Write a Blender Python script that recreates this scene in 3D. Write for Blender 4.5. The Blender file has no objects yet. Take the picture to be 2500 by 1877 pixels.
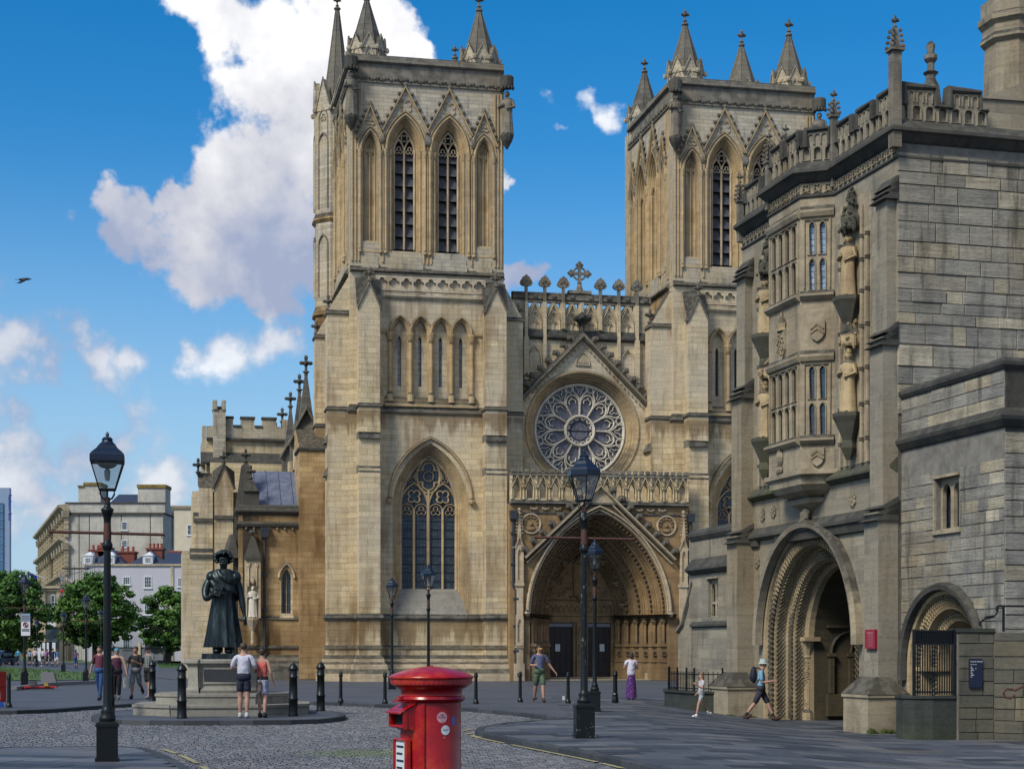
import bpy, bmesh, math, random
import numpy as np
from mathutils import Vector, Matrix
from mathutils.geometry import tessellate_polygon
R = math.radians
random.seed(7); rng = np.random.default_rng(7)
scn = bpy.context.scene
COL = scn.collection
# ---------------------------------------------------------------- camera
F = 4121.0; HOR = 1585.0; CAMH = 1.62
cam_d = bpy.data.cameras.new('camera'); cam = bpy.data.objects.new('camera', cam_d); COL.objects.link(cam)
cam.location = (0, 0, CAMH); cam.rotation_euler = (R(90), 0, 0)
cam_d.sensor_width = 36; cam_d.sensor_fit = 'HORIZONTAL'
cam_d.lens = F/2500*36; cam_d.shift_y = (HOR-938.5)/2500
cam_d.clip_start = 0.5; cam_d.clip_end = 4000
scn.camera = cam
# ---------------------------------------------------------------- light
SUN_EL, SUN_AZ = 46, 222        # azimuth clockwise from +Y: behind the camera, to the left
sd = Vector((math.sin(R(SUN_AZ))*math.cos(R(SUN_EL)), math.cos(R(SUN_AZ))*math.cos(R(SUN_EL)), math.sin(R(SUN_EL))))
sun_d = bpy.data.lights.new('sun', 'SUN'); sun_d.energy = 2.7; sun_d.angle = R(16); sun_d.color = (1.0, .95, .86)
sun = bpy.data.objects.new('sun', sun_d); COL.objects.link(sun); sun.rotation_euler = sd.to_track_quat('Z', 'Y').to_euler()
scn.view_settings.view_transform = 'Standard'; scn.view_settings.look = 'None'
scn.view_settings.exposure = 0.30; scn.view_settings.gamma = 1.0; scn.view_settings.use_curve_mapping = False
scn.cycles.max_bounces = 5; scn.cycles.diffuse_bounces = 3; scn.cycles.glossy_bounces = 3
scn.cycles.transparent_max_bounces = 6; scn.cycles.transmission_bounces = 3
scn.cycles.caustics_reflective = False; scn.cycles.caustics_refractive = False
world = bpy.data.worlds.new('World'); scn.world = world; world.use_nodes = True
def make_world():
    nt = world.node_tree; N = nt.nodes; L = nt.links; N.clear()
    def nd(t, **k):
        n = N.new(t)
        for a, b in k.items(): setattr(n, a, b)
        return n
    def mth(op, a, b=None, c=None, clamp=False):
        n = nd('ShaderNodeMath', operation=op); n.use_clamp = clamp
        for i, v in enumerate((a, b, c)):
            if v is None: continue
            if isinstance(v, (int, float)): n.inputs[i].default_value = v
            else: L.new(v, n.inputs[i])
        return n.outputs[0]
    out = nd('ShaderNodeOutputWorld'); bg = nd('ShaderNodeBackground'); L.new(bg.outputs[0], out.inputs[0])
    sky = nd('ShaderNodeTexSky', sky_type='NISHITA'); sky.sun_disc = False
    sky.sun_elevation = R(SUN_EL); sky.sun_rotation = R(SUN_AZ)
    sky.air_density = 1.0; sky.dust_density = .35; sky.ozone_density = 2.2; sky.altitude = 50
    hsv = nd('ShaderNodeHueSaturation'); hsv.inputs['Saturation'].default_value = 1.5; hsv.inputs['Value'].default_value = 1.12
    L.new(sky.outputs[0], hsv.inputs['Color'])
    sp0 = nd('ShaderNodeSeparateXYZ'); tc0 = nd('ShaderNodeTexCoord'); L.new(tc0.outputs['Generated'], sp0.inputs[0])
    hz = nd('ShaderNodeMapRange', interpolation_type='SMOOTHSTEP'); L.new(sp0.outputs['Z'], hz.inputs[0]); hz.inputs[1].default_value = .30; hz.inputs[2].default_value = .0; hz.inputs[3].default_value = 0; hz.inputs[4].default_value = .85
    hm = nd('ShaderNodeMix', data_type='RGBA'); L.new(hz.outputs[0], hm.inputs['Factor']); L.new(hsv.outputs[0], hm.inputs['A']); hm.inputs['B'].default_value = (3.0, 4.5, 6.3, 1)
    tc = nd('ShaderNodeTexCoord'); D = tc.outputs['Generated']
    n1 = nd('ShaderNodeTexNoise'); n1.inputs['Scale'].default_value = 26; n1.inputs['Detail'].default_value = 9; n1.inputs['Roughness'].default_value = .56
    n2 = nd('ShaderNodeTexNoise'); n2.inputs['Scale'].default_value = 11; n2.inputs['Detail'].default_value = 5; n2.inputs['Roughness'].default_value = .55
    L.new(D, n1.inputs['Vector']); L.new(D, n2.inputs['Vector'])
    # warped direction
    sub = nd('ShaderNodeVectorMath', operation='SUBTRACT'); L.new(n2.outputs['Color'], sub.inputs[0]); sub.inputs[1].default_value = (.5, .5, .5)
    sc = nd('ShaderNodeVectorMath', operation='SCALE'); L.new(sub.outputs[0], sc.inputs[0]); sc.inputs['Scale'].default_value = .075
    ad = nd('ShaderNodeVectorMath', operation='ADD'); L.new(D, ad.inputs[0]); L.new(sc.outputs[0], ad.inputs[1])
    n4 = nd('ShaderNodeTexNoise'); n4.inputs['Scale'].default_value = 42; n4.inputs['Detail'].default_value = 6; n4.inputs['Roughness'].default_value = .6; L.new(D, n4.inputs['Vector'])
    sub4 = nd('ShaderNodeVectorMath', operation='SUBTRACT'); L.new(n4.outputs['Color'], sub4.inputs[0]); sub4.inputs[1].default_value = (.5, .5, .5)
    sc4 = nd('ShaderNodeVectorMath', operation='SCALE'); L.new(sub4.outputs[0], sc4.inputs[0]); sc4.inputs['Scale'].default_value = .022
    ad4 = nd('ShaderNodeVectorMath', operation='ADD'); L.new(ad.outputs[0], ad4.inputs[0]); L.new(sc4.outputs[0], ad4.inputs[1])
    W = ad4.outputs[0]
    def field(blobs, stretch=1.0):
        cur = None
        for px, py, r in blobs:
            v = Vector(((px-1250)/F, 1, (HOR-py)/F)); k = v.length; v.normalize()
            d = nd('ShaderNodeVectorMath', operation='DISTANCE'); L.new(W, d.inputs[0]); d.inputs[1].default_value = v
            f = mth('MULTIPLY_ADD', d.outputs['Value'], -F*k/r, 1.0)
            cur = f if cur is None else mth('SMOOTH_MAX', cur, f, .25)
        return cur
    main = field([(560,20,130),(640,80,150),(800,80,150),(930,80,120),(1000,130,70),(700,230,190),(790,400,260),(600,420,130),
                  (520,520,130),(690,560,210),(300,520,85),(285,600,85),(400,600,130),(520,640,110),(900,560,220),(1020,420,150),(1232,440,45),(1245,655,55),(800,660,120),(650,690,70),(960,690,110),(400,470,55)])
    small = field([(600,775,70),(560,840,76),(660,800,76),(490,860,51),(330,1020,108),(390,1045,89),(280,1070,96),(240,890,89),(330,870,64),(30,870,89),(100,920,76),(10,1000,76),(60,1120,121),(150,1115,121),(-20,860,102),(60,900,76),(180,860,64),(250,860,64),(260,1180,115),(420,1200,140),(60,1210,140),(150,520,28),(60,545,38),(20,610,30),(1370,250,38),(1480,285,46),(1445,240,46),(1370,330,28),(1190,770,64),(-200,700,204),(2800,500,230)])
    nz = mth('SUBTRACT', n1.outputs['Fac'], .5)
    a1 = mth('MULTIPLY_ADD', nz, 2.6, main); a2 = mth('MULTIPLY_ADD', nz, 3.4, small)
    m1 = nd('ShaderNodeMapRange', interpolation_type='SMOOTHSTEP'); L.new(a1, m1.inputs[0]); m1.inputs[1].default_value = .02; m1.inputs[2].default_value = .42
    m2 = nd('ShaderNodeMapRange', interpolation_type='SMOOTHSTEP'); L.new(a2, m2.inputs[0]); m2.inputs[1].default_value = .0; m2.inputs[2].default_value = 1.0; m2.inputs[4].default_value = .85
    # general thin cover elsewhere, as the rest of such a sky has
    n3 = nd('ShaderNodeTexNoise'); n3.inputs['Scale'].default_value = 3.1; n3.inputs['Detail'].default_value = 7; L.new(D, n3.inputs['Vector'])
    sep = nd('ShaderNodeSeparateXYZ'); L.new(D, sep.inputs[0])
    back = mth('MULTIPLY_ADD', sep.outputs['Y'], -1.2, .75, clamp=True)
    m3 = nd('ShaderNodeMapRange', interpolation_type='SMOOTHSTEP'); L.new(n3.outputs['Fac'], m3.inputs[0]); m3.inputs[1].default_value = .44; m3.inputs[2].default_value = .6
    gen = mth('MULTIPLY', m3.outputs[0], back)
    alpha = mth('MAXIMUM', mth('MAXIMUM', m1.outputs[0], m2.outputs[0]), gen)
    # body colour of the clouds: grey-mauve undersides, white tops
    el = nd('ShaderNodeMapRange', interpolation_type='SMOOTHSTEP'); L.new(sep.outputs['Z'], el.inputs[0])
    el.inputs[1].default_value = .195; el.inputs[2].default_value = .36
    t = mth('MULTIPLY_ADD', mth('SUBTRACT', n2.outputs['Fac'], .5), 2.4, mth('MULTIPLY_ADD', el.outputs[0], .9, .05))
    t = mth('MULTIPLY_ADD', nz, 1.1, t)
    t = mth('MULTIPLY_ADD', m2.outputs[0], .5, t, clamp=True)
    cr = nd('ShaderNodeValToRGB'); L.new(t, cr.inputs[0])
    e = cr.color_ramp.elements; e[0].position = 0; e[0].color = (3.0, 3.5, 4.9, 1); e[1].position = 1; e[1].color = (8.6, 8.6, 8.7, 1)
    m = e.new(.42); m.color = (5.3, 5.4, 6.0, 1)
    mix = nd('ShaderNodeMix', data_type='RGBA'); L.new(alpha, mix.inputs['Factor']); L.new(hm.outputs['Result'], mix.inputs['A']); L.new(cr.outputs[0], mix.inputs['B'])
    L.new(mix.outputs['Result'], bg.inputs[0]); bg.inputs[1].default_value = .10
make_world()
# ---------------------------------------------------------------- object helpers
def link(o, parent=None):
    COL.objects.link(o)
    if parent is not None: o.parent = parent
    return o
def tag(o, label=None, cat=None, group=None, kind=None):
    if label: o['label'] = label
    if cat: o['category'] = cat
    if group: o['group'] = group
    if kind: o['kind'] = kind
    return o
def empty(name, loc=(0, 0, 0), rz=0, label=None, cat=None, group=None, sc=1):
    o = bpy.data.objects.new(name, None); o.location = loc; o.rotation_euler = (0, 0, rz); o.scale = (sc,)*3
    o.empty_display_size = .2
    return tag(link(o), label, cat, group)
KIDS = {}
def copy_tree(o, parent=None):
    c = o.copy(); COL.objects.link(c); c.parent = parent
    for ch in list(o.children): copy_tree(ch, c)
    return c
class MB:
    """collects geometry for one object"""
    def __init__(s, M=None): s.v = []; s.f = []; s.M = M; s.n = 0
    def add(s, vs, fs):
        b = s.n
        if s.M is not None: vs = [s.M @ Vector(p) for p in vs]
        s.v.extend([tuple(p) for p in vs]); s.n += len(vs)
        s.f.extend([tuple(i+b for i in f) for f in fs])
        return s
    def box(s, x0, x1, y0, y1, z0, z1):
        return s.add([(x0,y0,z0),(x1,y0,z0),(x1,y1,z0),(x0,y1,z0),(x0,y0,z1),(x1,y0,z1),(x1,y1,z1),(x0,y1,z1)],
                     [(0,3,2,1),(4,5,6,7),(0,1,5,4),(1,2,6,5),(2,3,7,6),(3,0,4,7)])
    def taper(s, x0, x1, y0, y1, z0, z1, i=0, j=None):
        """box with the top inset by i (x) and j (y)"""
        j = i if j is None else j
        return s.add([(x0,y0,z0),(x1,y0,z0),(x1,y1,z0),(x0,y1,z0),(x0+i,y0+j,z1),(x1-i,y0+j,z1),(x1-i,y1-j,z1),(x0+i,y1-j,z1)],
                     [(0,3,2,1),(4,5,6,7),(0,1,5,4),(1,2,6,5),(2,3,7,6),(3,0,4,7)])
    def plate(s, outer, holes, v0, v1):
        """slab in the x-z plane from y=v0 (front) to v1, with holes; loops are (x,z) lists"""
        loops = [outer]+list(holes)
        tri = tessellate_polygon([[Vector((a, b, 0)) for a, b in lp] for lp in loops])
        pts = [p for lp in loops for p in lp]; n = len(pts)
        vs = [(a, v0, b) for a, b in pts]+[(a, v1, b) for a, b in pts]
        fs = [t for t in tri]+[tuple(i+n for i in reversed(t)) for t in tri]
        k = 0
        for lp in loops:
            m = len(lp)
            for i in range(m):
                a = k+i; b = k+(i+1) % m
                fs.append((a, b, b+n, a+n))
            k += m
        return s.add(vs, fs)
    def loft(s, rows, closed=False, wrap=False):
        """rows: list of equal-length point lists"""
        m = len(rows[0]); vs = [p for r in rows for p in r]; fs = []
        nr = len(rows)
        for i in range(nr if wrap else nr-1):
            i2 = (i+1) % nr
            for j in range(m if closed else m-1):
                j2 = (j+1) % m
                fs.append((i*m+j, i*m+j2, i2*m+j2, i2*m+j))
        return s.add(vs, fs)
    def lathe(s, prof, n=12, c=(0, 0, 0), sx=1, sy=1, rot=0, cap=True):
        rows = []
        for r, z in prof:
            rows.append([(c[0]+sx*r*math.cos(2*math.pi*i/n+rot), c[1]+sy*r*math.sin(2*math.pi*i/n+rot), c[2]+z) for i in range(n)])
        s.loft(rows, closed=True)
        if cap:
            s.add(rows[0], [tuple(range(n))[::-1]]); s.add(rows[-1], [tuple(range(n))])
        return s
    def tube(s, pts, r, n=6, closed=False):
        pts = [Vector(p) for p in pts]; rows = []
        for i, p in enumerate(pts):
            a = pts[i-1] if (i > 0 or closed) else p; b = pts[(i+1) % len(pts)] if (i < len(pts)-1 or closed) else p
            t = (b-a).normalized()
            u = t.cross(Vector((0, 1, 0)) if abs(t.y) < .9 else Vector((1, 0, 0))).normalized(); w = t.cross(u)
            rr = r[i] if isinstance(r, (list, tuple)) else r
            rows.append([p+rr*(math.cos(2*math.pi*k/n)*u+math.sin(2*math.pi*k/n)*w) for k in range(n)])
        s.loft(rows, closed=True, wrap=closed)
        if not closed: s.add(rows[0], [tuple(range(n))]); s.add(rows[-1], [tuple(range(n))[::-1]])
        return s
    def bar(s, pl, w, v0, v1, closed=False):
        """moulded tracery bar along an (x,z) polyline, front at v0, back at v1"""
        P = [Vector(p) for p in pl]; rows = []; m = len(P)
        for i in range(m):
            a = P[i-1] if (i > 0 or closed) else P[i]; b = P[(i+1) % m] if (i < m-1 or closed) else P[i]
            t = (b-a).normalized(); nn = Vector((-t.y, t.x))
            k = 1
            if (i > 0 or closed) and (i < m-1 or closed):
                t1 = (P[i]-a).normalized(); k = 1/max(.5, abs(t1.dot(t)))
            h = w/2*k; ch = min(.6*w, (v1-v0)*.45)
            q = []
            for o, v in ((-h, v1), (-h, v0+ch), (-h*.35, v0), (h*.35, v0), (h, v0+ch), (h, v1)):
                q.append((P[i].x+nn.x*o, v, P[i].y+nn.y*o))
            rows.append(q)
        return s.loft(rows, wrap=closed)
    def band(s, pl, prof, closed=False):
        """string course: plan polyline (x,y), outward = right-hand side of travel; prof = [(proj, z)...]"""
        P = [Vector(p) for p in pl]; rows = []; m = len(P)
        for i in range(m):
            a = P[i-1] if (i > 0 or closed) else None; b = P[(i+1) % m] if (i < m-1 or closed) else None
            n1 = n2 = None
            if a is not None: t = (P[i]-a).normalized(); n1 = Vector((t.y, -t.x))
            if b is not None: t = (b-P[i]).normalized(); n2 = Vector((t.y, -t.x))
            if n1 is None: nn = n2
            elif n2 is None: nn = n1
            else:
                nn = (n1+n2)
                if nn.length < 1e-5: nn = n1
                nn = nn.normalized(); nn = nn/max(.3, nn.dot(n1))
            rows.append([(P[i].x+nn.x*o, P[i].y+nn.y*o, z) for o, z in prof])
        s.loft(rows, wrap=closed)
        if not closed: s.add(rows[0], [tuple(range(len(prof)))]); s.add(rows[-1], [tuple(range(len(prof)))[::-1]])
        return s
    def sph(s, c, rx, ry=None, rz=None, n=8, m=6):
        ry = ry or rx; rz = rz or rx
        return s.lathe([(math.sin(math.pi*i/m)+1e-4, -math.cos(math.pi*i/m)*rz) for i in range(m+1)], n, c, rx, ry, cap=False)
    def build(s, name, mat, parent=None, smooth=False, loc=None, rz=None):
        me = bpy.data.meshes.new(name); me.from_pydata(s.v, [], s.f)
        bm = bmesh.new(); bm.from_mesh(me); bmesh.ops.recalc_face_normals(bm, faces=bm.faces); bm.to_mesh(me); bm.free()
        if mat: me.materials.append(mat)
        if smooth: me.polygons.foreach_set('use_smooth', [True]*len(me.polygons))
        o = bpy.data.objects.new(name, me)
        if loc is not None: o.location = loc
        if rz is not None: o.rotation_euler = (0, 0, rz)
        return link(o, parent)
def smooth_by_angle(o, a=40):
    me = o.data
    me.polygons.foreach_set('use_smooth', [True]*len(me.polygons))
    try: me.set_sharp_from_angle(angle=R(a))
    except Exception: pass
    return o
def inst(src, parent, loc=(0, 0, 0), rz=0, sc=1):
    c = src.copy(); COL.objects.link(c); c.parent = parent; c.location = loc; c.rotation_euler = (0, 0, rz); c.scale = (sc,)*3 if not isinstance(sc, tuple) else sc
    return c
# ---------------------------------------------------------------- gothic geometry
def pt_arch(cx, zs, a0, h0, off=0, n=9, z0=None):
    """pointed arch concentric with (a0,h0), inset by off; from left to right; z0 adds jambs"""
    Rr = (a0*a0+h0*h0)/(2*a0); c = Rr-a0; r = Rr-off; h = math.sqrt(max(1e-4, r*r-c*c)); am = math.atan2(h, c)
    L = [(cx+c-r*math.cos(am*i/n), zs+r*math.sin(am*i/n)) for i in range(n+1)]
    Rt = [(2*cx-x, z) for x, z in reversed(L[:-1])]
    pts = L+Rt
    if z0 is not None: pts = [(pts[0][0], z0)]+pts+[(pts[-1][0], z0)]
    return pts
def rd_arch(cx, zs, r, n=18, z0=None):
    pts = [(cx-r*math.cos(math.pi*i/n), zs+r*math.sin(math.pi*i/n)) for i in range(n+1)]
    if z0 is not None: pts = [(cx-r, z0)]+pts+[(cx+r, z0)]
    return pts
def circle(cx, cz, r, n=32): return [(cx+r*math.cos(2*math.pi*i/n), cz+r*math.sin(2*math.pi*i/n)) for i in range(n)]
def foil(cx, cz, r, k, rot=90, m=5, q=.56):
    """k-lobed foil outline of outer radius r"""
    dl = r*q; rl = r-dl; out = []
    for i in range(k*2*m):
        th = 2*math.pi*i/(k*2*m); ph = (th-R(rot)+math.pi/k) % (2*math.pi/k)-math.pi/k
        x = rl*rl-(dl*math.sin(ph))**2
        rho = dl*math.cos(ph)+math.sqrt(x) if x > 0 else dl*math.cos(ph)
        out.append((cx+rho*math.cos(th), cz+rho*math.sin(th)))
    return out
def orders(mb, cx, zs, a0, h0, prof, z0, n=12, axis=None):
    """moulded arch: prof = [(inset, depth)...]"""
    mb.loft([[(x, v, z) for x, z in pt_arch(cx, zs, a0, h0, off, n, z0)] for off, v in prof])
def rd_orders(mb, cx, zs, r0, prof, z0, n=24):
    mb.loft([[(x, v, z) for x, z in rd_arch(cx, zs, r0-off, n, z0)] for off, v in prof])
def mould(off0, off1, v0, v1, k):
    """k roll-and-hollow steps between two corners of a splay"""
    p = []
    for i in range(k):
        a0 = off0+(off1-off0)*i/k; a1 = off0+(off1-off0)*(i+1)/k; b0 = v0+(v1-v0)*i/k; b1 = v0+(v1-v0)*(i+1)/k
        da, db = a1-a0, b1-b0
        p += [(a0, b0), (a0+.30*da, b0-.02*abs(db)), (a0+.42*da, b0+.16*db), (a0+.40*da, b0+.46*db), (a0+.62*da, b0+.60*db), (a0+.86*da, b0+.52*db), (a0+da, b0+.72*db), (a0+da, b1)]
    return p
# ---------------------------------------------------------------- survey helpers
class Frame:
    """a building's own axes: origin on plan, turned by ang"""
    def __init__(s, ox, oy, ang): s.o = (ox, oy); s.a = R(ang); s.c = math.cos(s.a); s.s = math.sin(s.a)
    def onv(s, px, py, v):
        k = (px-1250)/F; ox, oy = s.o[0]-s.s*v, s.o[1]+s.c*v
        u = (k*oy-ox)/(s.c-k*s.s); y = oy+s.s*u
        return u, CAMH+(HOR-py)*y/F
    def onu(s, px, py, u):
        k = (px-1250)/F; ox, oy = s.o[0]+s.c*u, s.o[1]+s.s*u
        v = (ox-k*oy)/(s.s+k*s.c); y = oy+s.c*v
        return v, CAMH+(HOR-py)*y/F
def G(px, py, z=0.0):
    y = (CAMH-z)*F/(py-HOR); return ((px-1250)/F*y, y)
def at(px, d): return ((px-1250)/F*d, d)
def sst(a, b, x):
    t = min(1, max(0, (x-a)/(b-a))); return t*t*(3-2*t)
def gh(x, y):
    """height of the pavement: it falls a little towards the gatehouse"""
    return -.42*sst(2.6, 8.2, x)*(1-sst(52, 66, y))*(.7+.3*sst(36, 41, y))
# ---------------------------------------------------------------- materials
class NT:
    def __init__(s, name):
        s.m = bpy.data.materials.new(name); s.m.use_nodes = True; s.t = s.m.node_tree; s.N = s.t.nodes; s.L = s.t.links
        s.b = s.N['Principled BSDF']; s.tc = s.N.new('ShaderNodeTexCoord')
    def n(s, t, **k):
        o = s.N.new(t)
        for a, b in k.items(): setattr(o, a, b)
        return o
    def put(s, sock, v):
        if isinstance(v, bpy.types.NodeSocket): s.L.new(v, sock)
        elif v is not None: sock.default_value = v
    def math(s, op, a, b=None, c=None, clamp=False):
        o = s.n('ShaderNodeMath', operation=op); o.use_clamp = clamp
        for i, v in enumerate((a, b, c)):
            if v is not None: s.put(o.inputs[i], v)
        return o.outputs[0]
    def mix(s, f, a, b, mode='MIX'):
        o = s.n('ShaderNodeMix', data_type='RGBA', blend_type=mode)
        s.put(o.inputs['Factor'], f)
        for k, v in (('A', a), ('B', b)):
            s.put(o.inputs[k], (*v, 1) if isinstance(v, tuple) and len(v) == 3 else v)
        return o.outputs['Result']
    def noise(s, scale, detail=4, rough=.55, vec=None, col=False, stretch=None):
        o = s.n('ShaderNodeTexNoise'); o.inputs['Scale'].default_value = scale; o.inputs['Detail'].default_value = detail; o.inputs['Roughness'].default_value = rough
        v = vec if vec is not None else (getattr(s, 'src', None) or s.tc.outputs['Object'])
        if stretch:
            mp = s.n('ShaderNodeMapping'); s.L.new(v, mp.inputs[0]); mp.inputs['Scale'].default_value = stretch; v = mp.outputs[0]
        s.L.new(v, o.inputs['Vector']); return o.outputs['Color' if col else 'Fac']
    def ramp(s, f, stops):
        o = s.n('ShaderNodeValToRGB'); s.put(o.inputs[0], f); e = o.color_ramp.elements
        while len(e) < len(stops): e.new(.5)
        for i, (p, c) in enumerate(stops): e[i].position = p; e[i].color = (*c, 1) if len(c) == 3 else c
        return o.outputs[0]
    def step(s, f, a, b, lo=0, hi=1):
        o = s.n('ShaderNodeMapRange', interpolation_type='SMOOTHSTEP'); s.put(o.inputs[0], f)
        for i, v in ((1, a), (2, b), (3, lo), (4, hi)): o.inputs[i].default_value = v
        return o.outputs[0]
    def bump(s, h, st=.4, dist=.02, nrm=None):
        o = s.n('ShaderNodeBump'); o.inputs['Strength'].default_value = st; o.inputs['Distance'].default_value = dist; s.L.new(h, o.inputs['Height'])
        if nrm is not None: s.L.new(nrm, o.inputs['Normal'])
        return o.outputs[0]
    def out(s, col, rough=.85, nrm=None, metal=0, spec=None):
        if isinstance(col, tuple) and len(col) == 3: col = (*col, 1)
        s.put(s.b.inputs['Base Color'], col); s.put(s.b.inputs['Roughness'], rough); s.b.inputs['Metallic'].default_value = metal
        if spec is not None: s.b.inputs['Specular IOR Level'].default_value = spec
        if nrm is not None: s.L.new(nrm, s.b.inputs['Normal'])
        return s.m
def wallvec(t):
    """(along wall, height) coordinates from object space"""
    sn = t.n('ShaderNodeSeparateXYZ'); t.L.new(t.tc.outputs['Normal'], sn.inputs[0])
    so = t.n('ShaderNodeSeparateXYZ'); t.L.new(t.tc.outputs['Object'], so.inputs[0])
    side = t.math('GREATER_THAN', t.math('ABSOLUTE', sn.outputs['X']), .72)
    a = t.n('ShaderNodeMix', data_type='FLOAT'); t.L.new(side, a.inputs['Factor']); t.L.new(so.outputs['X'], a.inputs['A']); t.L.new(so.outputs['Y'], a.inputs['B'])
    c = t.n('ShaderNodeCombineXYZ'); t.L.new(a.outputs['Result'], c.inputs[0]); t.L.new(so.outputs['Z'], c.inputs[1])
    return c.outputs[0], sn.outputs['Z'], so
def stone(name, c1, c2, patch, bw=.62, bh=.29, mortar=(.17, .145, .11), stain=(.13, .07, .025), st_amt=.5, dark=(.035, .033, .028), top=.9, soot=.3, ashlar=True, grey=None, rnd=False, msz=.007, drip=(), rough=0):
    t = NT(name)
    if rnd:      # loose blocks share one mesh: take the grain from where each block stands
        g = t.n('ShaderNodeNewGeometry'); t.src = g.outputs['Position']
    V, nz, so = wallvec(t)
    if ashlar:
        wob = t.noise(.9, 2, stretch=(1, 1, 1), col=True)
        br = t.n('ShaderNodeTexBrick', offset=.5, squash=1.0); br.inputs['Scale'].default_value = 1
        br.inputs['Brick Width'].default_value = bw; br.inputs['Row Height'].default_value = bh; br.inputs['Mortar Size'].default_value = msz; br.inputs['Mortar Smooth'].default_value = .35
        br.inputs['Color1'].default_value = (*c1, 1); br.inputs['Color2'].default_value = (*c2, 1); br.inputs['Mortar'].default_value = (*mortar, 1); br.inputs['Bias'].default_value = -.1
        t.L.new(V, br.inputs['Vector'])
        # second, longer bond mixed in so that the blocks differ in length and tone
        b2 = t.n('ShaderNodeTexBrick', offset=.33); b2.inputs['Scale'].default_value = 1; b2.inputs['Brick Width'].default_value = bw*2.7; b2.inputs['Row Height'].default_value = bh*1.0; b2.inputs['Mortar Size'].default_value = 0
        b2.inputs['Color1'].default_value = (.72, .71, .72, 1); b2.inputs['Color2'].default_value = (1.16, 1.13, 1.06, 1); t.L.new(V, b2.inputs['Vector'])
        col = t.mix(.55, br.outputs['Color'], b2.outputs['Color'], 'MULTIPLY')
        h = t.math('SUBTRACT', 1.0, br.outputs['Fac'])
    else:
        col = t.mix(t.step(t.noise(1.7, 5), .35, .65), c1, c2); h = None
    if rnd:
        oi = t.n('ShaderNodeObjectInfo')
        col = t.mix(1.0, col, t.ramp(oi.outputs['Random'], [(0, (.72, .73, .75)), (.4, (.9, .9, .9)), (.75, (1.02, 1.0, .96)), (.92, (1.2, 1.08, .86)), (1, (1.6, 1.5, 1.3))]), 'MULTIPLY')
    big = t.noise(.16, 5, .6)
    col = t.mix(t.step(big, .42, .62), col, t.mix(.65, col, patch))
    if grey:
        g = t.math('MULTIPLY_ADD', t.noise(.5, 5, .6), 7.0, so.outputs['Z'])
        col = t.mix(t.math('MULTIPLY', t.step(g, grey[0]+3.5, grey[1]+3.5), grey[3] if len(grey) > 3 else .8), col, grey[2])
    # rain streaks and rust-brown washes, long and vertical
    sk = t.noise(1.0, 5, .6, stretch=(1.1, 1.1, .14)); sk2 = t.noise(.33, 3, .5)
    sm = t.math('MULTIPLY', t.step(sk, .47, .62), t.step(sk2, .38, .6))
    col = t.mix(t.math('MULTIPLY', sm, st_amt), col, stain)
    if drip:     # rain-wash below the projecting courses
        dn = t.noise(1.0, 5, .65, stretch=(1.7, 1.7, .10)); dn2 = t.noise(.42, 3, .5)
        for zc, ln_ in drip:
            f = t.math('DIVIDE', t.math('SUBTRACT', zc, so.outputs['Z']), ln_); inside_ = t.math('GREATER_THAN', f, 0.0)
            f2 = t.step(t.math('MULTIPLY_ADD', dn, 2.6, t.math('SUBTRACT', t.math('MULTIPLY', dn2, .9), f)), 1.05, 1.5)
            col = t.mix(t.math('MULTIPLY', t.math('MULTIPLY', f2, inside_), .66), col, (.15, .085, .032))
    sk3 = t.noise(1.9, 6, .62, stretch=(1.6, 1.6, .22))
    col = t.mix(t.math('MULTIPLY', t.step(sk3, .52, .72), soot), col, dark)
    fine = t.noise(9, 6, .7, stretch=(1, 1, 2.2))
    col = t.mix(1.0, col, t.ramp(fine, [(.25, (.70, .70, .70)), (.5, (1, 1, 1)), (.78, (1.2, 1.18, 1.13))]), 'MULTIPLY')
    bed = t.noise(1.0, 5, .65, stretch=(.55, .55, 7.5))
    col = t.mix(1.0, col, t.ramp(bed, [(.3, (.84, .83, .82)), (.5, (1, 1, 1)), (.7, (1.1, 1.09, 1.07))]), 'MULTIPLY')
    # lichen and soot sit on upward faces
    lich = t.math('MULTIPLY', t.step(t.math('MULTIPLY_ADD', t.noise(2.3, 5), .5, nz), .42, .72), top)
    col = t.mix(lich, col, t.mix(t.step(t.noise(4, 4), .45, .6), dark, (.085, .083, .068)))
    hh = t.math('ADD', t.math('MULTIPLY', fine, .35), t.math('MULTIPLY', bed, .5))
    if h is not None: hh = t.math('ADD', hh, h)
    return t.out(col, .88, t.bump(hh, .55+rough*.4, .018+rough*.05), spec=.25)
OK = {}
def plain(name, col, rough=.6, metal=0, var=.12, scale=6, bump=0, spec=None):
    t = NT(name); nz = t.noise(scale, 5, .6)
    c = t.mix(1.0, col, t.ramp(nz, [(.3, (1-var,)*3), (.7, (1+var,)*3)]), 'MULTIPLY')
    return t.out(c, rough, t.bump(nz, bump, .01) if bump else None, metal, spec)
M = {}
M['nave'] = stone('limestone_golden', (.68, .555, .35), (.54, .43, .25), (.54, .475, .36), st_amt=.62, stain=(.22, .125, .045), soot=.34, mortar=(.27, .20, .12), grey=(13, 26, (.46, .41, .33), .5), drip=())
M['naved'] = stone('limestone_rainwashed', (.68, .555, .35), (.54, .43, .25), (.54, .475, .36), st_amt=.62, stain=(.22, .125, .045), soot=.34, mortar=(.27, .20, .12), grey=(13, 26, (.46, .41, .33), .5), drip=((13.88, 1.4), (3.12, 2.1)))
M['nave2'] = stone('limestone_brown', (.56, .395, .20), (.40, .265, .12), (.22, .13, .055), st_amt=.75, soot=.2, stain=(.10, .05, .016))
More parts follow.
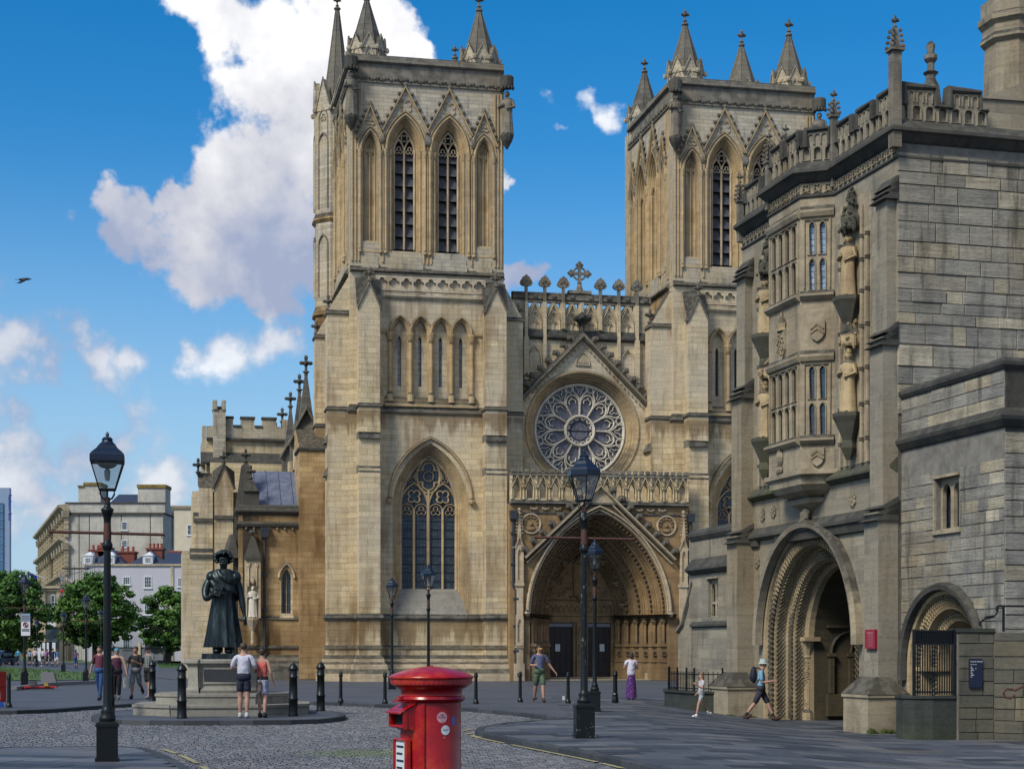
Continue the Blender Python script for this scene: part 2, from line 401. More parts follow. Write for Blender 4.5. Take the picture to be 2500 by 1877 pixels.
M['belfry'] = stone('limestone_grey', (.51, .46, .36), (.385, .35, .28), (.50, .40, .24), bw=.5, bh=.2, mortar=(.20, .175, .13), st_amt=.25, stain=(.3, .19, .07), soot=.5, msz=.006)
M['trim'] = stone('limestone_trim', (.60, .475, .31), (.47, .365, .23), (.42, .35, .25), ashlar=False, st_amt=.35, soot=.3)
M['warm'] = stone('sheltered_stone', (.56, .41, .22), (.43, .31, .16), (.36, .29, .19), ashlar=False, st_amt=.3, soot=.3)
M['trimg'] = stone('weathered_trim', (.24, .218, .175), (.125, .116, .096), (.24, .195, .125), ashlar=False, st_amt=.15, soot=.55)
M['dark'] = stone('sooty_stone', (.085, .082, .07), (.05, .05, .044), (.10, .092, .072), ashlar=False, st_amt=.1, soot=.5, top=.5)
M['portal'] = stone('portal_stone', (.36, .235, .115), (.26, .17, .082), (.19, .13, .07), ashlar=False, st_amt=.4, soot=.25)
M['spire'] = stone('spire_stone', (.15, .14, .118), (.09, .087, .077), (.19, .17, .125), bw=.7, bh=.3, st_amt=0, soot=.45, top=.35, mortar=(.05, .048, .042))
M['gate'] = stone('gatehouse_ashlar', (.32, .285, .215), (.21, .192, .155), (.31, .25, .155), bw=.85, bh=.33, st_amt=.3, stain=(.14, .085, .04), soot=.45, mortar=(.27, .255, .21))
M['gatew'] = stone('gatehouse_dressing', (.40, .33, .22), (.29, .24, .165), (.23, .205, .155), ashlar=False, st_amt=.3, soot=.3)
M['block'] = stone('gatehouse_block', (.34, .32, .27), (.235, .225, .195), (.33, .28, .19), ashlar=False, st_amt=.35, stain=(.16, .11, .05), soot=.65, rough=1, rnd=True)
M['mortar'] = plain('old_mortar', (.19, .175, .145), .95, var=.3, scale=4, bump=.5)
M['carve'] = stone('carved_norman_stone', (.50, .38, .21), (.37, .275, .155), (.27, .215, .135), ashlar=False, st_amt=.3, soot=.3)
M['mossdark'] = stone('damp_dark_stone', (.05, .055, .048), (.035, .04, .036), (.06, .07, .035), ashlar=False, st_amt=0, soot=.4, top=.6)
M['lead'] = plain('lead_sheet', (.13, .15, .21), .5, .1, .3, 3, .15)
M['black_iron'] = plain('black_iron_paint', (.005, .007, .008), .4, 0, .5, 18, .2, spec=.35)
M['blue_lamp'] = plain('dark_blue_paint', (.006, .015, .034), .35, 0, .25, 10, .1, spec=.4)
M['rust'] = plain('rusty_brown_paint', (.075, .028, .018), .7, 0, .4, 20, .3)
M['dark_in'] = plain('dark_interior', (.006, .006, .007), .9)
M['white_stone'] = stone('pale_new_stone', (.74, .69, .57), (.68, .62, .50), (.58, .53, .42), ashlar=False, st_amt=.05, soot=.3, top=.3)
M['granite'] = plain('grey_granite', (.17, .17, .172), .8, 0, .25, 22, .4)
M['plinth'] = stone('plinth_stone', (.30, .285, .235), (.26, .245, .205), (.22, .21, .18), ashlar=False, st_amt=.1, soot=.3, top=.15)
def leaded(name, c1, c2, lead, bw, bh, rough=.12, spec=.8, msz=.012, diamonds=False):
    t = NT(name); V, nz, so = wallvec(t)
    br = t.n('ShaderNodeTexBrick', offset=0); br.inputs['Scale'].default_value = 1; br.inputs['Brick Width'].default_value = bw; br.inputs['Row Height'].default_value = bh; br.inputs['Mortar Size'].default_value = msz; br.inputs['Mortar Smooth'].default_value = .1
    br.inputs['Color1'].default_value = (*c1, 1); br.inputs['Color2'].default_value = (*c2, 1); br.inputs['Mortar'].default_value = (*lead, 1)
    if diamonds:
        mp = t.n('ShaderNodeMapping'); t.L.new(V, mp.inputs[0]); mp.inputs['Rotation'].default_value = (0, 0, R(45)); V = mp.outputs[0]
    t.L.new(V, br.inputs['Vector'])
    col = t.mix(t.step(t.noise(6, 5, .7), .45, .6), br.outputs['Color'], t.mix(.5, br.outputs['Color'], (.02, .03, .03)))
    tilt = t.n('ShaderNodeTexWhiteNoise')
    return t.out(col, t.math('MULTIPLY_ADD', br.outputs['Fac'], .5, rough), t.bump(t.math('ADD', t.math('MULTIPLY', t.noise(2.2, 2), .6), br.outputs['Fac']), .35, .02), 0, spec)
M['stained'] = leaded('stained_glass', (.035, .05, .07), (.06, .085, .11), (.006, .006, .008), .16, .19, .25, .6)
M['rosegl'] = leaded('rose_glass', (.15, .145, .175), (.27, .26, .30), (.05, .05, .06), .09, .09, .35, .5, .01, True)
M['quarry'] = leaded('leaded_light', (.02, .03, .045), (.04, .055, .075), (.012, .014, .018), .13, .17, .05, 1.0, .013)
M['skyglass'] = leaded('leaded_light_bright', (.28, .38, .5), (.42, .52, .62), (.03, .045, .07), .13, .17, .12, 1.0, .013)
M['pane'] = plain('window_glass', (.03, .045, .06), .06, 0, .2, 2, 0, 1.0)
M['louvre'] = None
def _louvre():
    t = NT('weathered_oak'); n = t.noise(3, 7, .7, stretch=(9, 9, .8)); n2 = t.noise(1.2, 3)
    c = t.ramp(n, [(.3, (.028, .028, .032)), (.55, (.10, .10, .11)), (.8, (.21, .21, .225))])
    return t.out(t.mix(t.step(n2, .3, .7), c, t.mix(.5, c, (.03, .03, .035))), .8, t.bump(n, .6, .02))
M['louvre'] = _louvre()
def glassmat(name, tint=(.9, .95, 1), rough=.03):
    t = NT(name); t.b.inputs['Transmission Weight'].default_value = .0
    tr = t.n('ShaderNodeBsdfTransparent'); tr.inputs[0].default_value = (*tint, 1)
    gl = t.n('ShaderNodeBsdfGlossy'); gl.inputs['Roughness'].default_value = rough
    fr = t.n('ShaderNodeFresnel'); fr.inputs[0].default_value = 1.5
    mx = t.n('ShaderNodeMixShader'); t.L.new(t.math('ADD', fr.outputs[0], .06), mx.inputs[0]); t.L.new(tr.outputs[0], mx.inputs[1]); t.L.new(gl.outputs[0], mx.inputs[2])
    t.L.new(mx.outputs[0], t.N['Material Output'].inputs[0]); return t.m
M['lampglass'] = glassmat('lamp_glass', (.78, .8, .8))
# ---------------------------------------------------------------- ground
def toned(name, stops, rough, bumps=.5, scale=30, dist=.006, wet=0, spec=.4, extra=None):
    t = NT(name); at_ = t.n('ShaderNodeAttribute', attribute_name='tone'); oi = t.n('ShaderNodeObjectInfo')
    f = t.math('FRACT', t.math('ADD', at_.outputs['Fac'], oi.outputs['Random']))
    geo = t.n('ShaderNodeNewGeometry'); P = geo.outputs['Position']
    c = t.ramp(f, stops)
    nz = t.noise(scale, 6, .7, vec=P); big = t.noise(.35, 5, .6, vec=P)
    c = t.mix(1.0, c, t.ramp(nz, [(.25, (.68,)*3), (.5, (1,)*3), (.8, (1.3,)*3)]), 'MULTIPLY')
    c = t.mix(1.0, c, t.ramp(big, [(.3, (.72, .73, .76)), (.5, (1,)*3), (.72, (1.25, 1.22, 1.16))]), 'MULTIPLY')
    sp = t.noise(2.6, 5, .7, vec=P); c = t.mix(1.0, c, t.ramp(sp, [(.34, (.62, .62, .64)), (.44, (1,)*3), (.66, (1.0,)*3), (.76, (1.28,)*3)]), 'MULTIPLY')
    if extra:
        d = t.n('ShaderNodeVectorMath', operation='DISTANCE'); t.L.new(P, d.inputs[0]); d.inputs[1].default_value = (*extra[0], 0)
        msk = t.math('MULTIPLY', t.step(t.math('MULTIPLY_ADD', nz, -.8, d.outputs['Value']), extra[1], .0), .75)
        c = t.mix(msk, c, (.07, .10, .03))
    return t.out(c, t.math('MULTIPLY_ADD', nz, .25, rough), t.bump(nz, bumps, dist), spec=spec)
M['sett'] = toned('granite_setts', [(0, (.038, .044, .056)), (.3, (.062, .07, .086)), (.6, (.085, .094, .112)), (.85, (.125, .13, .145)), (1, (.085, .068, .066))], .45, extra=(G(895, 1822), 1.1), spec=.5)
M['slab'] = toned('paving_slabs', [(0, (.030, .036, .044)), (.35, (.062, .070, .084)), (.7, (.085, .094, .108)), (.9, (.125, .13, .138)), (1, (.10, .09, .08))], .5, scale=14)
M['asphalt'] = toned('tarmac', [(0, (.072, .078, .09)), (1, (.072, .078, .09))], .6, scale=22)
M['joint'] = plain('sandy_joints', (.014, .015, .016), .95, var=.3, scale=9, bump=.5)
M['kerb'] = toned('granite_kerb', [(0, (.03, .033, .038)), (1, (.07, .073, .078))], .6)
M['yellow'] = plain('worn_yellow_paint', (.30, .27, .13), .8, var=.5, scale=20)
def mesh_np(name, verts, faces, mat, parent=None, tone=None, kind=None):
    me = bpy.data.meshes.new(name); me.from_pydata(verts, [], faces)
    if tone is not None:
        a = me.attributes.new('tone', 'FLOAT', 'FACE'); a.data.foreach_set('value', tone)
    me.materials.append(mat); o = bpy.data.objects.new(name, me); link(o, parent)
    if kind: o['kind'] = kind
    return o
def poly_sheet(name, pts, z, mat, follow=False, skirt=0):
    bm = bmesh.new()
    tri = tessellate_polygon([[Vector((x, y, 0)) for x, y in pts]])
    vs = [bm.verts.new((x, y, 0)) for x, y in pts]
    for t in tri:
        try: bm.faces.new([vs[i] for i in t])
        except ValueError: pass
    if follow:
        for k in range(12):
            x = 2.6+k*.5; bmesh.ops.bisect_plane(bm, geom=bm.verts[:]+bm.edges[:]+bm.faces[:], plane_co=(x, 0, 0), plane_no=(1, 0, 0))
        for y in (36, 37.5, 39, 40, 41, 52, 54, 56, 58, 60, 62, 64, 66): bmesh.ops.bisect_plane(bm, geom=bm.verts[:]+bm.edges[:]+bm.faces[:], plane_co=(0, y, 0), plane_no=(0, 1, 0))
    for v in bm.verts: v.co.z = z+(gh(v.co.x, v.co.y) if follow else 0)
    bmesh.ops.recalc_face_normals(bm, faces=bm.faces)
    for f in bm.faces:
        if f.normal.z < 0: f.normal_flip()
    me = bpy.data.meshes.new(name); bm.to_mesh(me); bm.free(); me.materials.append(mat)
    return link(bpy.data.objects.new(name, me))
def inside(p, poly):
    x, y = p; c = False; j = len(poly)-1
    for i in range(len(poly)):
        xi, yi = poly[i]; xj, yj = poly[j]
        if (yi > y) != (yj > y) and x < (xj-xi)*(y-yi)/(yj-yi)+xi: c = not c
        j = i
    return c
def smooth_line(pts, step=.9):
    """Catmull-Rom through the points, resampled"""
    P = [Vector((*p, 0)) for p in pts]; out = []
    for i in range(len(P)-1):
        p0 = P[max(i-1, 0)]; p1 = P[i]; p2 = P[i+1]; p3 = P[min(i+2, len(P)-1)]
        n = max(2, int((p2-p1).length/.25)); n = min(n, 60)
        for k in range(n):
            t = k/n
            out.append(.5*((2*p1)+(p2-p0)*t+(2*p0-5*p1+4*p2-p3)*t*t+(3*p1-p0-3*p2+p3)*t**3))
    out.append(P[-1]); res = [out[0]]; acc = 0
    for a, b in zip(out, out[1:]):
        acc += (b-a).length
        if acc >= step: res.append(b); acc = 0
    if (res[-1]-out[-1]).length > .1: res.append(out[-1])
    return [(p.x, p.y) for p in res]
ground = MB().add([(-1500,-60,-.6),(1500,-60,-.6),(1500,3000,-.6),(-1500,3000,-.6)], [(0,1,2,3)]).build('ground', M['asphalt']); ground['kind'] = 'structure'
far_line = [G(*p) for p in [(-500,1742),(0,1734),(130,1730),(240,1722),(380,1714),(560,1710),(800,1713),(940,1719),(1130,1726),(1300,1742),(1388,1753)]]
right_line = [G(*p) for p in [(1388,1753),(1300,1757),(1230,1763),(1180,1771),(1158,1779),(1175,1787),(1250,1803),(1450,1840),(1640,1884),(1850,1945),(2150,2060),(2500,2300)]]
FL = smooth_line(far_line); RL = smooth_line(right_line)
pave = FL+RL[1:]+[(40, 5), (120, 5), (120, 420), (-160, 420), (-160, FL[0][1])]
pavement = poly_sheet('pavement', pave, -.014, M['asphalt'], follow=True); pavement['kind'] = 'structure'
left_edge = smooth_line([G(*p) for p in [(-700,1830),(-200,1824),(0,1824),(200,1820),(330,1821),(385,1834),(430,1853),(475,1880),(560,1940),(640,2040)]])
leftpave = left_edge+[(-3, 5), (-25, 5)]
pavement_left = poly_sheet('near_pavement', leftpave, -.014, M['joint']); pavement_left['kind'] = 'structure'
isl_px = [(222,1748),(245,1755),(320,1758),(450,1759),(620,1758),(760,1756),(825,1750),(845,1744),(825,1737),(740,1731),(600,1729),(430,1729),(300,1733),(235,1741),(222,1748)]
island = smooth_line([G(*p) for p in isl_px], .7)[:-1]
statue_island = poly_sheet('statue_island', island, 0, M['asphalt']); statue_island['kind'] = 'structure'
def kerb_run(line, parent, closed=False, w=.16, inner=1):
    L = line+[line[0]] if closed else line
    for k, ((x0, y0), (x1, y1)) in enumerate(zip(L, L[1:])):
        dx, dy = x1-x0, y1-y0; l = math.hypot(dx, dy)
        if l < .2 or max(y0, y1) > 70: continue
        tx, ty = dx/l, dy/l; nx, ny = -ty*inner, tx*inner; g = .006
        a = (x0+tx*g, y0+ty*g); b = (x1-tx*g, y1-ty*g); z0, z1 = gh(x0, y0)+.004, gh(x1, y1)+.004
        q = .012
        m = MB().add([(a[0], a[1], -.3), (b[0], b[1], -.3), (b[0], b[1], z1-q), (a[0], a[1], z0-q), (a[0]+nx*q, a[1]+ny*q, z0), (b[0]+nx*q, b[1]+ny*q, z1), (b[0]+nx*w, b[1]+ny*w, z1), (a[0]+nx*w, a[1]+ny*w, z0), (a[0]+nx*w, a[1]+ny*w, -.3), (b[0]+nx*w, b[1]+ny*w, -.3)],
                     [(0,1,2,3),(3,2,5,4),(4,5,6,7),(7,6,9,8),(0,3,4,7,8),(1,9,6,5,2)])
        m.build('kerb_stone', M['kerb'], parent)
kerb_run(FL, pavement, inner=1); kerb_run(RL, pavement, inner=1)
kerb_run(left_edge, pavement_left, inner=-1); kerb_run(island, statue_island, closed=True, inner=1)
# cobbled road of small setts
road_poly = far_line+right_line[1:]+[(8.5, 9), (-14, 9)]+[(-34, 40)]
road = poly_sheet('cobbled_road', FL+RL[1:]+[(3, 6), (-30, 6), FL[0]], -.128, M['joint']); road['kind'] = 'structure'
def setts():
    w, l = .105, .185; rows = []
    a = R(-14); ca, sa = math.cos(a), math.sin(a)
    V = []; items = []
    RP = FL+RL[1:]+[(3, 6), (-30, 6), FL[0]]
    ISL = island; LP = leftpave
    pts = []
    for iy in range(-30, 470):
        off = .5 if iy % 2 else 0
        for ix in range(-180, 190):
            lx = (ix+off)*l+random.uniform(-.012, .012); ly = iy*w+10+random.uniform(-.006, .006)
            # gentle arcs in the laying
            ly += .10*math.sin(lx*.9)
            x = ca*lx-sa*ly; y = sa*lx+ca*ly
            if y < 13.5 or y > 55: continue
            px = 1250+F*x/y
            if px < -60 or px > 2560 or HOR+F*1.72/y > 2080: continue
            pts.append((x, y))
    pts = [p for p in pts if inside(p, RP) and not inside(p, ISL) and not inside(p, LP)]
    pts.sort(key=lambda p: p[1])
    def one(x, y, t):
        hw, hl = w/2-.006-random.uniform(0, .004), l/2-.007-random.uniform(0, .008)
        top = -.103+random.uniform(-.006, .006); ang = a+random.uniform(-.05, .05); c, s_ = math.cos(ang), math.sin(ang)
        tlx, tly = random.uniform(-.05, .05), random.uniform(-.06, .06)
        vs = []
        for (dx, dy, z) in ((-hl,-hw,top-.04),(hl,-hw,top-.04),(hl,hw,top-.04),(-hl,hw,top-.04),(-hl+.016,-hw+.016,top),(hl-.016,-hw+.016,top),(hl-.016,hw-.016,top),(-hl+.016,hw-.016,top)):
            zz = z+(dx*tlx+dy*tly if z == top else 0)
            vs.append((x+c*dx-s_*dy, y+s_*dx+c*dy, zz))
        return vs, [(4,5,6,7),(0,1,5,4),(1,2,6,5),(2,3,7,6),(3,0,4,7)]
    big = [p for p in pts if HOR+F*1.72/p[1] < 1895][:300]
    bs = set(big)
    for p in big:
        vs, fs = one(*p, 0); cx, cy = p
        mesh_np('sett', [(a_-cx, b_-cy, c_) for a_, b_, c_ in vs], fs, M['sett'], road).location = (cx, cy, 0)
    V, Fc, T = [], [], []
    for p in pts:
        if p in bs: continue
        vs, fs = one(*p, 0); b = len(V); V += vs; Fc += [tuple(i+b for i in f) for f in fs]; T += [random.random()]*5
    mesh_np('sett_field', V, Fc, M['sett'], road, T, 'stuff')
    print('setts', len(pts))
setts()
# paving slabs, right and left
def slabs(poly, parent, ang, x0, x1, y0, y1, l=.9, w=.6, n_ind=280, follow=True, excl=None):
    a = R(ang); c, s_ = math.cos(a), math.sin(a); items = []
    for iy in range(int(y0/w), int(y1/w)):
        off = random.uniform(0, l)
        for ix in range(int(x0/l)-6, int(x1/l)+8):
            lx, ly = ix*l+off, iy*w; x, y = c*lx-s_*ly, s_*lx+c*ly
            px = 1250+F*x/y if y > 0 else -999
            if -80 < px < 2600 and HOR+F*(1.62)/y < 1960 and inside((x, y), poly): items.append((x, y))
    items.sort(key=lambda p: p[1]); V, Fc, T = [], [], []
    for k, (x, y) in enumerate(items):
        hl, hw = l/2-.006, w/2-.006; dz = random.uniform(-.003, .002)
        cs = []
        for dx, dy in ((-hl,-hw),(hl,-hw),(hl,hw),(-hl,hw)):
            X, Y = x+c*dx-s_*dy, y+s_*dx+c*dy; cs.append((X, Y, (gh(X, Y) if follow else 0)+dz))
        if any(not inside(q[:2], poly) for q in cs): 
            # trim towards the slab's centre so that it stays behind the kerb
            cs2 = []
            for q in cs:
                f = 1
                while f > .1 and not inside((x+(q[0]-x)*f, y+(q[1]-y)*f), poly): f -= .1
                cs2.append((x+(q[0]-x)*f, y+(q[1]-y)*f, q[2]))
            cs = cs2
        vs = cs+[(a_, b_, z_-.04) for a_, b_, z_ in cs]; fs = [(0,1,2,3),(4,5,1,0),(5,6,2,1),(6,7,3,2),(7,4,0,3)]
        if k < n_ind: mesh_np('paving_slab', [(p[0]-x, p[1]-y, p[2]) for p in vs], fs, M['slab'], parent).location = (x, y, 0)
        else:
            b = len(V); V += vs; Fc += [tuple(i+b for i in f) for f in fs]; T += [random.random()]*5
    if V: mesh_np('slab_field', V, Fc, M['slab'], parent, T, 'stuff')
    print('slabs', len(items))
slabs([(x, y) for x, y in RL]+[(40, 5), (40, 60), (FL[-1][0], 60)], pavement, 9, -3, 22, 18, 58)
slabs(leftpave, pavement_left, -18, -16, 6, 12, 32, n_ind=120, follow=False)
# yellow lines painted on the setts along the kerb
def line_strip(pts, w=.09):
    L = smooth_line([G(*p, -.09) for p in pts], .25); m = MB(); z = -.088
    for i, (a, b) in enumerate(zip(L, L[1:])):
        if random.random() < .12: continue
        d = Vector((b[0]-a[0], b[1]-a[1])).normalized(); n = Vector((-d.y, d.x))*w/2
        m.add([(a[0]+n.x, a[1]+n.y, z), (b[0]+n.x, b[1]+n.y, z), (b[0]-n.x, b[1]-n.y, z), (a[0]-n.x, a[1]-n.y, z)], [(0,1,2,3)])
    return m.build('yellow_line', M['yellow'], road)
line_strip([(1132,1783),(1150,1779),(1180,1776),(1240,1769)]); line_strip([(1140,1788),(1156,1795),(1178,1799)]); line_strip([(1150,1796),(1230,1813),(1330,1833),(1430,1853),(1520,1874),(1600,1895)])
line_strip([(395,1827),(430,1838),(470,1856),(510,1880)])
# lawns and path on the green, far left
def lawnmat():
    t = NT('lawn'); geo = t.n('ShaderNodeNewGeometry'); P = geo.outputs['Position']
    n = t.noise(1.3, 6, .65, vec=P); c = t.ramp(n, [(.3, (.03, .07, .012)), (.55, (.055, .115, .022)), (.75, (.09, .15, .035))])
    d = t.noise(2.2, 3, .6, vec=P); d2 = t.noise(9, 2, .5, vec=P)
    c = t.mix(t.math('MULTIPLY', t.step(d, .5, .62), t.step(d2, .52, .62)), c, (.42, .44, .40))
    return t.out(c, .9, t.bump(n, .6, .05))
M['lawn'] = lawnmat(); M['grass'] = plain('grass_blades', (.05, .11, .02), .8, var=.4, scale=2)
lawns = []
for nm, pts in (('lawn', [(-300,1627),(0,1628),(110,1634),(235,1645),(252,1656),(200,1659),(0,1661),(-300,1663)]),
                ('lawn', [(-300,1600),(0,1609),(60,1610),(240,1620),(440,1625),(470,1634),(460,1607),(250,1600),(0,1598)]),
                ('lawn', [(382,1608),(455,1608),(475,1622),(455,1631),(390,1630)])):
    o = poly_sheet(nm, [G(*p) for p in pts], .02, M['lawn']); o['kind'] = 'structure'; lawns.append([G(*p) for p in pts])
gm = MB(); k = 0
while k < 9000:
    j = random.choice((0, 0, 1, 2)); P = lawns[j]; xs = [p[0] for p in P]; ys = [p[1] for p in P]
    p = (random.uniform(min(xs), max(xs)), random.uniform(min(ys), min(max(ys), 190)))
    if not inside(p, P): k += .02; continue
    a = random.uniform(0, 6.28); h = random.uniform(.05, .13); w = .03
    gm.add([(p[0]-w*math.cos(a), p[1]-w*math.sin(a), .02), (p[0]+w*math.cos(a), p[1]+w*math.sin(a), .02), (p[0]+random.uniform(-.05, .05), p[1], .02+h)], [(0,1,2)]); k += 1
tag(gm.build('grass', M['grass']), kind='stuff')
walk = poly_sheet('path', [G(*p) for p in [(-300,1613),(0,1614),(60,1616),(240,1640),(470,1662),(470,1634),(440,1625),(240,1619),(60,1611),(-300,1605)]], .006, M['asphalt']); walk['kind'] = 'structure'
kl = smooth_line([G(*p) for p in [(25,1684),(80,1677),(130,1672),(238,1668)]], 1.5); lk = MB()
tag(lk.band(kl, [(0, 0), (0, .14), (.25, .14), (.25, 0)]).build('raised_kerb', M['granite']), kind='structure')
# ---------------------------------------------------------------- the cathedral
CF = Frame(0, 89, 11.8)
cath = empty('cathedral', (0, 89, 0), R(11.8), 'golden limestone cathedral west front with twin pinnacled towers and rose window between them', 'cathedral')
def P(mb, name, mat, smooth=False, parent=None): 
    return mb.build(name, mat, parent or cath, smooth)
def rect(x0, x1, z0, z1): return [(x0, z0), (x1, z0), (x1, z1), (x0, z1)]
def finial_mesh(mb, x, y, z, h, leafy=True):
    """crossed leaf finial, h tall"""
    s_ = h
    mb.lathe([(.09*s_, 0), (.09*s_, .12*s_), (.16*s_, .16*s_), (.16*s_, .2*s_), (.07*s_, .25*s_), (.06*s_, .45*s_), (.12*s_, .5*s_)], 6, (x, y, z))
    for k in range(4):
        a = k*math.pi/2
        mb.sph((x+.2*s_*math.cos(a), y+.2*s_*math.sin(a), z+.6*s_), .13*s_, .13*s_, .1*s_, 6, 4)
    mb.sph((x, y, z+.6*s_), .13*s_, .13*s_, .16*s_, 6, 4); mb.sph((x, y, z+.85*s_), .10*s_, .10*s_, .14*s_, 6, 4)
def crocket(mb, x, y, z, s_, dx):
    """curled leaf leaning outwards"""
    mb.tube([(x, y, z), (x+dx*.6*s_, y, z+.5*s_), (x+dx*1.0*s_, y, z+.45*s_)], [.22*s_, .3*s_, .2*s_], 5)
    mb.sph((x+dx*1.0*s_, y, z+.3*s_), .26*s_, .3*s_, .22*s_, 6, 4)
def gable_cop(mb, cx, z0, hw, zt, w, v0, v1):
    mb.bar([(cx-hw, z0), (cx, zt), (cx+hw, z0)], w, v0, v1)
def ledge(mb, x0, x1, y0, y1, z, pr=.1, h=.22, eps=0):
    """projecting weathered string round a box (3 visible sides and the back)"""
    x0 -= eps; x1 += eps; y0 -= eps; y1 += eps
    mb.band([(x0, y1), (x0, y0), (x1, y0), (x1, y1), (x0, y1)][:4], [(-.02, z-h*.5-eps), (pr*.5, z-h*.45-eps), (pr, z-h*.25), (pr, z), (.0, z+h*.5+eps), (-.02, z+h*.5+eps)])
def figure(mb, x, y, z, h, seed=0, hat=0):
    """robed standing figure carved in stone, facing -y"""
    r = random.Random(seed)
    rows = []
    n = 20
    for zz, w, d, fold in ((0, .150, .11, .10), (.05, .145, .105, .10), (.3, .125, .095, .09), (.5, .12, .09, .07), (.58, .125, .09, .05), (.68, .14, .095, .04), (.76, .155, .095, .03), (.81, .13, .085, .01), (.84, .05, .05, 0)):
        rows.append([(x+h*w*math.cos(2*math.pi*k/n)*(1+fold*math.sin(k*2.4+seed)), y+h*d*math.sin(2*math.pi*k/n)*(1+fold*math.sin(k*2.4+seed)), z+h*zz) for k in range(n)])
    mb.loft(rows, closed=True)
    mb.lathe([(.035*h, .82*h), (.04*h, .86*h)], 8, (x, y, z))
    mb.sph((x, y-.005*h, z+.915*h), .055*h, .062*h, .075*h, 10, 8); mb.sph((x, y-.065*h, z+.905*h), .012*h, .018*h, .018*h, 5, 4)
    mb.sph((x, y+.02*h, z+.93*h), .066*h, .062*h, .07*h, 9, 6)
    if hat: mb.lathe([(.06*h, .95*h), (.075*h, 1.0*h), (.05*h, 1.05*h), (.01*h, 1.08*h)], 8, (x, y, z))
    for s_ in (-1, 1):
        ex = x+s_*.17*h; hx = x+s_*(.03 if s_ > 0 else .06)*h
        mb.tube([(x+s_*.12*h, y, z+.77*h), (ex, y-.02*h, z+.62*h), (hx, y-.11*h, z+(.66 if s_ < 0 else .58)*h)], [.045*h, .042*h, .028*h], 7)
        mb.sph((hx, y-.115*h, z+(.66 if s_ < 0 else .58)*h), .03*h, .025*h, .035*h, 6, 4)
        mb.sph((x+s_*.05*h, y-.09*h, z+.015*h), .03*h, .05*h, .02*h, 6, 4)
W = 8.12          # tower width
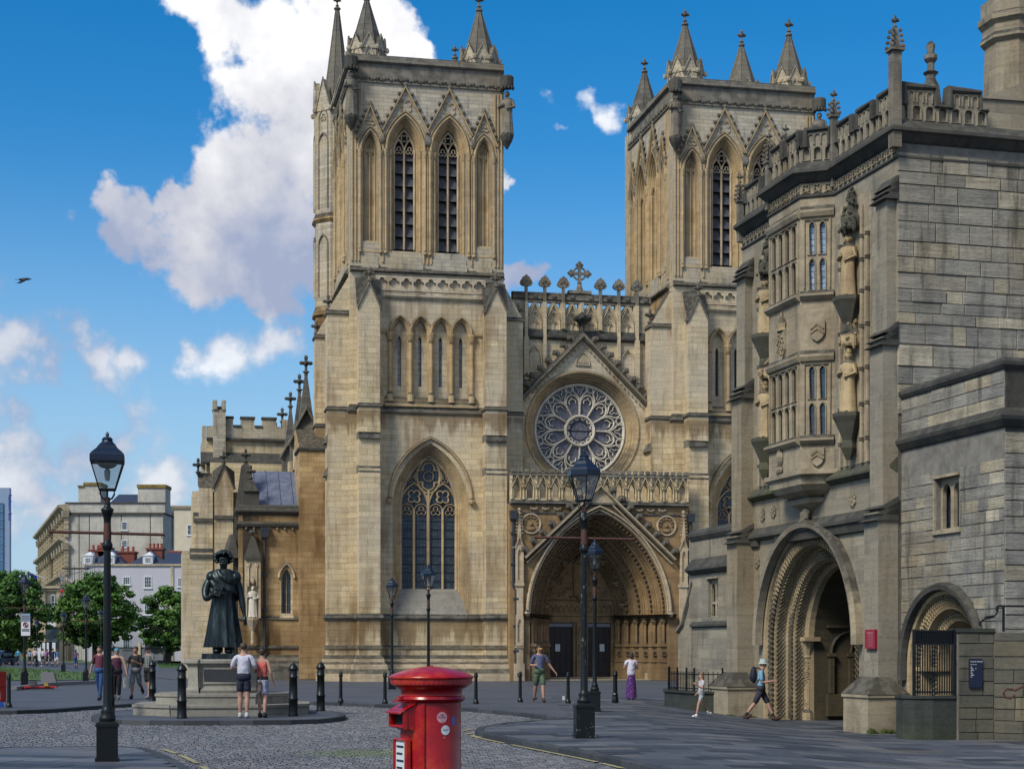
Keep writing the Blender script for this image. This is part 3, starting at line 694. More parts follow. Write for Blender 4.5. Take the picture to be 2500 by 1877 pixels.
# --- belfry face, built once in its own axes (0..W along x, front at y=0) --------------------------------
ZB, ZT = 21.2, 31.3
BW = [(1.06, .40, 27.45, .95), (2.90, .90, 27.55, 1.75), (5.22, .90, 27.55, 1.75), (7.06, .40, 27.45, .95)]
def belfry_face(detail=True):
    out = []
    m = MB(); holes = []
    for cx, a, zs, h in BW:
        z0 = 22.2 if a > .5 else 22.7
        holes.append(pt_arch(cx, zs, a, h, 0, 9, z0))
    m.plate(rect(0, W, ZB, ZT), holes, 0, .62)
    # weathered base blocks under each light
    for cx, a, zs, h in BW:
        for i in range(3):
            m.box(cx-a-.02+.03*i, cx+a+.02-.03*i, -.10+.07*i-.002*i, .3, ZB+.15+.33*i, ZB+.15+.33*(i+1)-.015)
    out.append(('belfry_wall', m, M['belfry']))
    m = MB()
    for cx, a, zs, h in BW:
        z0 = 22.2 if a > .5 else 22.7
        if a > .5: orders(m, cx, zs, a, h, mould(0, .33, 0.0, .55, 3), z0, 10)
        else: orders(m, cx, zs, a, h, mould(0, .10, 0, .3, 2), z0, 8)
        # hood mould and steep gable above it
        hp = pt_arch(cx, zs, a+.10, h+.12, 0, 9); m.bar(hp, .14, -.16, .02)
        hp = pt_arch(cx, zs, a+.26, h+.30, 0, 9); m.bar(hp, .09, -.09, .02)
        zt = zs+h+(1.55 if a > .5 else 1.35); hw = (a+.33); zb = zs+(.95 if a > .5 else .55)
        gable_cop(m, cx, zb, hw, zt, .10, -.17, .015)
        # raised foil in the gable head
        m.bar(foil(cx, zs+h+.55, .36 if a > .5 else .24, 4 if a > .5 else 3, 45 if a > .5 else 90, 4), .055, -.05, .01, closed=True)
        # shafts with capitals
        for s_ in (-1, 1):
            for q, dx in enumerate((a+.13,) if a < .5 else (a+.13, a-.12)):
                x = cx+s_*dx; yy = -.06 if q == 0 else .1
                m.lathe([(.085, ZB+.95), (.105, ZB+1.0), (.105, ZB+1.1), (.068, ZB+1.18), (.068, zs-.38), (.09, zs-.34), (.075, zs-.3), (.12, zs-.08), (.13, zs), (.10, zs+.03)], 8, (x, yy, 0))
    # vertical rolls on the plain piers
    for x in (.12, .30, .47, 4.06, 3.86, 4.26, 7.65, 7.82, 8.0, 1.72, 6.4):
        m.tube([(x, -.02, ZB+.5), (x, -.02, 28.3 if 1 < x < 7 else 30.8)], .055, 6)
    out.append(('arcade_moulding', m, M['warm']))
    m = MB()
    for cx, a, zs, h in BW:     # crockets up the gables
        zt = zs+h+(1.55 if a > .5 else 1.35); hw = (a+.33); zb = zs+(.95 if a > .5 else .55)
        for k in range(1, 6):
            t = k/6
            for s_ in (-1, 1): m.sph((cx+s_*(hw*(1-t)+.13), -.06, zb+(zt-zb)*t+.05), .10, .10, .09, 5, 4)
        m.sph((cx, -.08, zt+.12), .1, .1, .16, 6, 4)
        m.sph((cx-a-.33 if a > .5 else cx, -.1, zs+.55), .16, .12, .28, 6, 5) if a > .5 else None
        if a > .5: m.sph((cx+a+.33, -.1, zs+.55), .16, .12, .28, 6, 5)
    # foliage frieze
    for k in range(46):
        x = .3+k*(W-.6)/45; m.sph((x, -.09, ZT-.12+.05*math.sin(k*2.1)), .085, .09, .075, 5, 4)
    m.box(0, W, -.05, .04, ZT-.27, ZT+.04); m.box(-.03, W+.03, -.09, .04, ZT-.33, ZT-.265)
    out.append(('carved_ornament', m, M['trimg']))
    m = MB()
    m.box(0.02, W-.02, .03, .6, ZT+.04, 32.0)
    m.band([(0, .02), (W, .02)], [(-.5, 31.98), (.05, 31.98), (.16, 32.05), (.16, 32.2), (.10, 32.24), (.10, 32.34), (.03, 32.42), (-.5, 32.42)])
    out.append(('parapet', m, M['trimg'])); m = MB()
    m.band([(0, 0.01), (W, 0.01)], [(-.02, ZB-.06), (.06, ZB-.05), (.2, ZB+.02), (.2, ZB+.08), (.02, ZB+.26), (-.02, ZB+.26)])
    out.append(('belfry_string', m, M['trimg']))
    return out
def tracery_two(m, cx, a, zs, h, z0, w=.09, v0=.42, v1=.56):
    """two lights and a foil under one pointed head"""
    m.bar(pt_arch(cx, zs, a, h, .03, 10, z0), w, v0, v1)
    m.bar([(cx, z0), (cx, zs+.05)], w, v0-.002, v1-.003)
    for s_ in (-1, 1):
        m.bar(pt_arch(cx+s_*a/2, zs, a/2, h*.58, .0, 6), w*.85, v0+.003, v1-.005)
        m.bar(foil(cx+s_*a/2, zs+.12, a*.36, 3, 90, 4), w*.5, v0+.02, v1-.02, closed=True)
    m.bar(foil(cx, zs+h*.62, a*.34, 4, 45, 4), w*.55, v0+.01, v1-.01, closed=True)
FACE = {}
def place_face(ox, oy, rz, windows=True):
    if not FACE:
        for nm, mb, mat in belfry_face(): FACE[nm] = mb.build(nm, mat, cath)
        first = True
    else: first = False
    for nm, o in FACE.items():
        c = o if first else inst(o, cath)
        c.location = (ox, oy, 0); c.rotation_euler = (0, 0, rz)
    if not windows: return
    for wi, (cx, a, zs, h) in enumerate(BW):
        key = 'w%d' % (a > .5)
        if key not in KIDS:
            if a > .5:
                m = MB(); tracery_two(m, 0, .57, zs, 1.24, 22.5, .11); o = m.build('belfry_window', M['trim'], cath)
                k = MB(); k.taper(-.235, .235, 0, .05, -.31, .33, 0, 0)
                V = k.v; k.v = [(x, y+(-.20 if z < 0 else .06), z) for x, y, z in V]
                for s_ in (-1, 1):
                    for q in range(8):
                        if 'lv' not in KIDS: KIDS['lv'] = k.build('louvre_board', M['louvre'], o); b = KIDS['lv']
                        else: b = inst(KIDS['lv'], o)
                        b.location = (s_*.285, .72, 22.85+q*.66); b.rotation_euler = (0, 0, 0)
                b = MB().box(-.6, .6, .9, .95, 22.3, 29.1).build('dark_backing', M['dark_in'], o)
            else:
                m = MB(); m.plate(rect(-.5, .5, 22.5, 28.6), [], .30, .4); m.bar(pt_arch(0, zs, .3, .75, .03, 8, 22.8), .07, .2, .3); m.bar([(0, 22.8), (0, zs)], .07, .19, .3)
                m.bar(foil(0, zs+.35, .14, 3, 90, 4), .05, .2, .3, closed=True)
                for s_ in (-1, 1): m.bar(pt_arch(s_*.15, zs-.3, .15, .3, 0, 4), .05, .21, .3)
                m.taper(-.42, .42, -.02, .3, 22.2, 22.8, 0, .1)
                o = m.build('blind_window', M['warm'], cath)
            KIDS[key] = o; c = o
        else: c = copy_tree(KIDS[key], cath)
        c.location = (ox+math.cos(rz)*cx, oy+math.sin(rz)*cx, 0); c.rotation_euler = (0, 0, rz)
# --- octagonal corner turret with gablets and a stone spire ----------------------------------------------
def turret(x, y, r, zb, zs, zt, zf, gh_=.72, sr=1.0):
    """r radius, zb base, zs gablet springing, zt spire tip, zf finial top"""
    m = MB(); n = 8; rot = math.pi/8
    m.lathe([(r, zb), (r, zs+.1), (r*1.03, zs+.15)], 8, (x, y, 0), rot=rot)
    ap = r*math.cos(math.pi/8); hw = r*math.sin(math.pi/8)
    for k in range(8):
        a = k*math.pi/4
        mm = MB(Matrix.Translation((x, y, 0)) @ Matrix.Rotation(a, 4, 'Z'))
        # front of this panel faces local -y
        gz = zs+gh_
        mm.plate([(-hw*1.02, zs-.05), (hw*1.02, zs-.05), (hw*1.02, zs), (0, gz), (-hw*1.02, zs)], [], -ap-.04, -ap+.25)
        mm.bar([(-hw*1.02, zs-.02), (0, gz+.03), (hw*1.02, zs-.02)], .08, -ap-.11, -ap)
        mm.bar(pt_arch(0, zs-.55, hw*.62, .62, 0, 6, max(zb+.2, zs-2.3)), .07, -ap-.07, -ap+.02)
        mm.bar(foil(0, zs-.45, hw*.42, 3, 90, 3), .05, -ap-.05, -ap+.01, closed=True)
        m.add(mm.v, mm.f)
        aa = a+math.pi/8
        m.sph((x+(r+.12)*math.sin(aa), y-(r+.12)*math.cos(aa), zs+.02), .13, .13, .16, 6, 4)
    t = P(m, 'turret', M['belfry'])
    m = MB(); m.lathe([(r*sr, zs-.02), (r*.93*sr, zs+.12), (.10, zt)], 8, (x, y, 0), rot=rot)
    for k in range(8):
        a = k*math.pi/4+math.pi/8
        m.tube([(x+.93*r*sr*math.cos(a), y+.93*r*sr*math.sin(a), zs+.12), (x+.1*math.cos(a), y+.1*math.sin(a), zt)], .03, 4)
    P(m, 'spire', M['spire'], parent=t)
    m = MB(); m.lathe([(.10, zt-.05), (.2, zt+.02), (.2, zt+.08), (.1, zt+.14)], 8, (x, y, 0)); finial_mesh(m, x, y, zt+.1, zf-zt-.1); P(m, 'finial', M['trimg'], parent=t)
def canopied(x, y, z, seed, rz=0):
    """saint under a round canopy on a bracket at a tower corner"""
    T = Matrix.Translation((x, y, 0)) @ Matrix.Rotation(rz, 4, 'Z')
    m = MB(T); m.lathe([(.05, z-.75), (.28, z-.35), (.36, z-.12), (.36, z), (.30, z+.02)], 8); m.lathe([(.33, z+2.45), (.36, z+2.55), (.36, z+3.0), (.31, z+3.06)], 10)
    for k in range(7):
        a = math.pi+k*math.pi/6; m.sph((.33*math.cos(a), .33*math.sin(a), z+2.42), .08, .08, .12, 5, 4)
    P(m, 'niche_canopy', M['dark'])
    m = MB(T); figure(m, 0, -.02, z, 2.3, seed); smooth_by_angle(P(m, 'carved_figure', M['trimg']), 50)
# --- windows ----------------------------------------------------------------------------------------------
def great_window(cx):
    """four lights, two foiled sub-arches and a big quatrefoil above"""
    zs, z0 = 9.1, 4.75; a, h = 1.53, 2.72; v0, v1 = .62, .86
    m = MB(); m.bar(pt_arch(cx, zs, a, h, .03, 14, z0), .19, v0-.02, v1)
    m.bar([(cx, z0), (cx, zs+.9)], .17, v0-.01, v1-.004)
    for s_ in (-1, 1):
        c = cx+s_*a/2
        m.bar([(c, z0), (c, zs-.1)], .13, v0+.02, v1-.01)
        m.bar(pt_arch(c, zs, a/2, 1.25, 0, 9), .15, v0+.003, v1-.006)
        m.bar(foil(c, zs+.55, .37, 4, 45, 5), .10, v0+.02, v1-.02, closed=True)
        for q in (-1, 1):
            d = c+q*a/4; m.bar(pt_arch(d, zs-.25, a/4, .42, 0, 6), .07, v0+.03, v1-.02); m.bar(foil(d, zs-.22, .26, 3, 90, 4), .045, v0+.05, v1-.04, closed=True)
        m.bar(foil(cx+s_*.86, zs+1.45, .2, 3, 90, 4), .05, v0+.03, v1-.03, closed=True)
    m.bar([(cx+.62*math.cos(t)*(1), zs+1.62+.88*math.sin(t)) for t in [2*math.pi*k/28 for k in range(28)]], .14, v0-.005, v1-.008, closed=True)
    m.bar(foil(cx, zs+1.62, .72, 4, 90, 7, .55), .11, v0+.02, v1-.02, closed=True); m.bar(circle(cx, zs+1.62, .27, 18), .05, v0+.03, v1-.02, closed=True)
    w = P(m, 'great_window', M['warm'])
    g = MB(); 
    for k in range(4):
        x0 = cx-a+k*a/2; gg = MB().box(x0+.03, x0+a/2-.03, .76, .78, z0, zs+.2); P(gg, 'pane', M['stained'], parent=w)
    g.plate(pt_arch(cx, zs+.2, a, h-.2, .02, 12), [], .76, .78); P(g, 'pane', M['stained'], parent=w)
    # saddle bars
    sb = MB()
    for k in range(9): sb.box(cx-a, cx+a, .735, .75, z0+.45*(k+1), z0+.45*(k+1)+.025)
    P(sb, 'saddle_bar', M['black_iron'], parent=w)
    # splayed moulded frame and hood
    m = MB(); orders(m, cx, zs, 2.0, 3.3, mould(0, .47, 0.0, .66, 5), 3.6, 14)
    m.bar(pt_arch(cx, zs+.35, 2.16, 3.2, 0, 14), .16, -.15, .01)
    for s_ in (-1, 1): m.sph((cx+s_*2.17, -.1, zs+.25), .17, .17, .2, 8, 6)
    P(m, 'window_surround', M['warm'], parent=w); m = MB()
    # sloping sill
    m.add([(cx-2.0, -.03, 3.45), (cx+2.0, -.03, 3.45), (cx+1.53, .66, 4.8), (cx-1.53, .66, 4.8), (cx-2.0, .9, 3.4), (cx+2.0, .9, 3.4), (cx-1.53, .9, 4.8), (cx+1.53, .9, 4.8)], [(0,1,2,3),(3,2,7,6),(0,3,6,4),(1,5,7,2)])
    P(m, 'sloping_sill', M['plinth'], parent=w)
def tower(x0, mirror=False):
    x1 = x0+W
    mx = (lambda x: x0+x) 
    bl = (x0+.36, x0+1.46); br = (x1-1.14, x1-.03) if not mirror else (x1-1.46, x1-.36)
    if mirror: bl = (x0+.6, x0+1.68)
    # core (behind the front plates)
    m = MB(); m.box(x0+.003, x1-.003, .95, 9.6, 0, 21.1); P(m, 'tower_core', M['nave2'])
    cx = (bl[1]+br[0])/2+.02
    zA, zB = 14.75, 18.1        # blind arcade
    step = 1.08; arc = [(cx+(k-1.5)*step) for k in range(4)]
    big = pt_arch(cx-.02, 9.1, 2.0, 3.3, 0, 14, 3.5)
    m = MB(); m.plate(rect(x0, x1, 0, 21.18), [big]+[pt_arch(a, zB, .46, .78, 0, 7, zA) for a in arc], 0, .26); P(m, 'front_wall', M['naved'])
    m = MB(); m.plate(rect(x0+.002, x1-.002, 0, 21.17), [pt_arch(cx-.02, 9.1, 2.0, 3.3, .001, 14, 3.501)]+[pt_arch(a, 17.75, .09, .22, 0, 3, 15.35) for a in arc], .261, .95); P(m, 'back_wall', M['naved'])
    m = MB()
    for k in range(5):
        x = cx+(k-2)*step; m.lathe([(.19, zA-.25), (.17, zA+.12), (.13, zA+.2), (.095, zA+.25), (.095, zB-.52), (.135, zB-.48), (.105, zB-.42), (.14, zB-.34), (.215, zB-.10), (.215, zB-.02), (.14, zB+.01)], 10, (x, -.05, 0))
    for a in arc:
        orders(m, a, zB, .46, .78, mould(0, .12, 0.0, .14, 2), zA+.01, 8); m.bar(pt_arch(a, zB+.02, .535, .85, 0, 9), .11, -.15, .01)
    m.band([(cx-2.35*step+.1, 0), (cx+2.35*step-.1, 0)], [(-.02, zA-.55), (.14, zA-.5), (.14, zA-.35), (.06, zA-.28), (.12, zA-.12), (.06, zA-.02), (-.02, zA)])
    for s_ in (-1, 1):
        e = cx+s_*(2*step+.6); m.box(min(e, cx+s_*2*step)+.0, max(e, cx+s_*2*step), -.07, .02, zB-.06, zB+.06)
    P(m, 'blind_arcade', M['warm'])
    for a in arc:
        g = MB(); g.box(a-.1, a+.1, .55, .57, 15.3, 18); P(g, 'slit_window', M['skyglass'] if not mirror else M['quarry'])
    # quatrefoil band
    m = MB(); q0, q1 = bl[1]-.12, br[0]+.12; n = 9 if not mirror else 8; st = (q1-q0)/n
    m.plate(rect(q0, q1, 20.22, 20.98), [foil(q0+(k+.5)*st, 20.6, .29, 4, 90, 4, .52) for k in range(n)], -.15, -.003)
    for k in range(n+1): m.box(q0+k*st-.02, q0+k*st+.02, -.155, -.1, 20.3, 20.9)
    m.band([(q0, 0), (q1, 0)], [(-.02, 19.82), (.1, 19.86), (.17, 19.96), (.17, 20.06), (.12, 20.2), (-.02, 20.2)])
    P(m, 'quatrefoil_frieze', M['nave'])
    great_window(cx-.02)
    # buttresses (front pair, and those turned to the sides)
    for b0, b1 in (bl, br):
        m = MB(); bx0, bx1 = b0, b1
        m.box(bx0, bx1, -.88, -.0035, 11.0, 19.2); m.box(bx0-.003, bx1+.003, -.95, -.004, 12.75, 14.1); m.box(bx0, bx1, -1.0, -.004, 0, 10.9)
        m.plate([(bx0, 19.2), (bx1, 19.2), ((bx0+bx1)/2, 20.35)], [], -.88, -.03)
        bt = P(m, 'buttress', M['naved'])
        m = MB(); c = (bx0+bx1)/2
        m.bar([(bx0-.08, 19.12), (c, 20.42), (bx1+.08, 19.12)], .1, -.97, -.5)
        m.add([(bx0-.1, -.9, 19.2), (bx0-.1, -.01, 20.85), (c, -.01, 20.95), (c, -.9, 20.42)], [(0,1,2,3)]); m.add([(bx1+.1, -.9, 19.2), (bx1+.1, -.01, 20.85), (c, -.01, 20.95), (c, -.9, 20.42)], [(3,2,1,0)]); P(m, 'gablet_roof', M['trimg'], parent=bt)
        for zz, pr in ((12.72, 0), (11.0, 0)): m = MB(); m.add([(bx0-.012, -1.03-.0, zz-.28), (bx1+.012, -1.03, zz-.28), (bx1+.012, -.85, zz+.1), (bx0-.012, -.85, zz+.1), (bx0-.012, -.02, zz-.28), (bx1+.012, -.02, zz-.28), (bx0-.012, -.02, zz+.1), (bx1+.012, -.02, zz+.1)], [(0,1,2,3),(0,3,6,4),(1,5,7,2),(3,2,7,6),(0,4,5,1)]); P(m, 'weathering', M['trimg'], parent=bt)
        m = MB(); ledge(m, bx0, bx1, -.93, -.01, 14.15, .1, .22, .004)
        P(m, 'string_course', M['trimg'], parent=bt)
        m = MB(); finial_mesh(m, c, -.85, 20.35, .95); P(m, 'finial', M['trimg'], parent=bt)
    for s_ in (-1, 1):
        for y0 in (.32, 7.2):
            X0, X1 = (x0-1.13, x0-.002) if s_ < 0 else (x1+.002, x1+1.1)
            m = MB(); m.box(X0, X1, y0, y0+1.1, 0, 19.1)
            xi, xo = (X1, X0) if s_ < 0 else (X0, X1)
            m.add([(xo, y0, 19.1), (xi, y0, 19.1), (xi, y0, 21.0), (xo, y0+1.1, 19.1), (xi, y0+1.1, 19.1), (xi, y0+1.1, 21.0)], [(0,1,2),(3,5,4),(0,2,5,3)])
            sb = P(m, 'side_buttress', M['naved'])
            m = MB(); m.band([(X0, y0+1.1), (X0, y0), (X1, y0), (X1, y0+1.1)] , [(-.02, 18.95), (.09, 19.0), (.09, 19.08), (0, 19.2), (-.02, 19.2)]); P(m, 'string_course', M['trimg'], parent=sb); m = MB()
            ledge(m, X0, X1, y0, y0+1.1, 14.1, .09, .22, .002); P(m, 'string_course', M['trimg'], parent=sb)
            for zz in (12.6, 10.9):
                if s_ < 0: m = MB(); m.add([(X0-.16, y0-.01, zz-.3), (X0-.16, y0+1.11, zz-.3), (X0+.02, y0+1.11, zz+.2), (X0+.02, y0-.01, zz+.2), (X0+.02, y0-.01, zz-.3), (X0+.02, y0+1.11, zz-.3)], [(0,3,2,1),(0,4,3),(1,2,5),(0,1,5,4)]); P(m, 'weathering', M['trimg'], parent=sb)
            m = MB(); finial_mesh(m, xo+(-s_)*.1, y0+.55, 19.15, .95); P(m, 'finial', M['trimg'], parent=sb)
    # string courses across the front and round the sides
    m = MB()
    m.band([(x0, 9.6), (x0, 0), (x1, 0), (x1, 9.6)], [(-.02, 13.86), (.08, 13.9), (.12, 13.98), (.12, 14.06), (0, 14.3), (-.02, 14.3)])
    P(m, 'string_course', M['trimg']); m = MB()
    m.band([(x0-1.13, 1.42), (x0-1.13, .32), (x0, .32), (x0, 0), (bl[0], 0), (bl[0], -1.0), (bl[1], -1.0), (bl[1], 0), (br[0], 0), (br[0], -1.0), (br[1], -1.0), (br[1], 0), (x1, 0), (x1, 1)], [(-.02, 3.12), (.07, 3.16), (.14, 3.26), (.14, 3.36), (.05, 3.46), (-.02, 3.46)])
    P(m, 'string_course', M['trimg'])
    m = MB()
    base = [(x0-1.13, 1.42), (x0-1.13, .32), (x0, .32), (x0, 0), (bl[0], 0), (bl[0], -1.0), (bl[1], -1.0), (bl[1], 0), (br[0], 0), (br[0], -1.0), (br[1], -1.0), (br[1], 0), (x1, 0), (x1, 1)]
    m.band(base, [(-.02, 1.62), (.06, 1.66), (.10, 1.74), (.04, 1.84), (-.02, 1.84)])
    m.band(base, [(-.02, -.5), (.5, -.5), (.5, .38), (.44, .5), (.34, .62), (.34, .70), (.30, .86), (.20, .95), (.18, 1.0), (.18, 1.14), (.08, 1.32), (-.02, 1.34)])
    P(m, 'plinth_course', M['trim'])
    # belfry stage
    place_face(x0, 0, 0); place_face(x0, 8.74, R(-90)); place_face(x1, .62, R(90))
    m = MB(); m.box(x0+1, x1-1, 1, 8.6, 21, 31.9); m.box(x0+.01, x1-.01, 8.75, 9.6, 21.1, 32.0); m.box(x0+.05, x0+.6, 0.05, 9.5, 21.1, 21.3); P(m, 'belfry_core', M['belfry'])
for x0, mi in ((-8.565, False), (8.845, True)):
    tower(x0, mi); x1 = x0+W
    turret(x0+1.0, 1.0, .97, 31.0, 32.85, 35.6, 36.5)
    turret(x1-1.12, 1.05, .97, 31.0, 32.75, 35.5, 36.45)
    if not mi:
        turret(x0+.25, 8.7, 1.33, 20.6, 31.9, 37.9, 38.7, 1.75, .72); turret(x1-1.1, 8.7, 1.0, 31, 32.8, 35.6, 36.4)
        m = MB(); m.lathe([(1.36, 0), (1.36, 20.3), (1.5, 20.4), (1.5, 20.55), (1.36, 20.9)], 8, (x0+.25, 8.7, 0), rot=math.pi/8); m.lathe([(1.36, 25.6), (1.5, 25.75), (1.5, 25.85), (1.36, 26.1)], 8, (x0+.25, 8.7, 0), rot=math.pi/8); m.lathe([(1.37, 13.4), (1.48, 13.5), (1.48, 13.6), (1.37, 13.8)], 8, (x0+.25, 8.7, 0), rot=math.pi/8); P(m, 'stair_turret', M['nave2'])
        m = MB()
        for k in range(8):
            mm = MB(Matrix.Translation((x0+.25, 8.7, 0)) @ Matrix.Rotation(k*math.pi/4, 4, 'Z')); ap = 1.36*math.cos(math.pi/8)
            mm.bar(pt_arch(0, 24.3, .33, .6, 0, 6, 21.5), .08, -ap-.08, -ap+.01); mm.bar(pt_arch(0, 30.0, .33, .6, 0, 6, 26.4), .08, -ap-.08, -ap+.01); m.add(mm.v, mm.f)
        P(m, 'turret_panelling', M['belfry'])
    else:
        turret(x0+.95, 8.7, 1.0, 31, 32.8, 35.6, 36.45); turret(x1-1.15, 8.7, 1.1, 31, 34.6, 37.6, 38.6)
    canopied(x0+.02, -.42, 29.05, 3+mi, R(20)); canopied(x1+.1, -.35, 28.6, 5+mi, R(-25))
# --- gable between the towers, with the rose --------------------------------------------------------------
NC, NV = 4.17, 1.6
def nave():
    x0, x1 = .66, 7.76
    rz, rr = 13.5, 3.05
    m = MB(); m.plate(rect(x0-.2, x1+.3, 8.8, 18.4), [circle(NC, rz, rr, 48)], NV, NV+.9); P(m, 'nave_wall', M['nave'])
    m = MB(); m.box(x0-1, x1+1, NV+2, NV+9, 0, 19); P(m, 'nave_core', M['nave2'])
    # lower blind panels above the gable
    pier = [NC+(k-3)*1.03 for k in range(7)]
    m = MB()
    for k, x in enumerate(pier): 
        far = abs(x-NC) > 2; m.box(x-.085, x+.085, NV-.22, NV+.01, 16.2 if far else 18.9, 20.35)
        if abs(x-NC) < 2.5: continue
        m.box(x-.13, x+.13, NV-.24, NV+.01, 16.2, 18.4); m.box(x-.10, x+.10, NV-.24, NV-.0, 14.6, 16.2)
        m.lathe([(.22, 16.1), (.24, 16.2), (.05, 16.6)], 6, (x, NV-.14, 0))
    for k in range(7):
        c = NC+(k-3.5+.5)*1.03 if False else NC+(k-3)*1.03+.515
    for k in range(-4, 4):
        c = NC+k*1.03+.515
        if c < x0+.2 or c > x1-.1 or abs(c-NC) < 1.8: continue
        m.bar(pt_arch(c, 17.2, .36, .72, 0, 7, 15.4), .09, NV-.12, NV+.01)
    P(m, 'blind_panelling', M['nave'])
    m = MB(); m.band([(x0-.3, NV), (x1+.3, NV)], [(-.02, 18.3), (.1, 18.33), (.2, 18.42), (.2, 18.52), (.12, 18.7), (.04, 18.86), (-.02, 18.86)]); P(m, 'string_course', M['dark'])
    # gabled arcade of the pierced parapet
    m = MB(); holes = []
    for k in range(-4, 4):
        c = NC+k*1.03+.515
        if c < x0 or c > x1: continue
        for s_ in (-1, 1): holes.append([(c+s_*.08, 20.32), (c+s_*.36, 20.32), (c+s_*.34, 19.98)][::(1 if s_ > 0 else -1)])
        holes.append(pt_arch(c, 19.15, .30, .55, 0, 6, 18.85))
    m.plate(rect(x0-.3, x1+.3, 18.4, 20.42), holes, NV, NV+.3)
    for k in range(-4, 4):
        c = NC+k*1.03+.515
        if c < x0 or c > x1: continue
        m.box(c-.31, c+.31, NV+.06, NV+.16, 18.82, 19.8); m.bar([(c-.44, 19.35), (c, 20.25), (c+.44, 19.35)], .08, NV-.14, NV+.01)
        m.bar(pt_arch(c, 19.2, .34, .62, 0, 6, 18.85), .07, NV-.08, NV+.01)
        for s_ in (-1, 1): m.bar(pt_arch(c+s_*.145, 19.05, .13, .22, 0, 4, 18.85), .04, NV+.0, NV+.07)
        m.bar(foil(c, 19.38, .14, 3, 90, 3), .035, NV+.0, NV+.07, closed=True)
        m.box(c-.32, c+.32, NV+.17, NV+.29, 18.8, 19.9)
    P(m, 'parapet_arcade', M['nave'])
    m = MB(); m.band([(x0-.3, NV), (x1+.3, NV)], [(-.35, 20.42), (.0, 20.40), (.12, 20.48), (.12, 20.62), (.02, 20.85), (-.35, 20.9)])
    for k in range(-3, 4): m.sph((NC+k*1.03+.5, NV-.1, 20.62), .2, .12, .12, 6, 4)
    m.box(NC-.72, NC+.55, NV-.1, NV+.3, 20.86, 21.02)
    cop = P(m, 'parapet_coping', M['trimg'])
    for k in (-3, -2, -1, 1, 2, 3):
        x = NC+k*1.03; m = MB(); m.box(x-.075, x+.075, NV-.22, NV-.04, 20.3, 21.1)
        pts = []
        for i in range(40):
            t = 2*math.pi*i/40; r = .46*(1-.13*abs(math.sin(t*6)))*(1+.42*max(0, math.sin(t))**8)*(1-.25*max(0, -math.sin(t))**2)
            pts.append((x+.80*r*math.cos(t), 21.28+.72*r*math.sin(t)*(1 if math.sin(t) > 0 else .75)))
        m.plate(pts, [], NV-.22, NV-.06)
        for i in range(5): m.sph((x+.16*math.cos(i*1.26+1.57), NV-.22, 21.28+.15*math.sin(i*1.26+1.57)), .08, .06, .08, 6, 4)
        P(m, 'leaf_finial', M['trimg'])
    m = MB(); x = NC-.08; m.lathe([(.24, 20.9), (.2, 21.1), (.15, 21.25), (.11, 21.4), (.14, 21.44), (.09, 21.5)], 8, (x, NV+.1, 0))
    cz = 21.97
    m.box(x-.075, x+.075, NV+.02, NV+.18, 21.3, cz+.5); m.box(x-.46, x+.46, NV+.03, NV+.17, cz-.07, cz+.07)
    m.tube([(x+.34*math.cos(t), NV+.1, cz+.34*math.sin(t)) for t in [2*math.pi*k/20 for k in range(20)]], .055, 6, closed=True)
    for dx, dz in ((.46, 0), (-.46, 0), (0, .46)):
        m.sph((x+dx, NV+.1, cz+dz), .17, .1, .17, 8, 5)
        for a in range(3):
            t = a*math.pi/2+(0 if dz else (math.pi*1.5 if dx > 0 else math.pi/2)); m.sph((x+dx+.14*math.cos(t), NV+.1, cz+dz+.14*math.sin(t)), .09, .08, .09, 6, 4)
    P(m, 'gable_cross', M['trimg'])
    # tall gable over the rose
    m = MB(); ga = (NC, 18.55); gl, gr = (x0-.02, 14.95), (x1+.02, 14.95)
    m.plate([(x0, 8.9), (x1, 8.9), gr, ga, gl], [circle(NC, rz, rr+.02, 48)], NV-.28, NV+.05); P(m, 'gable_face', M['nave'])
    m = MB(); m.bar([gl, ga, gr], .3, NV-.62, NV-.2); g = P(m, 'gable_coping', M['trimg'])
    proto = None
    for s_ in (-1, 1):
        for k in range(8):
            t = (k+.45)/8.6; x = NC+s_*(x1-NC)*(1-t); z = 14.95+3.6*t+.13
            if proto is None:
                mm = MB(); mm.tube([(0, 0, 0), (.16, 0, .26), (.36, 0, .26), (.42, 0, .08)], [.13, .17, .19, .1], 7); mm.sph((.1, 0, .12), .2, .16, .14, 7, 5); mm.sph((.34, -.12, .2), .13, .1, .12, 6, 4); mm.sph((.34, .12, .2), .13, .1, .12, 6, 4)
                proto = mm.build('crocket', M['trimg'], g); KIDS['crk'] = proto; c = proto
            else: c = inst(proto, g)
            c.location = (x, NV-.42, z); c.scale = (s_*.82, .82, .82)
    m = MB(); m.lathe([(.12, 18.5), (.1, 19.0), (.13, 19.1), (.42, 19.35), (.46, 19.55), (.3, 19.6), (.1, 19.75), (.05, 19.8)], 8, (NC-.05, NV-.4, 0))
    for k in range(7): m.sph((NC-.05+.38*math.cos(k*.9), NV-.4+.38*math.sin(k*.9), 19.45), .16, .16, .14, 6, 4)
    P(m, 'gable_finial', M['dark'], parent=g)
    # beads under the coping
    m = MB()
    for s_ in (-1, 1):
        for k in range(17):
            t = (k+.5)/17; m.sph((NC+s_*((x1-NC)*(1-t)-.12), NV-.34, 14.95+3.6*t-.30), .055, .055, .055, 5, 4)
    P(m, 'ballflower', M['nave'], parent=g)
    m = MB(); m.bar(pt_arch(NC, 17.0, .38, .66, 0, 8, 16.95)+[(NC-.38, 16.95)], .08, NV-.36, NV-.2)
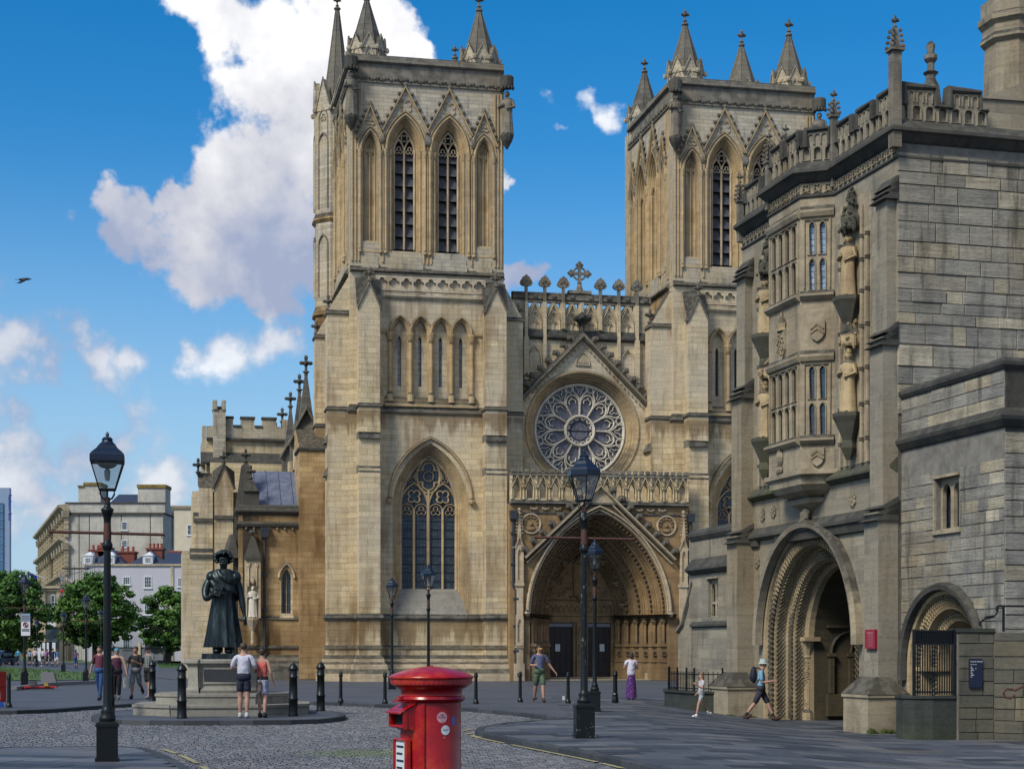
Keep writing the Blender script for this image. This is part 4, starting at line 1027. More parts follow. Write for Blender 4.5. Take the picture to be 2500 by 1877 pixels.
    for a, b in ((-.22, 17.1), (-.1, 17.25), (.02, 17.35), (.14, 17.25), (.24, 17.12)): m.box(NC+a-.025, NC+a+.025, NV-.33, NV-.27, 16.95, b+.1)
    m.box(NC-.26, NC+.26, NV-.33, NV-.27, 17.08, 17.13); P(m, 'carved_panel', M['trim'], parent=g)
    # rose surround: rings stepping in
    prof = [(rr-o, NV-.28+d+.0) for o, d in mould(0, .58, -.02, .82, 5)]
    m = MB(); m.loft([[(NC+r*math.cos(2*math.pi*i/56), v, rz+r*math.sin(2*math.pi*i/56)) for i in range(56)] for r, v in prof], closed=True)
    m.tube([(NC+(rr+.07)*math.cos(2*math.pi*i/56), NV-.29, rz+(rr+.07)*math.sin(2*math.pi*i/56)) for i in range(56)], .075, 6, closed=True)
    rs = P(m, 'rose_surround', M['warm'])
    # rose tracery
    Rg = 2.47; v0, v1 = NV+.30, NV+.56
    m = MB(); m.bar(circle(NC, rz, Rg+.02, 56), .16, v0-.03, v1, closed=True); m.bar(circle(NC, rz, .80, 36), .16, v0-.05, v1-.003, closed=True)
    m.bar(foil(NC, rz, .74, 12, 90, 3, .86), .06, v0+.03, v1-.02, closed=True)
    for k in range(12):
        th = R(15+30*k)
        def pol(r, dt): t = th+R(dt); return (NC+r*math.cos(t), rz+r*math.sin(t))
        # petal: two spokes that close in a pointed-round head
        m.bar([pol(.86, -15), pol(1.42, -14.6), pol(1.62, -13.2), pol(1.80, -10.0), pol(1.93, -5.5), pol(2.0, 0), pol(1.93, 5.5), pol(1.80, 10.0), pol(1.62, 13.2), pol(1.42, 14.6), pol(.86, 15)], .085, v0, v1-.006)
        m.bar([pol(1.5, -7), pol(1.68, -6.5), pol(1.75, -1.2), pol(1.86, 0), pol(1.75, 1.2), pol(1.68, 6.5), pol(1.5, 7)], .05, v0+.03, v1-.03)
        # roundel at the petal tip and branches that fork round it
        c = pol(2.28, 0); m.bar(circle(c[0], c[1], .16, 14), .06, v0+.01, v1-.02, closed=True)
        for s_ in (-1, 1):
            m.bar([pol(1.60, s_*15), pol(1.84, s_*12.2), pol(2.02, s_*8), pol(2.12, s_*5.5), pol(2.25, s_*5.2), pol(2.45, s_*6.5)], .075, v0+.003, v1-.01)
            m.bar([pol(2.40, s_*9.5), pol(2.26, s_*10.5), pol(2.2, s_*13), pol(2.02, s_*12.8), pol(1.95, s_*15)], .04, v0+.04, v1-.03)
    rt = P(m, 'rose_window', M['white_stone'])
    g = MB(); g.plate(circle(NC, rz, Rg, 40), [], NV+.46, NV+.48); P(g, 'pane', M['rosegl'], parent=rt)
    g = MB(); g.box(NC-.7, NC+.7, NV+.43, NV+.45, rz-.02, rz+.02); g.bar(circle(NC, rz, .5, 24), .03, NV+.43, NV+.45, closed=True); P(g, 'saddle_bar', M['black_iron'], parent=rt)
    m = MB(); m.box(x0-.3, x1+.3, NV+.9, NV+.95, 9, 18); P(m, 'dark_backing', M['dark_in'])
nave()
# --- west portal ------------------------------------------------------------------------------------------
PV, PC = -1.6, 4.33
def portal():
    x0, x1 = -.44, 9.18; a, h, zs = 3.72, 5.45, 3.46
    deep = 4.0
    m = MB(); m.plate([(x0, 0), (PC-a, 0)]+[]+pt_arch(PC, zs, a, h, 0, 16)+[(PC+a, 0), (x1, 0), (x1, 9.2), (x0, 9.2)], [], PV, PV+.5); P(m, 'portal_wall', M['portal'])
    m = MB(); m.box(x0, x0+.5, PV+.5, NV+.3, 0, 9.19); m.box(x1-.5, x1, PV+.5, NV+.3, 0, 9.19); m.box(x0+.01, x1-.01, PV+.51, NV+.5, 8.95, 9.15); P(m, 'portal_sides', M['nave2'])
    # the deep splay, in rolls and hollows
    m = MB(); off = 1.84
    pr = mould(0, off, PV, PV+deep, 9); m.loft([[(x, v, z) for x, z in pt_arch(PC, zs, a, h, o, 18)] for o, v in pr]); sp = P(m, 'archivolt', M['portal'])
    # carved enrichment along four of the orders
    fl = None
    for o, cnt, s_ in ((.10, 58, .075), (.52, 46, .085), (.93, 38, .10), (1.35, 30, .12)):
        v = PV+deep*o/off; pts = pt_arch(PC, zs, a, h, o+.05, 40)
        for k in range(0, cnt):
            i = k*(len(pts)-1)/cnt; j = int(i); f = i-j; p = (pts[j][0]*(1-f)+pts[j+1][0]*f, pts[j][1]*(1-f)+pts[j+1][1]*f); 
            if fl is None: mm = MB(); mm.sph((0, 0, 0), 1, 1, .9, 6, 4); mm.sph((.6, -.5, .4), .6, .5, .5, 5, 4); mm.sph((-.6, -.5, -.3), .6, .5, .5, 5, 4); fl = c = mm.build('carved_flower', M['portal'], sp)
            else: c = inst(fl, sp)
            c.location = (p[0], v-.03, p[1]); c.scale = (s_, s_, s_)
    m = MB()   # row of canopied blocks in the inner order
    for t in (.06, .2, .34, .66, .8, .94):
        pts = pt_arch(PC, zs, a, h, 1.55, 40); j = int(t*(len(pts)-1)); x, z = pts[j]
        m.sph((x, PV+deep*.80, z), .17, .16, .22, 6, 5); m.lathe([(.05, -.3), (.2, -.12), (.2, 0), (.12, .1)], 6, (x, PV+deep*.8, z+.1))
    P(m, 'archivolt_canopy', M['portal'], parent=sp)
    # jambs: stepped piers with free shafts
    for s_ in (-1, 1):
        m = MB(); dk = MB(); n = 6
        for k in range(n):
            o0 = off*k/n; o1 = off*(k+1)/n; v0 = PV+deep*k/n; v1 = PV+deep*(k+1)/n
            xa, xb = PC+s_*(a-o0), PC+s_*(a-o1); xo = PC+s_*(a+.4)
            m.box(min(xb, xo), max(xb, xo), v1-.06, v1+.02+(.0), 1.1, 3.06) if False else None
            m.box(min(xb, xo), max(xb, xo), v0+.32, v1+.32, 0, 3.3)
            m.box(min(xb-.06*s_, xo), max(xb-.06*s_, xo), v0+.12, v1+.12, 0, .95); m.box(min(xb-.09*s_, xo), max(xb-.09*s_, xo), v0+.08, v1+.08, .95, 1.05)
            m.box(min(xb-.07*s_, xo), max(xb-.07*s_, xo), v0+.1, v1+.1, 1.78, 1.92); m.box(min(xb-.03*s_, xo), max(xb-.03*s_, xo), v0+.18, v1+.18, 1.05, 1.78)
            # quatrefoil panel
            m.bar(foil((xa+xb)/2, 1.4, .13, 4, 45, 3), .04, v0+.1, v0+.2, closed=True)
            x = (xa+xb)/2; y = v0+.10
            m.lathe([(.12, 1.92), (.12, 1.97), (.09, 2.02), (.075, 2.06), (.07, 2.95), (.1, 2.98)], 8, (x, y+.1, 0))
            m.lathe([(.08, 2.95), (.17, 3.12), (.2, 3.25), (.16, 3.3)], 8, (x, y+.1, 0))
            for q in range(5): m.sph((x+.16*math.cos(q*1.25), y+.1-.13*abs(math.sin(q*1.25)), 3.12), .07, .07, .06, 5, 4)
        m.band([(PC+s_*(a+.42), PV-.01), (PC+s_*a, PV-.01), (PC+s_*(a-off), PV+deep-.05)][::s_], [(-.3, 3.28), (.1, 3.3), (.16, 3.38), (.16, 3.44), (.05, 3.48), (-.3, 3.48)])
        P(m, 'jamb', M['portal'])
    # back wall: doors, lintel band, tympanum
    bv = PV+deep; hw = a-off
    d1 = (PC-hw+.06, PC-.36); d2 = (PC+.36, PC+hw-.10)
    m = MB(); m.plate([(PC-hw-.5, 0), (PC+hw+.5, 0), (PC+hw+.5, 3.46)]+[(PC+hw+.5, 5), (PC+.8, 7.4), (PC-.8, 7.4), (PC-hw-.5, 5)], [rect(d1[0]+.06, d1[1]-.06, .02, 3.08), rect(d2[0]+.06, d2[1]-.06, .02, 3.08)], bv, bv+.4)
    for q in (.0, .12): m.box(PC-hw, PC+hw, bv-.1-q*.5, bv+.01, 3.46+q*7.5, 3.54+q*7.5)
    for k in range(12): m.bar(pt_arch(PC-hw+.2+k*.3, 3.85, .1, .16, 0, 4, 3.66), .04, bv-.06, bv+.01)
    m.box(PC-hw, PC+hw, bv-.07, bv+.01, 3.10, 3.22); m.box(PC-.26, PC+.26, bv-.18, bv, .0, 3.09)
    m.bar(pt_arch(PC, 2.6, .16, .3, 0, 5, 2.0), .05, bv-.24, bv-.17); m.bar(pt_arch(PC, 1.7, .16, .25, 0, 5, 1.3), .05, bv-.24, bv-.17)
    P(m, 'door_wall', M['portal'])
    m = MB()      # scrolling relief in the tympanum
    r = random.Random(4)
    for k in range(46):
        t = r.uniform(-.92, .92); zz = r.uniform(4.5, 6.9); 
        if abs(t)*hw > hw*(1-((zz-3.46)/3.6)**2.4) or abs(t*hw) < .42: continue
        rad = r.uniform(.07, .16); n = 9; m.tube([(PC+t*hw+rad*(1-i/12)*math.cos(i*.9), bv-.02, zz+rad*(1-i/12)*math.sin(i*.9)) for i in range(n)], .03, 5)
    m.bar(rect(PC-.36, PC+.36, 4.55, 6.3)+[], .09, bv-.16, bv+.01, closed=True); m.bar([(PC-.4, 6.3), (PC, 6.85), (PC+.4, 6.3)], .1, bv-.2, bv+.01)
    m.lathe([(.1, 4.2), (.3, 4.42), (.38, 4.55)], 8, (PC, bv-.1, 0)); m.lathe([(.12, 4.45), (.2, 4.5)], 8, (PC-.45, bv-.1, 0))
    P(m, 'tympanum_relief', M['portal'])
    for dd in (d1, d2):
        m = MB(); m.box(dd[0]+.06, dd[1]-.06, bv+.16, bv+.24, .04, 3.08); dr = P(m, 'door', M['doorwood'])
        m = MB(); w = (dd[1]-dd[0]-.12)
        for k in range(1, 4): m.box(dd[0]+.06+w*k/4-.015, dd[0]+.06+w*k/4+.015, bv+.13, bv+.16, .1, 2.86)
        for z in (.35, 1.1, 1.9, 2.86): m.box(dd[0]+.08, dd[1]-.08, bv+.12, bv+.155, z, z+.06)
        P(m, 'door_rail', M['doorrail'], parent=dr)
        m = MB(); m.box(dd[0]+.07, dd[1]-.07, bv+.10, bv+.158, 2.86, 3.05); P(m, 'fanlight', M['pane'], parent=dr)
        m = MB(); nx = dd[0]+.42 if dd is d1 else dd[1]-.68; m.box(nx, nx+.27, bv+.09, bv+.10, 1.52, 1.92); P(m, 'paper_notice', M['paper'], parent=dr)
    m = MB(); m.box(PC-3, PC+3, PV+.9, bv+.3, .0, .05); m.box(PC-hw-.1, PC+hw+.1, bv-.25, bv+.3, .05, .12); P(m, 'doorstep', M['trim'])
    # steep gable with crockets
    m = MB(); gl = (PC-a-.32, 6.35); gr = (PC+a+.34, 6.35); ga = (PC, 10.15)
    m.bar([gl, ga, gr], .17, PV-.42, PV-.0); m.bar([(gl[0]+.12, gl[1]-.22), (ga[0], ga[1]-.34), (gr[0]-.12, gr[1]-.22)], .12, PV-.2, PV-.0)
    hp = pt_arch(PC, zs, a+.14, h+.2, 0, 16); m.bar(hp, .17, PV-.2, PV+.02); hp = pt_arch(PC, zs, a+.02, h+.02, 0, 16); m.bar(hp, .09, PV-.1, PV+.02)
    m.plate([(PC-.85, 9.22), (PC+.85, 9.22), (PC, 10.1)], [], PV-.2, PV-.01)
    for s_ in (-1, 1): m.sph((PC+s_*(a+.17), PV-.12, zs+.05), .16, .16, .2, 7, 5)
    g = P(m, 'portal_gable', M['trim'])
    for s_ in (-1, 1):
        for k in range(8):
            t = (k+.4)/8.4; c = inst(KIDS['crk'], g, (PC+s_*(a+.33)*(1-t), PV-.22, 6.35+3.8*t+.1)); c.scale = (s_*.8, .8, .8); c.name = 'crocket'
    # roundels with busts
    for cx in (PC-a-.02-.30+.25, PC+a+.05): 
        m = MB(); cx = cx+(.0); cz = 8.15; cx = (.67 if cx < PC else 7.99)
        m.tube([(cx+.5*math.cos(2*math.pi*i/28), PV-.03, cz+.5*math.sin(2*math.pi*i/28)) for i in range(28)], .06, 6, closed=True)
        rd = P(m, 'roundel', M['trim']); m = MB(); m.plate(circle(cx, cz, .46, 24), [], PV-.005, PV+.05)
        m.sph((cx, PV-.06, cz-.0), .09, .09, .12, 8, 6); m.sph((cx, PV-.02, cz-.26), .24, .1, .15, 8, 6)
        for q in range(7): m.sph((cx+.34*math.cos(q*.52), PV-.03, cz+.34*math.sin(q*.52)), .09, .06, .07, 6, 4)
        P(m, 'carved_bust', M['portal'], parent=rd)
    # pinnacled pilasters and rainwater pipes
    for cx in (.02, 8.88):
        m = MB(); m.box(cx-.2, cx+.2, PV-.2, PV+.01, 0, 5.0); m.box(cx-.26, cx+.26, PV-.26, PV+.01, 0, .9); m.box(cx-.24, cx+.24, PV-.26, PV+.01, 4.9, 5.06); m.box(cx-.23, cx+.23, PV-.25, PV+.01, 1.7, 1.8)
        m.plate(rect(cx-.21, cx+.21, 5.06, 7.0), [pt_arch(cx, 6.5, .1, .3, 0, 5, 5.2)], PV-.26, PV-.17); m.box(cx-.16, cx+.16, PV-.17, PV+.01, 5.06, 7.0)
        m.plate(rect(cx-.2, cx+.2, 1.8, 3.4), [pt_arch(cx, 2.9, .11, .3, 0, 5, 2.0)], PV-.28, PV-.19)
        gable_cop(m, cx, 6.85, .24, 7.45, .07, PV-.3, PV-.1)
        m.lathe([(.15, 7.0), (.13, 7.7), (.05, 8.75), (.1, 8.85), (.06, 8.95)], 4, (cx, PV-.1, 0), rot=math.pi/4)
        for k in range(7):
            for q in (-1, 1): m.sph((cx+q*(.17-.014*k), PV-.18, 7.65+k*.17), .06, .06, .05, 5, 4)
        for q in (-1, 1): m.sph((cx+q*.3, PV-.15, 6.9), .09, .09, .07, 6, 4)
        P(m, 'pinnacled_pilaster', M['trim'])
        px = -.30 if cx < PC else 9.3; dp = MB(); dp.tube([(px, PV-.12, 8.6), (px, PV-.12, 4.9), (px+.14*(1), PV-.14, 4.7), (px+.14, PV-.14, .5), (px+.3, PV-.3, .2)], .07, 8)
        dp.taper(px-.17, px+.17, PV-.3, PV-.02, 8.35, 8.8, -.02)
        for z in (1.5, 2.8, 4.2, 6.0, 7.6): dp.box(px-.05+(.14 if z < 4.7 else 0)-.08, px+.13+(.14 if z < 4.7 else 0), PV-.22, PV-.04, z, z+.09)
        P(dp, 'rainwater_pipe', M['pipe'])
    # gallery above
    n = 14; step = (x1-x0)/n
    m = MB(); holes = [pt_arch(x0+(k+.5)*step, 9.95, .17, .34, 0, 5, 9.45) for k in range(n)]
    m.plate(rect(x0, x1, 9.28, 10.62), holes, PV-.12, PV+.14)
    for k in range(n):
        c = x0+(k+.5)*step
        gable_cop(m, c, 10.0, step*.43, 10.62, .065, PV-.27, PV-.11); m.bar(pt_arch(c, 9.95, .2, .38, 0, 5, 9.45), .05, PV-.18, PV-.11)
        if k in (0, n-1): m.box(c-.2, c+.2, PV-.02, PV+.02, 9.4, 10.3)
    for k in range(n+1):
        x = x0+k*step; x = min(max(x, x0+.06), x1-.06)
        m.lathe([(.07, 9.4), (.05, 9.5), (.045, 10.0), (.085, 10.1), (.085, 10.14), (.04, 10.2), (.06, 10.6)], 6, (x, PV-.17, 0)); m.sph((x, PV-.2, 10.45), .09, .09, .09, 5, 4)
    P(m, 'gallery_arcade', M['nave'])
    m = MB()
    m.band([(x0, PV), (x1, PV)], [(-.3, 9.1), (.06, 9.12), (.22, 9.2), (.22, 9.26), (.14, 9.36), (-.3, 9.4)]); m.band([(x0, PV+.01), (x1, PV+.01)], [(-.01, 8.62), (.05, 8.66), (.08, 8.72), (.03, 8.78), (-.01, 8.78)])
    m.band([(x0, PV-.12), (x1, PV-.12)], [(-.26, 10.62), (.1, 10.62), (.1, 10.74), (.0, 10.78), (-.26, 10.78)])
    for k in range(28):
        xx = x0+(k+.5)*(x1-x0)/28; m.box(xx-.1, xx+.1, PV-.22, PV+.02, 10.79, 10.97)
    P(m, 'gallery_cornice', M['trimg'])
    m = MB()
    for k in (0, 1, 2, 9, 10, 11):
        xx = x0+1.25+k*.63; m.sph((xx, PV-.05, 8.92), .2, .08, .08, 6, 4); m.sph((xx-.15, PV-.05, 8.96), .08, .08, .08, 5, 4); m.sph((xx+.15, PV-.05, 8.96), .08, .08, .08, 5, 4)
    P(m, 'leaf_boss', M['trim'])
portal_mats = None
def _door():
    t = NT('oak_door'); n = t.noise(2, 6, .7, stretch=(6, 6, .6)); c = t.ramp(n, [(.3, (.012, .006, .004)), (.6, (.035, .016, .010)), (.8, (.07, .028, .015))]); return t.out(c, .55, t.bump(n, .3, .01))
M['doorwood'] = _door(); M['doorrail'] = plain('dark_door_rail', (.012, .012, .012), .5); M['paper'] = plain('white_paper', (.62, .66, .64), .8, var=.05); M['pipe'] = plain('slate_grey_pipe', (.035, .042, .05), .5, var=.3, scale=5)
portal()
# --- north aisle end and transept to the left ------------------------------------------------------------
def left_parts():
    def fr(px, v): return CF.onv(px, 1500, v)[0]
    def hz(py, px, v): return CF.onv(px, py, v)[1]
    v = 6.0; xL, xR = fr(583, v), -9.75
    zt = hz(1240, 640, v)
    lw = CF.onv(700, 1400, v)[0]; z0, zsx = hz(1497, 700, v), hz(1415, 700, v)
    m = MB(); m.plate(rect(xL, xR, 0, zt), [pt_arch(lw, zsx, .33, .62, 0, 7, z0)], v, v+.5); w = P(m, 'aisle_wall', M['nave2'])
    m = MB(); orders(m, lw, zsx, .33, .62, mould(0, .1, 0, .25, 2), z0, 8); m.v = [(a, b+v, c) for a, b, c in m.v]; m.bar(pt_arch(lw, zsx+.1, .42, .8, 0, 8), .12, v-.12, v+.01)
    m.bar([(lw, z0), (lw, zsx+.3)], .03, v+.2, v+.25); m.taper(lw-.42, lw+.42, v-.1, v+.2, z0-.3, z0, .1, .08); lwo = P(m, 'lancet_window', M['nave']); g = MB(); g.box(lw-.3, lw+.3, v+.26, v+.28, z0, zsx+.6); P(g, 'pane', M['stained'], parent=lwo)
    m = MB(); m.band([(xL, v+3), (xL, v), (xR, v)], [(-.02, zt-.42), (.05, zt-.36), (.2, zt-.2), (.2, zt-.12), (.12, zt), (.12, zt+.08), (-.1, zt+.2)]); z2 = hz(1279, 640, v)
    m.band([(xL, v+3), (xL, v), (xR, v)], [(-.02, z2-.2), (.1, z2-.14), (.15, z2), (0, z2+.14), (-.02, z2+.14)])
    P(m, 'aisle_parapet', M['dark'])
    m = MB()
    for k in range(10): m.sph((xL+.4+k*.42, v-.08, z2-.24), .07, .08, .07, 5, 4)
    P(m, 'corbel', M['trim'])
    m = MB(); zz = hz(1508, 660, v)
    m.band([(xL, v), (xR, v)], [(-.02, zz-.12), (.08, zz-.08), (.1, zz), (0, zz+.1), (-.02, zz+.1)])
    m.band([(xL, v), (xR+.6, v)], [(-.02, 1.62), (.06, 1.66), (.1, 1.74), (.04, 1.84), (-.02, 1.84)]); m.band([(xL, v), (xR+.6, v)], [(-.02, -.5), (.45, -.5), (.45, .4), (.38, .55), (.3, .7), (.3, .86), (.2, 1.0), (.16, 1.18), (.08, 1.3), (-.02, 1.34)])
    P(m, 'plinth_course', M['trimg'])
    # lead roof behind, with rolls
    rx0, rx1 = fr(622, v+1), xR+.15; zr = hz(1151, 670, v+3.2)
    m = MB(); m.add([(rx0, v+.35, zt), (rx1, v+.35, zt), (rx1, v+3.2, zr), (rx0, v+3.2, zr)], [(0,1,2,3)]); rf = P(m, 'lead_roof', M['lead'])
    m = MB()
    for k in range(6):
        x = rx0+(rx1-rx0)*k/5; m.tube([(x, v+.33, zt+.03), (x, v+3.2, zr+.03)], .045, 6)
    P(m, 'lead_roll', M['lead'], parent=rf)
    # niche with pale figure and pyramid cap
    nx, _ = CF.onv(617, 1400, v-.4); zc = [hz(p, 617, v-.4) for p in (1508, 1440, 1366, 1360, 1306)]
    m = MB(); m.plate(rect(nx-.42, nx+.42, zc[0], zc[2]), [pt_arch(nx, zc[1]+.1, .3, .4, 0, 6, zc[0]+.05)], v-.5, v-.3); m.box(nx-.42, nx+.42, v-.3, v+.01, zc[0], zc[2]); m.lathe([(.1, 1.9), (.12, 2.0), (.1, 2.1), (.1, zc[0]-.7), (.2, zc[0]-.45), (.36, zc[0]-.1), (.36, zc[0])], 8, (nx, v-.3, 0)); 
    for q in (-1, 1): m.bar([(nx+q*.22, zc[1]+.2), (nx+q*.22, zc[2]-.35), (nx+q*.14, zc[2]-.15)], .06, v-.56, v-.5); m.sph((nx+q*.22, v-.5, zc[2]-.3), .12, .08, .14, 6, 4)
    m.sph((nx, v-.55, zc[1]+.5), .1, .1, .2, 6, 4)
    nc = P(m, 'statue_niche', M['trim']); m = MB(); m.lathe([(.62, zc[2]), (.62, zc[3]+.03), (.10, zc[4]), (.06, zc[4]+.1)], 4, (nx, v-.35, 0), rot=math.pi/4, sy=.6); m.lathe([(.2, zc[4]+.1), (.22, zc[4]+.2), (.1, zc[4]+.3)], 6, (nx, v-.35, 0)); P(m, 'pyramid_cap', M['dark'], parent=nc)
    m = MB(); figure(m, nx, v-.42, zc[0]+.03, 1.72, 2); smooth_by_angle(P(m, 'carved_figure', M['white_stone'], parent=nc), 50)
    dx = fr(646, v-.2); m = MB(); m.tube([(dx, v-.15, hz(1292, 646, v)), (dx, v-.15, .2)], .075, 8); m.taper(dx-.2, dx+.2, v-.35, v-.02, hz(1312, 646, v), hz(1288, 646, v), -.06); 
    for pp in (1405, 1490): m.box(dx-.13, dx+.13, v-.25, v, hz(pp, 646, v), hz(pp, 646, v)+.12)
    P(m, 'rainwater_pipe', M['pipe'])
    # broad buttress between aisle and stair turret
    m = MB(); bx0, bx1 = fr(731, v-.5), -9.3; zb = hz(1098, 745, v); m.box(bx0, bx1, v-.55, v+3, 0, zb); m.add([(bx0, v-.55, zb), (bx1, v-.55, zb), (bx1, v+2.2, zb+1.4), (bx0, v+2.2, zb+1.4), (bx0, v+3, zb), (bx0, v+3, zb+1.4)], [(0,1,2,3),(0,3,5,4)]); b = P(m, 'buttress', M['nave2'])
    m = MB(); m.band([(bx0, v+2), (bx0, v-.55), (bx1, v-.55)], [(-.02, zb-.14), (.1, zb-.08), (.1, zb+.04), (-.02, zb+.1)]); P(m, 'weathering', M['dark'], parent=b)
    # the block with gablets at the far left of the church
    v = 9.0
    A = [fr(p, v) for p in (445, 470, 485, 519, 523, 568, 584)]
    z = lambda py: hz(py, 520, v)
    m = MB(); m.box(A[0], A[6]+.4, v, v+5, 0, z(1345)); m.box(A[1], A[6], v-.02, v+4, 0, z(1200)); P(m, 'porch_block', M['nave'])
    m = MB(); m.box(A[2]-.25, A[3], v-.3, v, 0, z(1262)); m.box(A[2], A[3], v-.28, v, z(1262), z(1190)); m.add([(A[2]-.05, v-.32, z(1190)), (A[3], v-.32, z(1190)), (A[3], v+.6, z(1152)), (A[2]-.05, v+.6, z(1152))], [(0,1,2,3)]); m.box(A[2]-.45, A[3], v-.5, v-.3, 0, z(1350)); P(m, 'buttress', M['nave'])
    m = MB(); m.box(A[4], A[5], v-.7, v, 0, z(1190)); m.plate([(A[4], z(1191)), (A[5], z(1191)), ((A[4]+A[5])/2, z(1140))], [], v-.7, v-.02); bt = P(m, 'buttress', M['nave'])
    m = MB(); m.bar([(A[4]-.1, z(1196)), ((A[4]+A[5])/2, z(1134)), (A[5]+.1, z(1196))], .14, v-.8, v-.3); c = (A[4]+A[5])/2
    m.add([(A[4]-.1, v-.7, z(1192)), (A[4]-.1, v, z(1150)), (c, v, z(1130)), (c, v-.7, z(1134))], [(0,1,2,3)]); m.add([(A[5]+.1, v-.7, z(1192)), (A[5]+.1, v, z(1150)), (c, v, z(1130)), (c, v-.7, z(1134))], [(3,2,1,0)]); P(m, 'gablet_roof', M['dark'], parent=bt)
    for pz, ax0, ax1, pv in ((1262, A[2]-.3, A[3], -.36), (1256, A[4]-.02, A[5]+.02, -.76), (1350, A[2]-.5, A[3]-.02, -.56), (1346, A[3]+.02, A[5], -.74)):
        m = MB(); m.add([(ax0, v+pv-.05, z(pz)-.28), (ax1, v+pv-.05, z(pz)-.28), (ax1, v+pv+.25, z(pz)+.25), (ax0, v+pv+.25, z(pz)+.25), (ax0, v, z(pz)-.28), (ax1, v, z(pz)-.28), (ax0, v, z(pz)+.25), (ax1, v, z(pz)+.25)], [(0,1,2,3),(0,3,6,4),(1,5,7,2),(0,4,5,1),(3,2,7,6)]); P(m, 'weathering', M['dark'], parent=bt)
    m = MB(); finial_mesh(m, c, v-.5, z(1138), .8); P(m, 'finial', M['dark'], parent=bt); m = MB(); finial_mesh(m, A[2]-.02, v+.3, z(1160), 1.0); P(m, 'finial', M['dark'], parent=bt)
    # dark spirelets in front
    for px, p0, p1, w_, vv, bz in ((600, 1240, 1130, .6, 7.6, 1262), (612, 1200, 1170, .45, 6.3, 1240)):
        ux, _ = CF.onv(px, 1300, vv); zb_, zt_ = hz(p0, px, vv), hz(p1, px, vv)
        m = MB(); m.box(ux-w_, ux+w_, vv-.3, vv+.5, hz(1500, px, vv), zb_); m.lathe([(w_*1.3, zb_), (w_*.6, zt_-.2), (.1, zt_)], 4, (ux, vv, 0), rot=math.pi/4); finial_mesh(m, ux, vv, zt_-.1, .9); P(m, 'pinnacle', M['dark'])
    m = MB(); ux, _ = CF.onv(555, 1300, 7.5); m.lathe([(.62, hz(1362, 560, 7.5)), (.2, hz(1305, 560, 7.5))], 6, (ux+.3, 7.5, 0)); P(m, 'pinnacle', M['dark'])
    # crenellated transept behind
    v = 30.0; x0, x1 = fr(504, v), fr(700, v); z = lambda py: hz(py, 580, v)
    m = MB(); m.box(x0, x1, v, v+9, 0, z(1072)); tr = P(m, 'transept', M['nave'])
    m = MB(); m.box(x0, x1, v-.1, v+.4, z(1071), z(1042))
    for a, b in ((548, 569), (588, 621), (640, 674), (690, 710)): m.box(fr(a, v), fr(b, v), v-.1, v+.4, z(1042), z(1022))
    P(m, 'battlement', M['belfry'], parent=tr)
    m = MB()
    for a, b in ((548, 569), (588, 621), (640, 674)): m.box(fr(a, v)-.05, fr(b, v)+.05, v-.18, v+.45, z(1022), z(1017))
    for a, b in ((569, 588), (621, 640)): m.box(fr(a, v), fr(b, v), v-.18, v+.45, z(1042), z(1038))
    m.box(x0, x1, v-.25, v, z(1076), z(1070)); m.add([(x0-.4, v-.9, z(1131)), (x1, v-.9, z(1131)), (x1, v-.02, z(1105)), (x0-.4, v-.02, z(1105))], [(0,1,2,3)]); m.box(x0-.4, x1, v-.9, v, z(1135), z(1131))
    P(m, 'coping', M['dark'], parent=tr)
    m = MB(); m.box(fr(520, v), fr(550, v), v-.5, v+.8, z(1128), z(1004)); m.box(fr(519, v), fr(530, v), v-.6, v+.9, z(1004), z(981)); m.box(fr(541, v), fr(551, v), v-.6, v+.9, z(1004), z(981)); m.lathe([(.5, z(1004)), (.3, z(994))], 6, (fr(535, v), v+.1, 0))
    m.box(fr(496, v), fr(505, v), v+2, v+4, z(1128), z(1032)); m.box(fr(496, v), fr(522, v), v+4, v+8, 0, z(1060)); P(m, 'turret', M['belfry'], parent=tr)
    m = MB(); m.box(fr(512, v), fr(700, v), v-.9, v-.1, 0, z(1133)); P(m, 'lower_wall', M['nave'], parent=tr)
    # aisle buttresses with pinnacles, stepping back down the nave
    for k, (px, py, w_) in enumerate(((747, 868, .72), (731, 914, .70), (709, 957, .68), (689, 996, .66), (673, 1031, .62), (660, 1062, .6))):
        vv = 13.5+k*7.4; ux = -10.6; y = 89+.2045*ux+.979*vv; px_ = px
        k_ = (px-1250)/F; ux = CF.onv(px, 1300, vv)[0]; zt_ = hz(py, px, vv)
        m = MB(); m.box(ux-w_, ux+w_, vv-.6, vv+.6, 0, zt_-5.6); pn = P(m, 'pinnacle_buttress', M['nave'])
        m = MB(); m.lathe([(w_*1.15, zt_-5.6), (w_*1.15, zt_-4.4), (.8*w_, zt_-3.8), (.1, zt_-1.1), (.2, zt_-1.0), (.1, zt_-.95)], 4, (ux, vv, 0), rot=math.pi/4)
        gable_cop(m, ux, zt_-4.5, w_*1.0, zt_-3.2, .16, vv-w_*1.1, vv-w_*.4); finial_mesh(m, ux, vv, zt_-1.2, 1.25)
        for q in range(4): m.sph((ux-w_*.8, vv, zt_-4.4+q*.02), .2, .2, .2, 6, 4); m.sph((ux+w_*.8, vv, zt_-4.4), .2, .2, .2, 6, 4)
        P(m, 'pinnacle', M['spire'], parent=pn)
